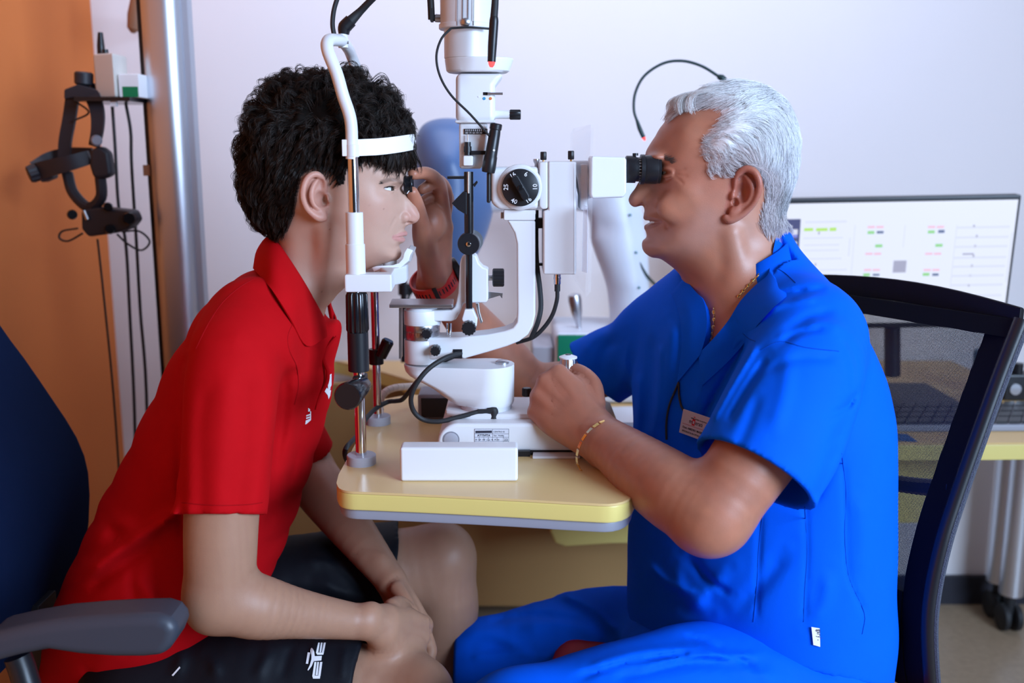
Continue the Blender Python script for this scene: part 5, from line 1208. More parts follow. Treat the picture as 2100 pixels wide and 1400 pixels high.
# eyebrows and lashes
def brow_strands(name, line, wline, n, L0, col0, parent, m, sp=3.0, dirv=(-0.8, 0, 0.25)):
    obs = []
    for sd in (-1, 1):
        i = rng.random(n); P2 = np.array([np.interp(i, np.linspace(0, 1, len(line)), [p[j] for p in line]) for j in (0, 1, 2)]).T
        R_ = np.array([at(a_, b_ + sp*(rng.random() - 0.5)*2, Y0 - w2) for a_, b_, w2 in P2]); N_ = np.tile(V((0.5, -0.8, 0.1)), (n, 1))
        if sd > 0: R_[:, 1] = 2*Y0 - R_[:, 1]; N_[:, 1] *= -1
        dv = np.tile(V(dirv), (n, 1)); dv[:, 1] = -0.35 if sd < 0 else 0.35; dv += 0.16*rng.normal(size=(n, 3))
        f = lambda k, c, d: dv + N_*(0.5 - 0.3*k)
        strands(name, strand_paths(R_, dict(n=3, f=f), np.full(n, L0/3)*(0.7 + 0.6*rng.random(n))), np.full(n, 0.00025), m, parent, np.tile(np.array(col0), (n, 1)))
brow_strands('eyebrow', [(784, 374, .0575), (796, 370, .0510), (808, 368.5, .0430), (818, 371, .0290), (823, 375, .020)], None, 800, 0.0055, (0.018, 0.011, 0.009), y_hair, hair_y, 2.4, (-1.0, 0, 0.05))
brow_strands('eyelash', [(786, 384.5, .0525), (796, 381.5, .0470), (805, 383.5, .0400)], None, 60, 0.006, (0.01, 0.008, 0.007), y_hair, hair_y, 0.4, (1.0, 0, -0.1))
# --- polo shirt
red_m = mat('red_polo', (0.50, 0.0030, 0.0065), 0.8, noise=0.06, nscale=40, bump=0.2, bscale=1500, spec=0.10)
red_dark = mat('red_stitch', (0.36, 0.003, 0.006), 0.8, spec=0.1)
T = Sdf()
T.add(sp_, sp_.blo, sp_.bhi, 0)
T.chain([at(515, 660, 1.35), at(486, 745, 1.280), at(470, 870, 1.250), at(456, 1074, 1.228)], [.060, .0635, .0610, .0585], k=0.045)
T.chain([at(545, 660, 1.57), at(560, 745, 1.63), at(585, 870, 1.655), at(626, 950, 1.672)], [.060, .062, .060, .057], k=0.045)
# sleeve ends: cut square and hollow
ax_n = unit(at(456, 1064, 1.228) - at(468, 860, 1.248)); hem_n = at(455, 1055, 1.228)
def cut_end(S_, c, ax, rmax, slope=None):
    c = V(c); ax = unit(ax)
    def fn(X):
        q = X - c; t = q @ ax; rr = np.linalg.norm(q - t[:, None]*ax, axis=1); return np.maximum(-t, rr - rmax)
    S_.add(fn, c - rmax - 0.08, c + rmax + 0.08, 0.0, 's')
# folds
for ln, a_, w_ in (([(165, 1185), (240, 1130), (310, 1085), (372, 1050)], .016, 16), ([(175, 1215), (250, 1160), (330, 1110)], -.008, 14), ([(175, 1140), (215, 1085), (255, 1075), (290, 1105)], .006, 16), ([(200, 1060), (235, 1090), (262, 1130)], -.006, 14), ([(240, 1180), (290, 1200), (330, 1260)], .006, 16), ([(270, 1150), (275, 1230), (300, 1290)], -.006, 12),
                   ([(572, 700), (580, 780), (576, 880), (562, 1000), (550, 1100)], -.006, 15), ([(548, 740), (548, 860), (530, 1000), (520, 1100)], .0035, 16), ([(470, 745), (460, 850), (450, 980), (448, 1100)], .0035, 22), ([(425, 780), (412, 880), (412, 1000), (412, 1100)], -.0025, 15), ([(505, 760), (502, 900), (488, 1020), (484, 1100)], -.003, 15), ([(385, 720), (366, 790), (368, 900), (372, 1000), (374, 1110)], -.004, 10),
                   ([(610, 760), (600, 860), (575, 960), (560, 1060)], .005, 14), ([(640, 780), (622, 880), (590, 1000)], -.005, 10), ([(430, 690), (480, 690), (530, 720)], .004, 25), ([(600, 720), (622, 780), (628, 860)], .004, 12), ([(300, 900), (330, 960), (335, 1040)], .005, 25), ([(100, 1330), (180, 1330), (260, 1340)], .005, 20), ([(180, 1360), (182, 1400)], -.005, 10)):
    fold(T, ln, a_, w_)
wrinkle(T, 0.0009, 7, 8, (1, 1, 0.5))
cut_end(T, hem_n, (0.0, -0.36, -0.93), 0.085)
ax_f = unit(at(640, 985, 1.68) - at(585, 870, 1.655)); cut_end(T, at(620, 935, 1.67), ax_f, 0.085)
T.chain([at(462, 1000, 1.233), at(454, 1075, 1.228)], [.046, .0515], k=0.004, op='s', sub=1)
T.chain([el_f - ax_f*0.05, el_f + ax_f*0.03], [.044, .0515], k=0.004, op='s', sub=1)
# hem line of the shirt over the shorts
sh_net = surface_net(T, V((-0.84, 1.14, 0.42)), V((-0.10, 1.77, 1.13)), 0.0037)
y_shirt, _, _ = net_obj('polo_shirt', [sh_net], red_m, YP); y_shirt['label'] = 'red short-sleeved polo shirt'
# --- collar
def collar(name, rows, m, parent, th=0.0022, sub=5):
    """rows: list of 3-D polylines (each the same number of points), near half only; mirrored to the far side"""
    G = []
    for r_ in rows:
        near = spline(r_, sub); far = [mirror(p, Y0) for p in near[1:]]; G.append(far[::-1] + near)
    G = [list(c) for c in zip(*[spline([g[i] for g in G], 4) for i in range(len(G[0]))])]
    n = len(G[0]); A = np.array(G); du = np.gradient(A, axis=1); dv = np.gradient(A, axis=0); N_ = np.cross(du, dv); N_ /= np.maximum(np.linalg.norm(N_, axis=-1, keepdims=True), 1e-9)
    top_ = A + N_*th/2; bot = A - N_*th/2; mb = MB(); r = len(G)
    vs = list(top_.reshape(-1, 3)) + list(bot.reshape(-1, 3)); o = r*n; fs = []
    for i in range(r - 1):
        for j in range(n - 1):
            a = i*n + j; fs += [(a, a+1, a+n+1, a+n), (o+a, o+a+n, o+a+n+1, o+a+1)]
    for j in range(n - 1): fs += [(j, o+j, o+j+1, j+1), ((r-1)*n+j, (r-1)*n+j+1, o+(r-1)*n+j+1, o+(r-1)*n+j)]
    for i in range(r - 1): fs += [(i*n, (i+1)*n, o+(i+1)*n, o+i*n), (i*n+n-1, o+i*n+n-1, o+(i+1)*n+n-1, (i+1)*n+n-1)]
    mb.add(vs, fs); return obj(name, mb, m, parent, ang=60)
def on_shirt(pts, off):
    X, tv = hit(T, pts); return [p + t*o for p, t, o in zip(X, tv, off)]
c_top = [at(551, 486, Y0)] + [yh.near(x, y, o) for x, y, o in ((570, 500, .006), (592, 530, .006), (624, 580, .006), (650, 626, .005))] + [at(668, 660, Y0 - .030)]
c_in = [p + V((0.004, 0.010 if i else 0, -0.030)) for i, p in enumerate(c_top)]
c_out = [at(520, 550, Y0)] + on_shirt([(534, 566), (556, 592), (594, 652), (628, 709), (670, 690)], (.008, .008, .008, .008, .008))
c_mid = [(p*0.45 + q*0.55) + V((-0.004 if i == 0 else 0, -0.010 if 0 < i < 5 else -0.004*(i > 0), 0.006)) for i, (p, q) in enumerate(zip(c_top, c_out))]
cl_ = collar('collar', [c_in, c_top, c_mid, c_out], red_m, y_shirt)
# placket, buttons, prints
Tw = T
obj('placket_edge', MB().tube([at(690, 690, Y0 - .028), at(672, 712, Y0 - .036), at(664, 735, Y0 - .040), at(672, 760, Y0 - .036), at(670, 785, Y0 - .036), at(655, 815, Y0 - .044), at(648, 840, Y0 - .05)], [.002, .003, .0035, .003, .003, .0025, .001], 8), red_m, y_shirt)
seam('shoulder_seam', [(520, 572), (490, 590), (455, 622), (425, 668), (402, 715)], T, red_dark, y_shirt, 0.0008)
seam('sleeve_hem_stitch', [(373, 1030), (410, 1034), (460, 1036), (510, 1034), (538, 1030)], T, red_dark, y_shirt, 0.0006)
seam('placket_stitch', [(602, 660), (590, 690), (594, 720), (608, 750), (612, 790), (604, 830)], T, red_dark, y_shirt, 0.0006)
decal('chest_emblem', [[(676, 768), (680, 766), (680, 790), (678, 793), (677, 800), (673, 798), (672, 782)], [(666, 791), (676, 800), (679, 800), (677, 812), (674, 818), (672, 810), (664, 800)]], T, print_white, y_shirt)
decal('chest_print', [[(632, 836), (636, 839), (636, 843), (632, 844)], [(628, 851), (637, 848), (637, 851), (628, 854)], [(628, 856), (637, 853), (637, 856), (628, 859)], [(627, 862), (638, 857), (638, 861), (629, 869), (626, 870)], [(636, 843), (638, 843), (638, 861), (636, 861)]], T, print_white, y_shirt)
# --- shorts
Q = Sdf()
Q.chain([hip_n, at(500, 1412, 1.35), at(650, 1414, 1.345), at(770, 1424, 1.34)], [.108, .1005, .092, .087], k=0.03)
Q.chain([hip_f, at(560, 1232, 1.59), at(700, 1192, 1.615), at(850, 1160, 1.633)], [.108, .100, .090, .082], k=0.03)
Q.chain([hip_n, at(300, 1350, Y0), hip_f], [.10, .10, .10], k=0.04)
tn = unit(kn_n - at(500, 1412, 1.35)); cut_end(Q, at(742, 1420, 1.34), tn + V((0, 0, 0.02)), 0.16); tf = unit(kn_f - at(560, 1232, 1.59)); cut_end(Q, at(806, 1150, 1.63), unit(tf + V((0.0, 0.0, -0.38))), 0.14)
Q.chain([at(720, 1420, 1.34) - tn*0.0, at(770, 1424, 1.34)], [.076, .079], k=0.003, op='s', sub=1); Q.chain([at(800, 1172, 1.627), at(850, 1160, 1.633)], [.068, .072], k=0.003, op='s', sub=1)
for ln, a_, w_ in (([(420, 1340), (440, 1370), (430, 1400)], .006, 12), ([(560, 1320), (540, 1360), (520, 1400)], .005, 12), ([(600, 1315), (585, 1360), (575, 1400)], -.004, 10), ([(650, 1310), (640, 1350)], .004, 8), ([(715, 1315), (705, 1350), (700, 1400)], .003, 8), ([(340, 1330), (370, 1350), (350, 1400)], .006, 14)): fold(Q, ln, a_, w_, Yc=1.45)
for ln, a_, w_ in (([(640, 1180), (690, 1210), (740, 1230)], .006, 14), ([(600, 1150), (680, 1150), (740, 1170)], .005, 14), ([(660, 1120), (720, 1180), (760, 1230)], -.006, 12), ([(560, 1200), (640, 1220), (700, 1250)], -.005, 12)): fold(Q, ln, a_, w_, Yc=1.46, side=1)
wrinkle(Q, 0.0014, 9, 3)
q_net = surface_net(Q, V((-0.80, 1.20, 0.36)), V((-0.06, 1.78, 0.75)), 0.004)
shorts_m = mat('black_shorts', (0.006, 0.007, 0.011), 0.6, spec=0.2, bump=0.1, bscale=900)
y_shorts, _, _ = net_obj('shorts', [q_net], shorts_m, YP); y_shorts['label'] = 'black sports shorts with a white logo'
# white logo on the shorts
def K(pts): return [(600 + x/12.72, 1290 + y/12.72) for x, y in pts]
decal('shorts_logo', [K(p) for p in (
    [(668, 345), (712, 345), (672, 600), (610, 610)], [(738, 345), (785, 345), (745, 600), (700, 600)], [(815, 345), (868, 345), (815, 610), (762, 600)], [(610, 605), (818, 605), (800, 662), (640, 662)],
    [(395, 600), (460, 605), (405, 900), (345, 895)],
    [(500, 480), (530, 510), (570, 590), (578, 690), (560, 820), (500, 960), (410, 1075), (388, 1060), (450, 930), (490, 780), (490, 680), (466, 570), (475, 500)], [(560, 700), (765, 690), (750, 810), (555, 830)],
    [(570, 850), (622, 850), (580, 1200), (512, 1230)], [(645, 850), (690, 850), (655, 1195), (600, 1195)], [(718, 850), (778, 850), (728, 1215), (668, 1200)], [(512, 1205), (725, 1205), (712, 1285), (535, 1285)])], Q, print_white, y_shorts, off=0.0016)
decal('piping', [[(352, 1384), (368, 1366), (370, 1369), (355, 1386)]], Q, print_white, y_shorts)
# ================================================================== the doctor
D_OUT = [(1441, 720), (1440, 660), (1432, 615), (1412, 578), (1392, 559), (1374, 544), (1352, 530), (1343, 528.5), (1328, 523), (1319, 513.5), (1316.5, 502), (1319.5, 492), (1326, 486), (1325, 477), (1323, 469), (1325, 464), (1334, 458), (1332, 453), (1324, 449.5), (1320.5, 443), (1322, 433), (1320, 424), (1311, 422.5), (1302, 424.5), (1294, 421), (1289, 411), (1291, 403), (1298, 392), (1308, 376), (1320, 357), (1330, 341), (1329, 328), (1325, 313), (1333, 296), (1345, 278), (1362, 252), (1385, 226), (1420, 203), (1470, 188), (1520, 187), (1567, 202), (1601, 236), (1618, 290), (1617, 345), (1605, 398), (1594, 440), (1592, 480), (1598, 520), (1618, 560), (1650, 600)]
D_IN = [(1500, 280, .075), (1560, 300, .068), (1440, 275, .066), (1400, 265, .054), (1540, 380, .066), (1480, 230, .062), (1590, 330, .046), (1540, 230, .056), (1370, 285, .040), (1500, 340, .076), (1420, 240, .050),
        (1425, 320, .068), (1395, 325, .061), (1370, 320, .047), (1350, 312, .032), (1338, 312, .020), (1375, 338, .0530), (1358, 334, .0395), (1346, 336, .027), (1338, 340, .017),
        (1383, 356, .0560), (1370, 356, .0480), (1358, 357, .0365), (1347, 358, .0235), (1336, 358, .0135), (1325, 362, .009), (1405, 355, .064),
        (1400, 385, .067), (1378, 385, .0555), (1362, 388, .042), (1350, 388, .030), (1340, 388, .0195), (1330, 385, .0145), (1318, 382, .0105), (1440, 390, .070), (1480, 390, .071),
        (1300, 405, .0125), (1310, 400, .0140), (1322, 402, .0160), (1334, 406, .0215), (1345, 410, .034), (1298, 414, .0100), (1310, 416, .0120),
        (1365, 425, .050), (1395, 435, .061), (1345, 432, .034), (1334, 436, .0225), (1328, 440, .0145), (1430, 440, .067), (1356, 455, .0285), (1345, 455, .019), (1336, 449, .0125), (1337, 465, .0135), (1350, 470, .026),
        (1332, 500, .0195), (1345, 510, .029), (1340, 485, .022), (1362, 490, .040), (1358, 518, .033), (1385, 480, .053), (1410, 510, .054), (1450, 480, .064), (1490, 460, .067), (1470, 505, .063), (1420, 545, .042), (1440, 575, .040), (1390, 545, .022),
        (1500, 530, .062), (1550, 510, .056), (1470, 570, .055), (1540, 570, .064), (1500, 620, .060), (1460, 620, .036), (1570, 470, .047), (1580, 540, .050), (1480, 690, .058), (1540, 690, .08), (1600, 620, .06), (1540, 440, .062)]
zk_d = float(at(1500, 715, Y0)[2]); xk_d = float(at(1640, 600, Y0)[0]); dh = head_pillow(D_OUT, D_IN, set(range(7, 33)), lambda X: np.maximum(np.maximum(zk_d - X[:, 2], np.abs(X[:, 1] - Y0) - 0.085), X[:, 0] - xk_d))
S = Sdf(); S.add(dh, dh.blo, dh.bhi, 0.0)
DE = {'w': 0.069, 'back': 1,
      'helix': [(1509, 402, .002), (1508, 384, .004), (1511, 364, .008), (1521, 350, .012), (1535, 346, .016), (1549, 354, .020), (1557, 372, .022), (1556, 393, .020), (1547, 415, .016), (1531, 433, .012), (1512, 446, .008), (1497, 451, .005), (1489, 446, .003)],
      'helix_r': [.0028, .0036, .0044, .0048, .0050, .0048, .0044, .0042, .0042, .0044, .0050, .0054, .0045],
      'plate': [(1532, 372, .006), (1530, 395, .006), (1514, 425, .004)], 'plate_r': [(.017, .019), (.016, .021), (.012, .015)],
      'anti': [(1528, 362, .009), (1540, 376, .014), (1543, 394, .014), (1534, 412, .011), (1522, 421, .008)], 'anti_r': [.0030, .0038, .0044, .0042, .0036],
      'bumps': [(1503, 402, .004, (.0040, .0045, .0065)), (1508, 436, .006, (.0085, .0045, .0095)), (1512, 422, .007, (.0045, .004, .005))],
      'holes': [(1522, 394, .010, (.0095, .009, .0140)), (1508, 414, .006, (.0042, .008, .0060)), (1520, 372, .011, (.0055, .005, .0070))]}
for sd in (-1, 1): ear_parts(S, dh, DE, sd, None)
def dface(M_, sd):
    S.ell(M_(at(1346, 322, Y0 - 0.026)), (0.011, 0.022, 0.0060), k=0.010)
    S.ell(M_(at(1356, 353.5, Y0 - 0.044)), (0.0075, 0.020, 0.0014), k=0.0025, op='s')
    S.chain([M_(at(1382, 352, Y0 - 0.0560)), M_(at(1373, 347, Y0 - 0.0515)), M_(at(1364, 345.5, Y0 - 0.0455)), M_(at(1356, 348, Y0 - 0.0385)), M_(at(1350, 352, Y0 - 0.031))], [.0016, .0024, .0026, .0024, .0016], k=0.003)
    S.chain([M_(at(1380, 356, Y0 - 0.0550)), M_(at(1371, 360, Y0 - 0.0500)), M_(at(1362, 361.5, Y0 - 0.0435)), M_(at(1354, 360, Y0 - 0.036))], [.0014, .0020, .0021, .0014], k=0.003)
    for ln in ([(1384, 356), (1396, 360), (1408, 361)], [(1383, 352), (1394, 350), (1404, 346)], [(1382, 360), (1392, 368), (1400, 376)], [(1374, 366), (1364, 371), (1355, 371)]):
        S.chain([M_(dh.near(x, y, 0.0004)) for x, y in ln], [.0009, .0010, .0006], k=0.003, op='s')
    S.ell(M_(at(1334, 411, Y0 - 0.0150)), (0.0105, 0.0068, 0.0085), k=0.0024)
    S.ell(M_(at(1315, 421.5, Y0 - 0.0075)), (0.0058, 0.0034, 0.0028), k=0.002, op='s')
    S.chain([M_(dh.near(1345, 415, 0)), M_(dh.near(1356, 430, 0)), M_(dh.near(1364, 448, 0)), M_(dh.near(1366, 465, 0))], [.0012, .0022, .0022, .0010], k=0.008, op='s')      # smile fold
    S.ell(M_(dh.near(1378, 428, -0.006)), (0.020, 0.012, 0.018), k=0.014)                        # cheek raised by the smile
    S.chain([at(1325, 446.5, Y0), M_(at(1333, 448.5, Y0 - 0.0120)), M_(at(1343, 451, Y0 - 0.0200)), M_(at(1356, 453.5, Y0 - 0.0280))], [.0030, .0030, .0022, .0012], k=0.003)
    S.chain([at(1327, 465.5, Y0), M_(at(1334, 464.5, Y0 - 0.0115)), M_(at(1344, 461, Y0 - 0.0195)), M_(at(1356, 456, Y0 - 0.0280))], [.0036, .0034, .0026, .0012], k=0.003)
    S.chain([at(1322, 455.5, Y0), M_(at(1334, 456, Y0 - 0.0140)), M_(at(1345, 456, Y0 - 0.0230)), M_(at(1356, 455, Y0 - 0.0290))], [.0026, .0024, .0019, .0007], k=0.0015, op='s')
both(dface)
S.chain([at(1500, 480, Y0 - 0.060), at(1510, 540, Y0 - 0.056), at(1500, 600, Y0 - 0.045), at(1470, 680, Y0 - 0.025)], [.010, .013, .013, .011], k=0.016)
for ln in ([(1570, 500), (1550, 520), (1520, 535)], [(1575, 520), (1555, 540), (1525, 555)], [(1480, 600), (1465, 630), (1455, 660)]): S.chain([dh.near(x, y, 0.0005) for x, y in ln], [.0006, .0010, .0005], k=0.003, op='s')
d_head_sdf = S

# --- trunk as stacked rotated ovals
TH = R(32); FW = V((-math.cos(TH), -math.sin(TH), 0)); LF = V((math.sin(TH), -math.cos(TH), 0))
YT = 1.475
st_z = np.array([0.40, 0.50, 0.58, 0.66, 0.74, 0.82, 0.90, 0.97, 1.02, 1.06, 1.095, 1.13, 1.16])
st_px = np.array([1545, 1545, 1546, 1548, 1550, 1552, 1550, 1542, 1534, 1528, 1526, 1530, 1535.])
st_a = np.array([.215, .230, .232, .226, .222, .222, .222, .215, .200, .172, .135, .095, .060])
st_b = np.array([.165, .178, .180, .178, .172, .166, .160, .148, .132, .112, .092, .075, .055])
def xz(px_, z_): 
    lo_, hi_ = -200.0, 1800.0
    for _ in range(40):
        m_ = (lo_ + hi_)/2
        if at(px_, m_, YT)[2] > z_: lo_ = m_
        else: hi_ = m_
    return float(at(px_, m_, YT)[0])
st_x = np.array([xz(p_, z_) for p_, z_ in zip(st_px, st_z)])
zz = np.linspace(0.36, 1.20, 169)
def sm(y_): 
    v_ = np.interp(zz, st_z, y_); k_ = np.ones(9)/9; return np.convolve(np.pad(v_, 4, mode='edge'), k_, 'valid')
tA, tB, tX = sm(st_a), sm(st_b), sm(st_x); tdA, tdB = np.gradient(tA, zz), np.gradient(tB, zz)
def trunk(shrink=0.0):
    def fn(X):
        z = X[:, 2]; a = np.interp(z, zz, tA) - shrink; b = np.interp(z, zz, tB) - shrink; da = np.interp(z, zz, tdA); db = np.interp(z, zz, tdB); cx_ = np.interp(z, zz, tX)
        dx = X[:, 0] - cx_; dy = X[:, 1] - YT; u = dx*LF[0] + dy*LF[1]; v = dx*FW[0] + dy*FW[1]
        q = np.sqrt((u/a)**2 + (v/b)**2) + 1e-6; gz = -(u*u*da/a**3 + v*v*db/b**3)/q
        g = np.sqrt((u/(a*a*q))**2 + (v/(b*b*q))**2 + gz*gz); d = (q - 1)/np.maximum(g, 1e-3)
        return np.clip(np.maximum(d, z - 1.17), -0.1, 0.3)
    return fn
TLO, THI = V((0.05, 1.15, 0.36)), V((0.70, 1.80, 1.18))
# --- body field
B2 = Sdf(); B2.p += d_head_sdf.p
B2.add(trunk(0.014), TLO, THI, 0.03)
sh2, el2, wr2 = at(1660, 690, 1.315), at(1462, 1056, 1.165), at(1212, 884, 1.352)
B2.chain([sh2, at(1600, 850, 1.215), at(1530, 960, 1.18), el2], [.056, .054, .0505, .0455], k=0.02)
B2.chain([el2, at(1400, 1020, 1.195), at(1335, 975, 1.245), at(1270, 925, 1.305), wr2], [.0455, .0495, .0460, .0375, .0305], k=0.02)
B2.ell(at(1437, 1093, 1.155), (.022, .020, .016), k=0.03)
mk = at(1117, 792, 1.412)
h_tips, h_th = hand(B2, wr2, mk - wr2, (0.30, 0.80, -0.42), (0.5, 0.1, 0.8), [(1.05, 1.15, 0.6), (1.15, 1.2, 0.6), (1.2, 1.2, 0.6), (1.25, 1.2, 0.6)], (0.02, 0.0, -0.03, -0.06),
     [(0.024, 0.030, 0.006), (0.050, 0.046, 0.014), (0.083, 0.044, 0.022), (0.106, 0.026, 0.030)], s=1.10, wr=0.030)
for f_, t_ in ((0.024, 0.9), (0.004, 0.95), (-0.016, 0.88)):       # tendons on the back of the hand
    dd = unit(mk - wr2); nn = unit(V((0.30, 0.80, -0.42)) - dd*np.dot((0.30, 0.80, -0.42), dd)); ll = np.cross(nn, dd); ll = ll if np.dot(ll, (0.5, 0.1, 0.8)) > 0 else -ll
    B2.chain([wr2 + dd*0.02 + ll*f_*0.5 - nn*0.013, wr2 + dd*0.055 + ll*f_*0.85 - nn*0.0125, wr2 + dd*0.092 + ll*f_ - nn*0.008], [.0022, .0032, .0048], k=0.008)
# far arm holding the lens
sh3, el3, wr3 = at(1330, 735, 1.62), at(1086, 790, 1.70), at(892, 585, 1.60)
B2.chain([sh3, at(1195, 778, 1.70), el3], [.044, .039, .037], k=0.012)

B2.chain([el3, at(1040, 748, 1.69), at(975, 676, 1.66), at(930, 622, 1.625), wr3], [.038, .0465, .041, .0335, .030], k=0.012)
H3 = at(905, 425, 1.575); d3 = unit(H3 - wr3); n3 = unit(V((-0.82, -0.35, 0.05)) - d3*np.dot((-0.82, -0.35, 0.05), d3)); l3 = np.cross(n3, d3); l3 = l3 if l3[1] < 0 else -l3
B2.chain([wr3 - d3*0.02, wr3 + d3*0.015], [.029, .030], k=0.012, flat=(n3, 0.8))
kn3 = [wr3 + d3*a_ + l3*b_ + n3*c_ for a_, b_, c_ in ((0.104, 0.024, 0.0), (0.107, 0.003, -0.004), (0.100, -0.017, -0.002), (0.088, -0.035, 0.004))]
for q_ in kn3: B2.chain([wr3 + (q_ - wr3)*0.08, wr3 + (q_ - wr3)*0.55, q_], [.0185, .0165, .0128], k=0.015)
B2.ell(wr3 + d3*0.050 + l3*0.020 + n3*0.013, (.036, .018, .016), k=0.014, rot=np.array([unit(d3 + 0.3*l3), unit(l3 - 0.3*d3), n3])); B2.ell(wr3 + d3*0.050 - l3*0.022 + n3*0.011, (.036, .015, .014), k=0.014, rot=np.array([d3, l3, n3]))
B2.ell(at(882, 455, 1.535), (.024, .022, .030), k=0.018)
LENS = at(838, 379, 1.448)
i_tip = at(848, 357, 1.455); B2.chain([kn3[0], at(904, 396, 1.535), at(895, 370, 1.51), at(874, 355, 1.480), i_tip], [.0125, .0112, .0108, .0095, .0080], k=0.004, sub=4)
B2.chain([kn3[1], at(914, 398, 1.56), at(900, 372, 1.535), at(884, 378, 1.51), at(866, 388, 1.50)], [.0125, .0112, .0105, .0095, .0075], k=0.003, sub=4)
B2.chain([kn3[2], at(918, 410, 1.58), at(905, 392, 1.565), at(884, 402, 1.54), at(868, 412, 1.53)], [.0118, .0105, .0100, .0090, .0072], k=0.003, sub=4)
B2.chain([kn3[3], at(916, 430, 1.595), at(904, 418, 1.585), at(886, 428, 1.565), at(874, 436, 1.555)], [.0105, .0095, .0090, .0080, .0066], k=0.003, sub=4)
th_tip = at(846, 394, 1.447); B2.chain([wr3 + d3*0.022 + l3*0.024 + n3*0.010, at(868, 492, 1.525), at(862, 450, 1.490), at(852, 415, 1.462), th_tip], [.0185, .0160, .0125, .0112, .0082], k=0.010, sub=5)
for ln in ([(872, 495), (880, 520), (884, 545)], [(866, 500), (872, 525), (878, 548)], [(878, 490), (888, 515), (892, 540)], [(873, 440), (885, 452), (902, 455)]):
    pass
d_parts = []
hp2, kp2 = at(1640, 1420, 1.35), at(1065, 1515, 1.165); hp3, kp3 = at(1470, 1330, 1.585), at(990, 1372, 1.605)
for h_, k_ in ((hp2, kp2), (hp3, kp3)):
    B2.chain([h_, (h_ + k_)/2, k_], [.088, .080, .058], k=0.03); B2.chain([k_, V((k_[0] + 0.02, k_[1], 0.30)), V((k_[0] + 0.03, k_[1], 0.09))], [.052, .048, .036], k=0.02)
lo = V((at(1280, 400, Y0)[0], Y0 - 0.115, at(1500, 690, Y0)[2])); hi = V((at(1640, 400, Y0)[0], Y0 + 0.115, at(1500, 175, Y0)[2]))
lo[2] = 0.955; d_head = surface_net(B2, lo, hi, 0.0017)
d_parts = [d_head, surface_net(B2, V((-0.01, 1.08, 0.72)), V((0.36, 1.52, 1.00)), 0.0023), surface_net(B2, V((-0.19, 1.40, 0.80)), V((0.10, 1.80, 1.28)), 0.0023)]
d_parts.append(surface_net(B2, V((0.05, 1.12, 0.44)), V((0.60, 1.80, 0.975)), 0.006))
DP = thing('person', 'grey-haired doctor in blue scrubs looking into the slit lamp eyepiece', 'person', (float(hp2[0]), YT, 0.40))
DH_POLY = [(1368, 262), (1383, 236), (1422, 230), (1448, 226), (1474, 230), (1470, 248), (1456, 260), (1441, 277), (1430, 304), (1448, 335), (1446, 357), (1460, 358), (1488, 354), (1506, 350), (1522, 338), (1545, 342), (1566, 365), (1568, 400), (1560, 425), (1553, 448), (1562, 470), (1582, 478), (1605, 484), (1660, 400), (1660, 150), (1360, 150)]
def d_skin_color(v):
    c = np.tile(np.array((0.455, 0.180, 0.105)), (len(v), 1)); P = near_px(v); c = mix(c, (0.46, 0.15, 0.105), (0.5 + 0.35*snoise(v, 14, 2)).clip(0, 1)*0.35); c = mix(c, (0.34, 0.15, 0.10), (0.5 + 0.4*snoise(v, 45, 12)).clip(0, 1)*0.25); head = (v[:, 2] > 1.03) & (v[:, 0] > 0.12) & (np.abs(v[:, 1] - Y0) < 0.14)
    lip = np.minimum(seg_dist(P, [(1323, 446.5), (1333, 448.5), (1343, 451), (1355, 453.5)]), seg_dist(P, [(1325, 466), (1334, 465), (1344, 461), (1355, 456)]))
    c = mix(c, (0.30, 0.10, 0.085), head*(1 - sstep(lip, 2.0, 5.0))*0.6)
    ear = head*in_poly(P, [(1483, 440), (1500, 345), (1535, 338), (1566, 365), (1562, 400), (1530, 445), (1495, 460)])*(np.abs(v[:, 1] - Y0) > 0.067); c = mix(c, (0.42, 0.13, 0.09), ear*0.7)
    st = head*(1 - sstep(seg_dist(P, [(1325, 500), (1370, 505), (1420, 490), (1450, 460)]), 12, 55)); c = mix(c, (0.45, 0.25, 0.20), st*0.45)
    hl_ = head*in_poly(P, DH_POLY)*sstep(seg_dist(P, DH_POLY[:23]), 0, 14); c = mix(c, (0.62, 0.47, 0.45), hl_*0.9)
    bk = head*(1 - sstep(np.hypot(P[:, 0] - 1545, P[:, 1] - 500), 30, 90)); c = mix(c, (0.48, 0.27, 0.19), bk*0.5)
    return c
d_body, _, _ = net_obj('body', d_parts, skin_d, DP, d_skin_color); d_body['label'] = 'head, hands and bare forearms of the doctor'
for sd in (-1, 1):
    c_ = at(1372.5, 353, Y0 - 0.033); c_[1] = Y0 + sd*0.033; e_ = obj('eye', MB().ball(c_, 0.0116, 28, 18), eye_white, DP)
    g_ = unit((-1, 0.05*sd, 0)); obj('iris', MB().lathe(c_ + g_*0.0100, c_ + g_*2, [(0, 0.0064), (0.0014, 0.0058), (0.0022, 0.004), (0.0026, 0)], 24), iris_m, e_)
row = [[at(1333.5, y_, Y0), at(1335, y_, Y0 - .008), at(1340, y_, Y0 - .015), at(1350, y_ - 0.3*(y_ - 455), Y0 - .022)] for y_ in (452.5, 457.5)]
m = MB(); g0_ = [mirror(p, Y0) for p in row[0][:0:-1]] + row[0]; g1_ = [mirror(p, Y0) for p in row[1][:0:-1]] + row[1]; m.add(g0_ + g1_, [(i, i+1, i+1+len(g0_), i+len(g0_)) for i in range(len(g0_) - 1)])
obj('teeth', m, teeth_m, DP)
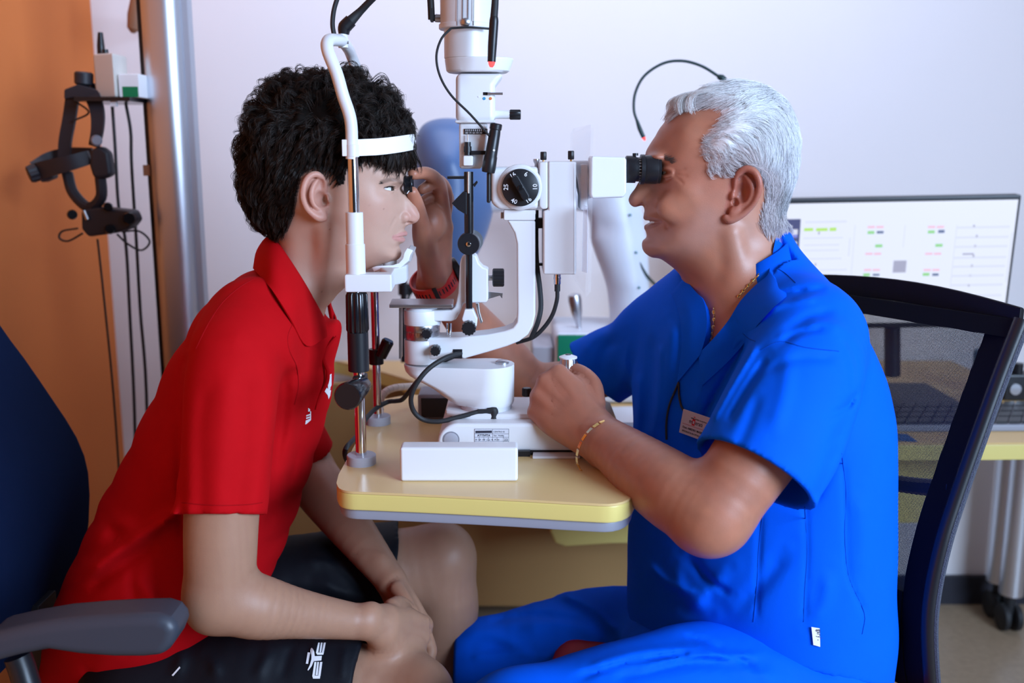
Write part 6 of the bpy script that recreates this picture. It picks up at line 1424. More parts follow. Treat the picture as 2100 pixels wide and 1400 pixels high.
# --- white hair, combed back
hv, hf = d_head; P_ = near_px(hv); hm = in_poly(P_, DH_POLY)
nrm = np.zeros_like(hv); fn_ = np.cross(hv[hf[:, 2]] - hv[hf[:, 0]], hv[hf[:, 3]] - hv[hf[:, 1]])
for i in range(4): np.add.at(nrm, hf[:, i], fn_)
nrm /= np.maximum(np.linalg.norm(nrm, axis=1), 1e-12)[:, None]
hm &= ~((np.abs(hv[:, 1] - Y0) > 0.074) & (P_[:, 0] > 1498) & (P_[:, 0] < 1566) & (P_[:, 1] > 342))
def d_thick(P2, ed): return 0.0003 + (0.0035 + 0.0065*sstep(P2[:, 0], 1400, 1480)*(1 - sstep(P2[:, 1], 230, 420)*0.45))*sstep(ed, 0, 55)
edge_d = seg_dist(P_, DH_POLY[:23])
cap_v = hv + nrm*(d_thick(P_, edge_d)*(1 + 0.10*snoise(hv, 30, 1)))[:, None]
hc_ = hm & (edge_d > 5); sel = hc_[hf].all(1); used = np.unique(hf[sel]); remap = np.full(len(hv), -1); remap[used] = np.arange(len(used))
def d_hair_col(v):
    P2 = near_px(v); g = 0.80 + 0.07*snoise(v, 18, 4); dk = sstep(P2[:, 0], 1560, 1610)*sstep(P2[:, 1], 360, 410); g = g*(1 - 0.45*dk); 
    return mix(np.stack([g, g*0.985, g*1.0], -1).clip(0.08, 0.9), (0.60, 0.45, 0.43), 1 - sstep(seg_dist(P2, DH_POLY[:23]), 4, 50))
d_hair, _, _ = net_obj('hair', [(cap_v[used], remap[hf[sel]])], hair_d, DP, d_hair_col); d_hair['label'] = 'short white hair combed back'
def doc_guides(n, nst=9):
    R_, N_ = pick_roots(hv, hf, hm, n); Pp = near_px(R_); ed = seg_dist(Pp, DH_POLY[:23]); th_ = d_thick(Pp, ed); R_ = R_ + N_*(th_*1.02 + 0.0004)[:, None]
    top = 1 - sstep(Pp[:, 1], 205, 300); back = sstep(Pp[:, 0], 1500, 1600); temple = (1 - sstep(Pp[:, 0], 1470, 1520))*sstep(Pp[:, 1], 245, 280)
    fl = np.stack([0.95 - 0.75*back - 0.35*temple, 0*top, 0.10 - 0.95*back*(1 - top) - 0.45*(1 - top) + 0.1*temple], -1) + 0.16*np.stack([snoise(R_, 9, 3), snoise(R_, 9, 4), snoise(R_, 9, 5)], -1)
    T1 = fl - N_*(fl*N_).sum(1)[:, None]; T1 /= np.maximum(np.linalg.norm(T1, axis=1), 1e-6)[:, None]; T2 = np.cross(N_, T1)
    L_ = (0.030 + 0.012*top)*(1 - 0.65*temple)*(1 - 0.35*sstep(Pp[:, 1], 380, 470))*(0.8 + 0.4*rng.random(n)); H = (0.0012 + 0.0025*rng.random(n)*(1 - 0.5*temple))
    t = np.linspace(0, 1, nst + 1)[None]; sw = snoise(R_, 14, 6)[:, None]
    h = H[:, None]*np.sin(np.pi*np.minimum(t*0.9, 1)) - (L_[:, None]*t)**2/(2*0.095) + 0.0006
    G = R_[:, None] + N_[:, None]*h[..., None] + T1[:, None]*(L_[:, None]*t)[..., None] + T2[:, None]*(0.0022*sw*np.sin(t*3.0) + 0.0008*np.sin(t*6 + rng.random((n, 1))*6.28))[..., None]
    return G, np.full(n, 0.0022)
G_, sp2 = doc_guides(3400); P2_ = locks(G_, 9, sp2, 0.0006)
b_ = d_hair_col(P2_[:, 3]); b_ = np.maximum(b_, 0.9*b_.max(1, keepdims=True)); v_ = (0.86 + 0.32*rng.random(len(P2_)))[:, None]*np.where(rng.random(len(P2_)) < 0.07, 0.45, 1)[:, None]
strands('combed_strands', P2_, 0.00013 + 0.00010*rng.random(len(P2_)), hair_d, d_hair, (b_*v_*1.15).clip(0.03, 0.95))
# soft forelock standing forward of the forehead line
fg = []
for i in range(60):
    x0 = 1384 + 30*rng.random(); sd = rng.normal()*0.030; y0 = 232 - 0.10*(x0 - 1384); row = []
    for k in range(9):
        t = k/8; px_ = x0 - 18*math.sin(math.pi*min(1, t*0.9)*0.6)*(1 - 0.3*t) + 55*t*t; py_ = y0 - 34*math.sin(math.pi*0.5*min(1, t*1.2)) - 6*t; q = at(px_, py_, Y0); q[1] = Y0 + sd*(1 + 0.2*t); row.append(q)
    fg.append(row)
P2_ = locks(np.array(fg), 14, np.full(60, 0.0026), 0.0008); cv = (0.70 + 0.25*rng.random(len(P2_)))[:, None]*np.ones((1, 3)); strands('forelock', P2_, np.full(len(P2_), 0.00020), hair_d, d_hair, cv)
brow_strands('eyebrow', [(1378, 333, .0545), (1366, 326, .0480), (1354, 322, .0400), (1343, 323, .0290), (1336, 327, .020)], None, 260, 0.009, (0.13, 0.10, 0.09), d_hair, hair_d, 3.5, (0.7, 0, 0.2))

# --- scrub top
scrub = mat('blue_scrubs', (0.0004, 0.105, 0.78), 0.75, noise=0.05, nscale=30, bump=0.12, bscale=1400, spec=0.08)
scrub_dark = mat('blue_stitch', (0.001, 0.06, 0.45), 0.8, spec=0.08)
T2 = Sdf(); T2.add(trunk(0.0), TLO, THI, 0)
T2.chain([at(1575, 555, Y0 - 0.03), at(1615, 615, 1.40), at(1655, 672, 1.335)], [.040, .050, .060], k=0.04)
T2.chain([at(1465, 610, Y0 + 0.05), at(1390, 650, 1.56), at(1330, 690, 1.61)], [.038, .048, .052], k=0.04)
T2.chain([at(1662, 690, 1.330), at(1642, 770, 1.268), at(1596, 880, 1.214), at(1538, 988, 1.180)], [.066, .080, .083, .0815], k=0.035)
T2.chain([at(1348, 695, 1.60), at(1288, 728, 1.655), at(1228, 760, 1.70), at(1140, 806, 1.73)], [.060, .063, .065, .066], k=0.03)
for ln, a_, w_ in (([(1600, 690), (1660, 650), (1720, 640)], -.005, 12), ([(1560, 760), (1640, 735), (1720, 735)], -.004, 10), ([(1600, 620), (1650, 600), (1700, 590)], -.004, 8), ([(1640, 670), (1700, 665), (1740, 690)], .004, 14), ([(1620, 700), (1610, 800), (1580, 900)], .004, 18), ([(1740, 800), (1735, 860), (1700, 930)], -.005, 14), ([(1720, 900), (1690, 980), (1660, 1040)], -.005, 12), ([(1560, 800), (1530, 880), (1500, 940)], -.003, 12),
                   ([(1500, 1160), (1440, 1220), (1400, 1250)], .006, 16), ([(1620, 1120), (1560, 1200), (1500, 1250)], -.006, 18), ([(1400, 1130), (1440, 1180), (1470, 1230)], -.005, 12), ([(1380, 1150), (1400, 1210), (1460, 1260)], .005, 14), ([(1700, 1160), (1690, 1240), (1650, 1290)], .005, 16), ([(1760, 1000), (1770, 1100), (1760, 1200)], .004, 18), ([(1560, 1050), (1556, 1150), (1552, 1270)], -.0025, 6), ([(1650, 1010), (1655, 1130), (1650, 1270)], -.0025, 6), ([(1730, 950), (1735, 1080), (1740, 1180), (1775, 1260)], -.0025, 6),
                   ([(1500, 650), (1450, 760), (1420, 850)], .004, 14), ([(1540, 680), (1480, 790), (1440, 880)], -.004, 12), ([(1380, 650), (1370, 760), (1350, 880)], .005, 14), ([(1340, 680), (1335, 800), (1320, 900)], -.004, 14), ([(1598, 705), (1640, 682), (1695, 672)], -.006, 7), ([(1560, 625), (1610, 602), (1662, 592)], -.005, 7), ([(1570, 640), (1620, 618), (1680, 612)], .004, 7), ([(1555, 700), (1500, 790), (1455, 870)], .006, 8), ([(1530, 700), (1478, 790), (1430, 880)], -.005, 7), ([(1575, 730), (1530, 800), (1490, 870)], -.006, 8), ([(1355, 700), (1350, 800), (1340, 900)], .005, 8), ([(1310, 760), (1308, 850), (1300, 950)], .005, 9), ([(1720, 690), (1745, 740), (1750, 800)], -.004, 8), ([(1700, 850), (1735, 835), (1760, 800)], -.005, 7), ([(1420, 1140), (1450, 1185), (1500, 1220)], -.006, 7), ([(1320, 1150), (1380, 1200), (1440, 1215)], .006, 9)):
    fold(T2, ln, a_, w_, Yc=1.60)
for ln, a_, w_ in (([(1280, 690), (1240, 720), (1230, 790)], -.005, 12), ([(1310, 700), (1280, 760), (1260, 820)], .005, 14), ([(1250, 670), (1210, 700), (1190, 740)], .004, 12)): fold(T2, ln, a_, w_, Yc=1.55, side=1)
wrinkle(T2, 0.0011, 7, 6)
# V neck: a wedge cut through the front of the top along the chest's own facing direction
def uzc(p):
    cx_ = np.interp(p[2], zz, tX); return ((p[0] - cx_)*LF[0] + (p[1] - YT)*LF[1], p[2])
vpx = [(1393, 560), (1412, 585), (1432, 612), (1441, 640), (1443, 690), (1431, 733), (1467, 693), (1493, 663), (1517, 623), (1547, 590), (1573, 569), (1590, 548)]
vh, _ = hit(T2, vpx); vpoly = [uzc(p) for p in vh]; vpoly = vpoly + [(vpoly[-1][0] + 0.0, 1.25), (vpoly[0][0], 1.25)]
def vcut(X):
    cx_ = np.interp(X[:, 2], zz, tX); u = (X[:, 0] - cx_)*LF[0] + (X[:, 1] - YT)*LF[1]; v = (X[:, 0] - cx_)*FW[0] + (X[:, 1] - YT)*FW[1]
    UZ = np.stack([u, X[:, 2]], -1); d = seg_dist(UZ, vpoly + [vpoly[0]]); d = np.where(in_poly(UZ, vpoly), -d, d); return np.maximum(d, -(v - 0.0))
T2.add(vcut, V((0.05, 1.1, 0.9)), V((0.65, 1.75, 1.25)), 0.004, 's')
T2.add(lambda X: dh(X) - 0.004, dh.blo, dh.bhi, 0.003, 's')                # room for the neck
axs = unit(at(1540, 985, 1.180) - at(1600, 880, 1.212)); hem2 = at(1546, 972, 1.183); cut_end(T2, hem2, axs, 0.125)
T2.chain([hem2 - axs*0.055, hem2 + axs*0.03], [.062, .0775], k=0.004, op='s', sub=1)
axf = unit(at(1186, 800, 1.715) - at(1285, 735, 1.655)); hem3 = at(1222, 770, 1.695); cut_end(T2, hem3, (-0.72, 0.10, -0.69), 0.16)
T2.chain([hem3 - axf*0.0, hem3 + axf*0.09], [.050, .058], k=0.004, op='s', sub=1)
T2.plane(V((0.35, YT, 0.500)), (-0.25, -0.45, -1))
scr_net = surface_net(T2, V((0.03, 1.06, 0.46)), V((0.70, 1.82, 1.16)), 0.0036)
d_top, _, _ = net_obj('scrub_top', [scr_net], scrub, DP); d_top['label'] = 'bright blue V-neck scrub top'
# neck band: stitched facing along the V and round the back of the neck
def strip(name, inner, outer, m_, parent, th=0.003, sub=4):
    A = np.array(spline(inner, sub)); Bq = np.array(spline(outer, sub)); n = min(len(A), len(Bq)); A, Bq = A[:n], Bq[:n]; A = A + (A - Bq)*0.22; mb = MB(); tov = unit(V((0, 0, HC)) - A.mean(0))*th
    rings = [[A[i], A[i] + tov, (A[i] + Bq[i])/2 + tov*1.3, Bq[i] + tov, Bq[i]] for i in range(n)]
    return obj(name, mb.rings(rings), m_, parent, ang=70)
n_in = list(hit(T2, [(1580, 572), (1556, 592), (1524, 626), (1500, 664), (1473, 697), (1434, 737)])[0]); n_out = list(hit(T2, [(1610, 610), (1585, 632), (1552, 668), (1524, 706), (1492, 742), (1440, 790)])[0])
strip('neck_facing', [at(1601, 482, Y0 - 0.02), at(1596, 510, Y0 - .050), at(1590, 545, Y0 - .066)] + n_in, [at(1628, 528, Y0 - 0.03), at(1632, 552, Y0 - .060), at(1630, 585, Y0 - .090)] + n_out, scrub, d_top)
f_in = list(hit(T2, [(1398, 575), (1418, 602), (1434, 625), (1440, 660), (1437, 700), (1427, 738)])[0]); f_out = list(hit(T2, [(1375, 600), (1388, 630), (1396, 665), (1398, 705), (1394, 745), (1388, 785)])[0])
strip('neck_facing', f_in, f_out, scrub, d_top)
rings = []
for q in np.linspace(-1.0, 1.0, 15):
    a_ = q*2.0; c_ = V((float(at(1545, 520, Y0)[0]), Y0, 0)); rr = 0.0640; zt_ = float(at(1600, 482, Y0)[2]) - 0.040*abs(q)**1.5
    p_ = c_ + V((math.cos(a_)*rr*0.72, math.sin(a_)*rr*1.05, zt_)); o_ = V((math.cos(a_), math.sin(a_), 0))
    rings.append([p_, p_ + o_*0.003, p_ + o_*0.022 + V((0, 0, -0.045)), p_ + o_*0.006 + V((0, 0, -0.055))])
obj('neck_band', MB().rings(rings), scrub, d_top, ang=70)
for nm, ln in (('panel_seam', [(1565, 1050), (1556, 1120), (1552, 1200), (1545, 1275)]), ('panel_seam', [(1650, 1040), (1655, 1130), (1650, 1210), (1648, 1275)]), ('side_seam', [(1726, 930), (1735, 1010), (1732, 1090), (1740, 1180), (1772, 1255), (1768, 1300)]), ('shoulder_seam', [(1632, 580), (1610, 560), (1590, 548)]), ('shoulder_seam', [(1560, 718), (1600, 700), (1650, 712), (1720, 720)]), ('facing_seam', [(1500, 655), (1530, 690), (1550, 700)])):
    seam(nm, ln, T2, scrub_dark, d_top, 0.0007)
# pocket tag and dark cord
X_, tv = hit(T2, [(1664, 1285), (1681, 1288), (1682, 1318), (1682, 1326), (1668, 1322)])
tg = obj('pocket_tag', MB().prism(list(X_ + tv*0.003), unit(tv.mean(0))*0.0008), print_white, d_top)
decal_text('tag_lettering', "gary's", 1676, 1290, 0.0085, R(-88), T2, print_dark, tg, 0.9, 0.0045)
obj('spectacle_cord', MB().tube(list(hit(T2, [(1391, 783), (1384, 800), (1372, 830), (1366, 865), (1366, 900)])[0] + V((0, -0.003, 0))), 0.0016, 8).tube(list(hit(T2, [(1391, 783), (1392, 810), (1396, 830), (1402, 842)])[0] + V((0, -0.003, 0))), 0.0016, 8), black_rubber, d_top)
# name badge
X_, tv = hit(T2, [(1403, 838), (1396, 880), (1432, 852), (1450, 870)]); tn_ = unit(tv.mean(0))
ya_ = float(X_[0][1]) - 0.005; sl_b = float(np.clip((X_[2][1] - X_[0][1])/29.0, -0.0012, 0.0))
b0 = at(1403, 838, ya_); bxv = at(1459, 857, ya_ + 56*sl_b - 0.002) - b0; byv = at(1394, 886, min(ya_, float(X_[1][1]) - 0.005)) - b0
bn = unit(np.cross(byv, bxv)); bn = bn if bn[1] < 0 else -bn
bxl = np.linalg.norm(bxv)*1.12; byl = np.linalg.norm(byv); bxu, byu = unit(bxv), unit(byv)
bd = obj('name_badge', MB().prism([b0, b0 + bxu*bxl, b0 + bxu*bxl + byu*byl, b0 + byu*byl], bn*0.0018), mat('badge_white', (0.55, 0.50, 0.52), 0.35), d_top, bevel=0.0004)
bp2 = lambda u, v: b0 + bxu*bxl*u + byu*byl*v + bn*0.0020
rx, ry = bxu, -byu
textmesh('AMBULATORIO OCULISTICO', 0.0023, bp2(0.30, 0.27), rx, ry, print_dark, bd); textmesh('m', 0.0085, bp2(0.26, 0.47), rx, ry, print_dark, bd); textmesh('erati', 0.0085, bp2(0.46, 0.47), rx, ry, print_dark, bd, squeeze=0.9)
m = MB()
for u0, v0, u1, v1 in ((0.385, 0.16, 0.43, 0.20), (0.36, 0.26, 0.45, 0.34), (0.35, 0.34, 0.375, 0.46), (0.43, 0.34, 0.455, 0.46), (0.36, 0.46, 0.45, 0.53), (0.06, 0.565, 0.94, 0.578)): m.add([bp2(u0, v0), bp2(u1, v0), bp2(u1, v1), bp2(u0, v1)], [(0, 1, 2, 3)])
obj('badge_mark', m, print_red, bd, smooth=False)
textmesh('Dott. AMEDEO MASERATI', 0.0042, bp2(0.09, 0.75), rx, ry, print_dark, bd, bold=0.00006, squeeze=0.95); textmesh('SPECIALISTA IN OFTALMOLOGIA', 0.0034, bp2(0.09, 0.90), rx, ry, print_dark, bd, squeeze=0.95)
# --- trousers
Q2 = Sdf()
Q2.chain([hp2, at(1400, 1440, 1.27), kp2], [.112, .102, .083], k=0.03); Q2.chain([hp3, at(1220, 1325, 1.60), kp3], [.108, .098, .080], k=0.03); Q2.chain([hp2, at(1540, 1340, YT), hp3], [.11, .13, .11], k=0.04); Q2.ell(V((0.30, 1.44, 0.50)), (.13, .16, .09), k=0.05)
for k_ in (kp2, kp3): Q2.chain([k_, V((k_[0] + 0.03, k_[1], 0.30)), V((k_[0] + 0.03, k_[1], 0.07))], [.080, .072, .066], k=0.03)
Q2.plane((0, 0, 0.05), (0, 0, -1))
for ln, a_, w_, sd_ in (([(1200, 1370), (1330, 1340), (1450, 1330)], .006, 12, -1), ([(1250, 1395), (1400, 1360), (1560, 1360)], -.006, 12, -1), ([(1420, 1320), (1500, 1350), (1600, 1400)], .007, 14, -1), ([(1560, 1310), (1640, 1340), (1720, 1390)], -.006, 14, -1)): fold(Q2, ln, a_, w_, sd_, Yc=1.45)
for ln, a_, w_, sd_ in (([(1060, 1290), (1150, 1280), (1240, 1300)], .006, 14, 1), ([(980, 1330), (1080, 1340), (1200, 1380)], -.006, 14, 1), ([(1120, 1230), (1200, 1260), (1260, 1320)], -.005, 12, 1), ([(940, 1300), (1010, 1300), (1100, 1350)], .005, 12, 1)): fold(Q2, ln, a_, w_, sd_, Yc=1.46)
for ln, a_ in (([(1180, 1392), (1300, 1352), (1420, 1338)], -.007), ([(1300, 1375), (1420, 1345), (1560, 1345)], .006), ([(1400, 1300), (1480, 1330), (1560, 1380)], -.007)): fold(Q2, ln, a_, 7, -1, Yc=1.45)
for ln, a_ in (([(1000, 1275), (1100, 1262), (1200, 1275)], -.006), ([(960, 1350), (1060, 1340), (1180, 1360)], .006), ([(1150, 1215), (1210, 1245), (1270, 1300)], .006)): fold(Q2, ln, a_, 8, 1, Yc=1.46)
wrinkle(Q2, 0.0012, 7, 4)
d_tr, _, _ = net_obj('scrub_trousers', [surface_net(Q2, V((-0.10, 1.03, 0.04)), V((0.60, 1.75, 0.72)), 0.0046)], scrub, DP); d_tr['label'] = 'blue scrub trousers'
for k_ in (kp2, kp3):
    a_ = V((k_[0] + 0.03, k_[1], 0.055)); sS = Sdf(); sS.chain([a_ + V((0.02, 0, 0)), a_ + V((-0.08, 0, -0.012)), a_ + V((-0.20, 0, -0.020))], [.045, .042, .034], k=0.01); sS.plane((0, 0, 0.002), (0, 0, -1))
    net_obj('shoe', [surface_net(sS, a_ + V((-0.26, -0.07, -0.06)), a_ + V((0.09, 0.07, 0.06)), 0.006)], white, DP)
# --- jewellery, watch
nl = [p + V((0, -0.0015, 0)) for p in hit(B2, [(1592, 512), (1580, 536), (1563, 556), (1545, 574), (1528, 592), (1512, 610)])[0]]
def chainlinks(name, pts, r, m_, parent, every=2, lr=0.0022):
    P = spline(pts, 10); nk = obj(name, MB().tube(pts, 0.0008, 6, 6), m_, parent); d_ = 0.0; last = None; k = 0
    for i in range(1, len(P) - 1):
        if last is None or np.linalg.norm(P[i] - last) > lr*1.7:
            t_ = unit(P[i+1] - P[i-1]); u_, v_, _ = basis(t_); ang = R(90)*(k % 2); w_ = u_*math.cos(ang) + v_*math.sin(ang); loop = [P[i] + t_*lr*1.15*math.cos(q) + w_*lr*0.8*math.sin(q) for q in np.linspace(0, 2*math.pi, 11)]
            obj('chain_link', MB().tube(loop, 0.0006, 5, 1), m_, nk, smooth=True); last = P[i]; k += 1
    return nk
chainlinks('necklace', nl, 0.001, gold, DP)
fr, _ = hit(B2, [(1462, 630), (1463, 655), (1461, 680), (1458, 700)]); chainlinks('necklace', [p + V((0, -0.0015, 0)) for p in fr], 0.001, gold, DP)
bc = at(1231, 917, 1.328); fa = unit(wr2 - at(1270, 925, 1.305)); u_, v_, _ = basis(fa); bl = thing('bracelet', 'gold link bracelet on the wrist resting over the table edge', 'bracelet', bc)
for k in range(22):
    q = 2*math.pi*k/22; c_ = bc + 0.0412*(math.cos(q)*u_ + math.sin(q)*v_); o_ = math.cos(q)*u_ + math.sin(q)*v_; t_ = -math.sin(q)*u_ + math.cos(q)*v_
    obj('bracelet_link', MB().add([c_ + t_*a*0.0048 + fa*b*0.0022 + o_*d for a in (-1, 1) for b in (-1, 1) for d in (-0.0007, 0.0009)], [(0, 1, 3, 2), (4, 6, 7, 5), (0, 4, 5, 1), (2, 3, 7, 6), (0, 2, 6, 4), (1, 5, 7, 3)]), gold if k % 3 else mat('pale_gold', (0.86, 0.76, 0.56), 0.2, 1.0), bl, bevel=0.0004)
fp = h_tips[2][0]; rc_ = fp[0]*0.42 + fp[1]*0.58; ra_ = unit(fp[1] - fp[0]); u_, v_, _ = basis(ra_)
tag(obj('finger_ring', MB().rings([[rc_ + ra_*z_ + (0.0108 + e_)*(math.cos(q)*u_ + math.sin(q)*v_) for z_, e_ in ((-.002, 0), (-.002, .0012), (.002, .0012), (.002, 0))] for q in np.linspace(0, 2*math.pi, 33)], caps=False), gold), 'gold wedding ring on the doctor\'s hand holding the joystick', 'ring')
wc = at(890, 578, 1.603); wa = unit(H3 - at(930, 622, 1.625)); wa = unit(wr3 - at(930, 622, 1.625) + 0.6*d3*0.05)
u_ = unit(n3 - wa*np.dot(n3, wa)); v_ = np.cross(wa, u_); wt = thing('wristwatch', 'red rubber watch strap with black keeper on the wrist behind the chin rest', 'watch', wc)
red_strap = mat('red_rubber', (0.62, 0.030, 0.022), 0.45)
qc_ = math.atan2(-v_[1], -u_[1])
def ringband(r1, r2, th_, h_, q0, q1, n=48, off=0.0): return MB().rings([[wc + wa*off + (r1 + e_)*math.cos(q)*u_ + (r2 + e_)*math.sin(q)*v_ + wa*z_ for z_, e_ in ((-h_, 0), (-h_, th_), (h_, th_), (h_, 0))] for q in np.linspace(q0, q1, n)], caps=abs(q1 - q0) < 6.2)
obj('strap', ringband(0.0350, 0.0385, 0.0028, 0.0125, 0, 2*math.pi), red_strap, wt)
obj('keeper', ringband(0.0377, 0.0412, 0.0016, 0.0135, qc_ - R(5), qc_ + R(5), 6), black, wt)
for k in range(14):
    q = qc_ + R(-66 + 9.5*k + (8 if k > 6 else -8)); c_ = wc + 0.0379*math.cos(q)*u_ + 0.0414*math.sin(q)*v_; o_ = math.cos(q)*u_ + math.sin(q)*v_; t_ = -math.sin(q)*u_ + math.cos(q)*v_
    obj('strap_hole', MB().add([c_ + t_*a*0.0010 + wa*b*0.0045 + o_*d for a in (-1, 1) for b in (-1, 1) for d in (-0.001, 0.0003)], [(0, 1, 3, 2), (4, 6, 7, 5), (0, 4, 5, 1), (2, 3, 7, 6), (0, 2, 6, 4), (1, 5, 7, 3)]), black, wt)
obj('watch_case', MB().cyl(wc - u_*0.0355, wc - u_*0.0475, 0.021, n=32), black, wt, bevel=0.002)
# --- the lens held before the young man's eye
ln_ = thing('examination_lens', 'black ringed hand lens held by finger and thumb before the young man\'s eye', 'lens', LENS)
lr_ = 19*mpp(1.448); la, lb = LENS + V((-0.0062, 0, 0)), LENS + V((0.0062, 0, 0))
obj('lens_ring', MB().rings([[la + V((x_, 0, 0)) + r_*(math.cos(q)*V((0, 1, 0)) + math.sin(q)*V((0, 0, 1))) for x_, r_ in ((0, lr_*0.86), (0, lr_*0.97), (.0008, lr_), (.0030, lr_), (.0035, lr_*0.93), (.0085, lr_*0.93), (.0090, lr_), (.0116, lr_), (.0124, lr_*0.97), (.0124, lr_*0.86))] for q in np.linspace(0, 2*math.pi, 49)], caps=False), black_gloss, ln_)
obj('lens_glass', MB().lathe(la, lb, [(0.001, 0), (0.0025, lr_*0.5), (0.004, lr_*0.85), (0.009, lr_*0.85), (0.0105, lr_*0.5), (0.0115, 0)], 28), glass_clear, ln_)
obj('lens_mark', MB().add([at(834 + 2*i, 397 - 3*i, 1.448 - lr_*0.99) for i in range(3)] + [at(836 + 2*i, 397 - 3*i, 1.448 - lr_*0.99) for i in range(3)], [(0, 3, 4, 1), (1, 4, 5, 2)]), print_white, ln_, smooth=False)
# ================================================================== the patient's chair
navy = mat('navy_upholstery', (0.003, 0.009, 0.034), 0.9, noise=0.08, nscale=20, bump=0.1, bscale=800, spec=0.08)
PC = thing('patient_chair', 'navy blue upholstered office chair behind the young man', 'chair', (-0.68, 1.46, 0))
cbp = [(-70, 540), (-30, 600), (0, 652), (30, 695), (58, 732), (88, 775), (115, 815), (142, 855), (164, 892), (180, 930), (188, 965), (191, 1010), (189, 1065), (182, 1120), (170, 1165), (150, 1228), (135, 1240), (105, 1238), (80, 1222), (60, 1205), (30, 1240), (0, 1270), (-70, 1300), (-75, 900)]
obj('backrest', slab(cbp, 1.64, -0.40), navy, PC, bevel=0.03, seg=4)
obj('back_bracket', MB().box(at(62, 1330, 1.47) + V((0, -0.03, -0.12)), at(98, 1225, 1.47) + V((0, 0.03, 0))), black, PC, bevel=0.003)
obj('bracket_bolt', MB().cyl(at(57, 1257, 1.46), at(64, 1257, 1.46), 0.004, n=10), steel, PC)
sz_ = 0.385
s_ = Sdf(); s_.add(lambda X: np.linalg.norm(np.maximum(np.abs(X - V((-0.53, 1.46, sz_ - 0.05))) - V((0.21, 0.22, 0.015)), 0), axis=1) - 0.035, V((-0.80, 1.2, 0.3)), V((-0.28, 1.74, 0.42)), 0)
net_obj('seat', [surface_net(s_, V((-0.80, 1.18, 0.27)), V((-0.26, 1.74, 0.43)), 0.008)], black_rubber, PC)
arm_m = mat('armrest_grey', (0.045, 0.050, 0.068), 0.42)
for Ya, nm in ((1.105, 'near'), (1.80, 'far')):
    if nm == 'near': P_a = poly_px([(-40, 1306), (40, 1288), (110, 1276), (190, 1269), (260, 1265), (320, 1264), (345, 1272), (358, 1288), (361, 1302), (352, 1325), (335, 1350), (290, 1353), (230, 1353), (160, 1348), (95, 1338), (40, 1348), (-40, 1370)], Ya)
    else: P_a = [p + V((0, Ya - 1.105, 0)) for p in P_near]
    if nm == 'near': P_near = P_a
    ao = obj('armrest', MB().prism(P_a, (0, 0.062, 0)), arm_m, PC, bevel=0.014, seg=4)
    a_ = P_a[-1] + V((0.03, 0.03, 0)); obj('armrest_post', MB().tube([a_, a_ + V((0.03, 0, -0.10)), V((a_[0] + 0.10, a_[1] + (0.10 if nm == 'near' else -0.04), 0.335)), V((-0.56, 1.28 if nm == 'near' else 1.64, 0.325))], 0.016, 12), black, PC)
obj('gas_lift', MB().cyl((-0.53, 1.46, 0.09), (-0.53, 1.46, 0.32), 0.025), black, PC)
for k in range(5):
    q = R(72*k + 20); e_ = V((-0.53 + 0.27*math.cos(q), 1.46 + 0.27*math.sin(q), 0.065)); f_ = obj('base_leg', MB().tube([(-0.53, 1.46, 0.10), (V((-0.53, 1.46, 0.10)) + e_)/2 + V((0, 0, 0.005)), e_], [0.022, 0.018, 0.014], 10), black, PC)
    obj('caster', MB().cyl(e_ + V((-0.02, 0, -0.037)), e_ + V((0.02, 0, -0.037)), 0.028), black_rubber, f_)

# ================================================================== the doctor's chair: black mesh back, red seat
DC = thing('mesh_chair', 'office chair with black mesh back and red seat behind the doctor', 'chair', (0.40, 1.50, 0))
near_post = [at(2096, 655, 1.405), at(2052, 768, 1.395), at(2008, 890, 1.382), at(1966, 1010, 1.368), at(1934, 1110, 1.355), at(1912, 1210, 1.345), at(1905, 1290, 1.338), at(1910, 1390, 1.335), at(1918, 1440, 1.335)]
dvec = -LF*0.47
far_post = [p + dvec for p in near_post]
obj('frame_post', MB().tube(near_post, 0.0115, 12), black, DC); obj('frame_post', MB().tube(far_post, 0.0115, 12), black, DC)
beads = mat('frame_piping', (0.05, 0.055, 0.08), 0.4, bump=0.6, bscale=700)
obj('edge_piping', MB().tube([p + V((0.006, -0.008, 0)) for p in near_post], 0.0045, 8), beads, DC)
tr_ = []
for t in np.linspace(0, 1, 13):
    p = near_post[0]*(1 - t) + far_post[0]*t + V((0, 0, 0.014*math.sin(math.pi*t))) - FW*0.030*math.sin(math.pi*t); tr_.append(p)
rings = [[p + V((0, 0, 0.016)) - FW*0.005, p + V((0, 0, 0.018)) + FW*0.006, p - V((0, 0, 0.018)) + FW*0.008, p - V((0, 0, 0.020)) - FW*0.006] for p in tr_]
obj('top_rail', MB().rings(rings), mat('chair_black', (0.007, 0.007, 0.009), 0.55, spec=0.25), DC, bevel=0.003)
# mesh fabric: woven, so light passes between the threads
mm = bpy.data.materials.new('woven_mesh'); mm.use_nodes = True; nt = mm.node_tree; N = nt.nodes; L = nt.links; bs_ = N['Principled BSDF']; bs_.inputs['Base Color'].default_value = (0.012, 0.012, 0.018, 1); bs_.inputs['Roughness'].default_value = 0.6
tc = N.new('ShaderNodeTexCoord'); sep = N.new('ShaderNodeSeparateXYZ'); dp = N.new('ShaderNodeVectorMath'); dp.operation = 'DOT_PRODUCT'; dp.inputs[1].default_value = tuple(LF); L.new(tc.outputs['Object'], dp.inputs[0]); L.new(tc.outputs['Object'], sep.inputs[0])
def wave(sock, per, shift):
    a = N.new('ShaderNodeMath'); a.operation = 'MULTIPLY_ADD'; a.inputs[1].default_value = 2*math.pi/per; a.inputs[2].default_value = shift; L.new(sock, a.inputs[0]); b = N.new('ShaderNodeMath'); b.operation = 'SINE'; L.new(a.outputs[0], b.inputs[0]); return b.outputs[0]
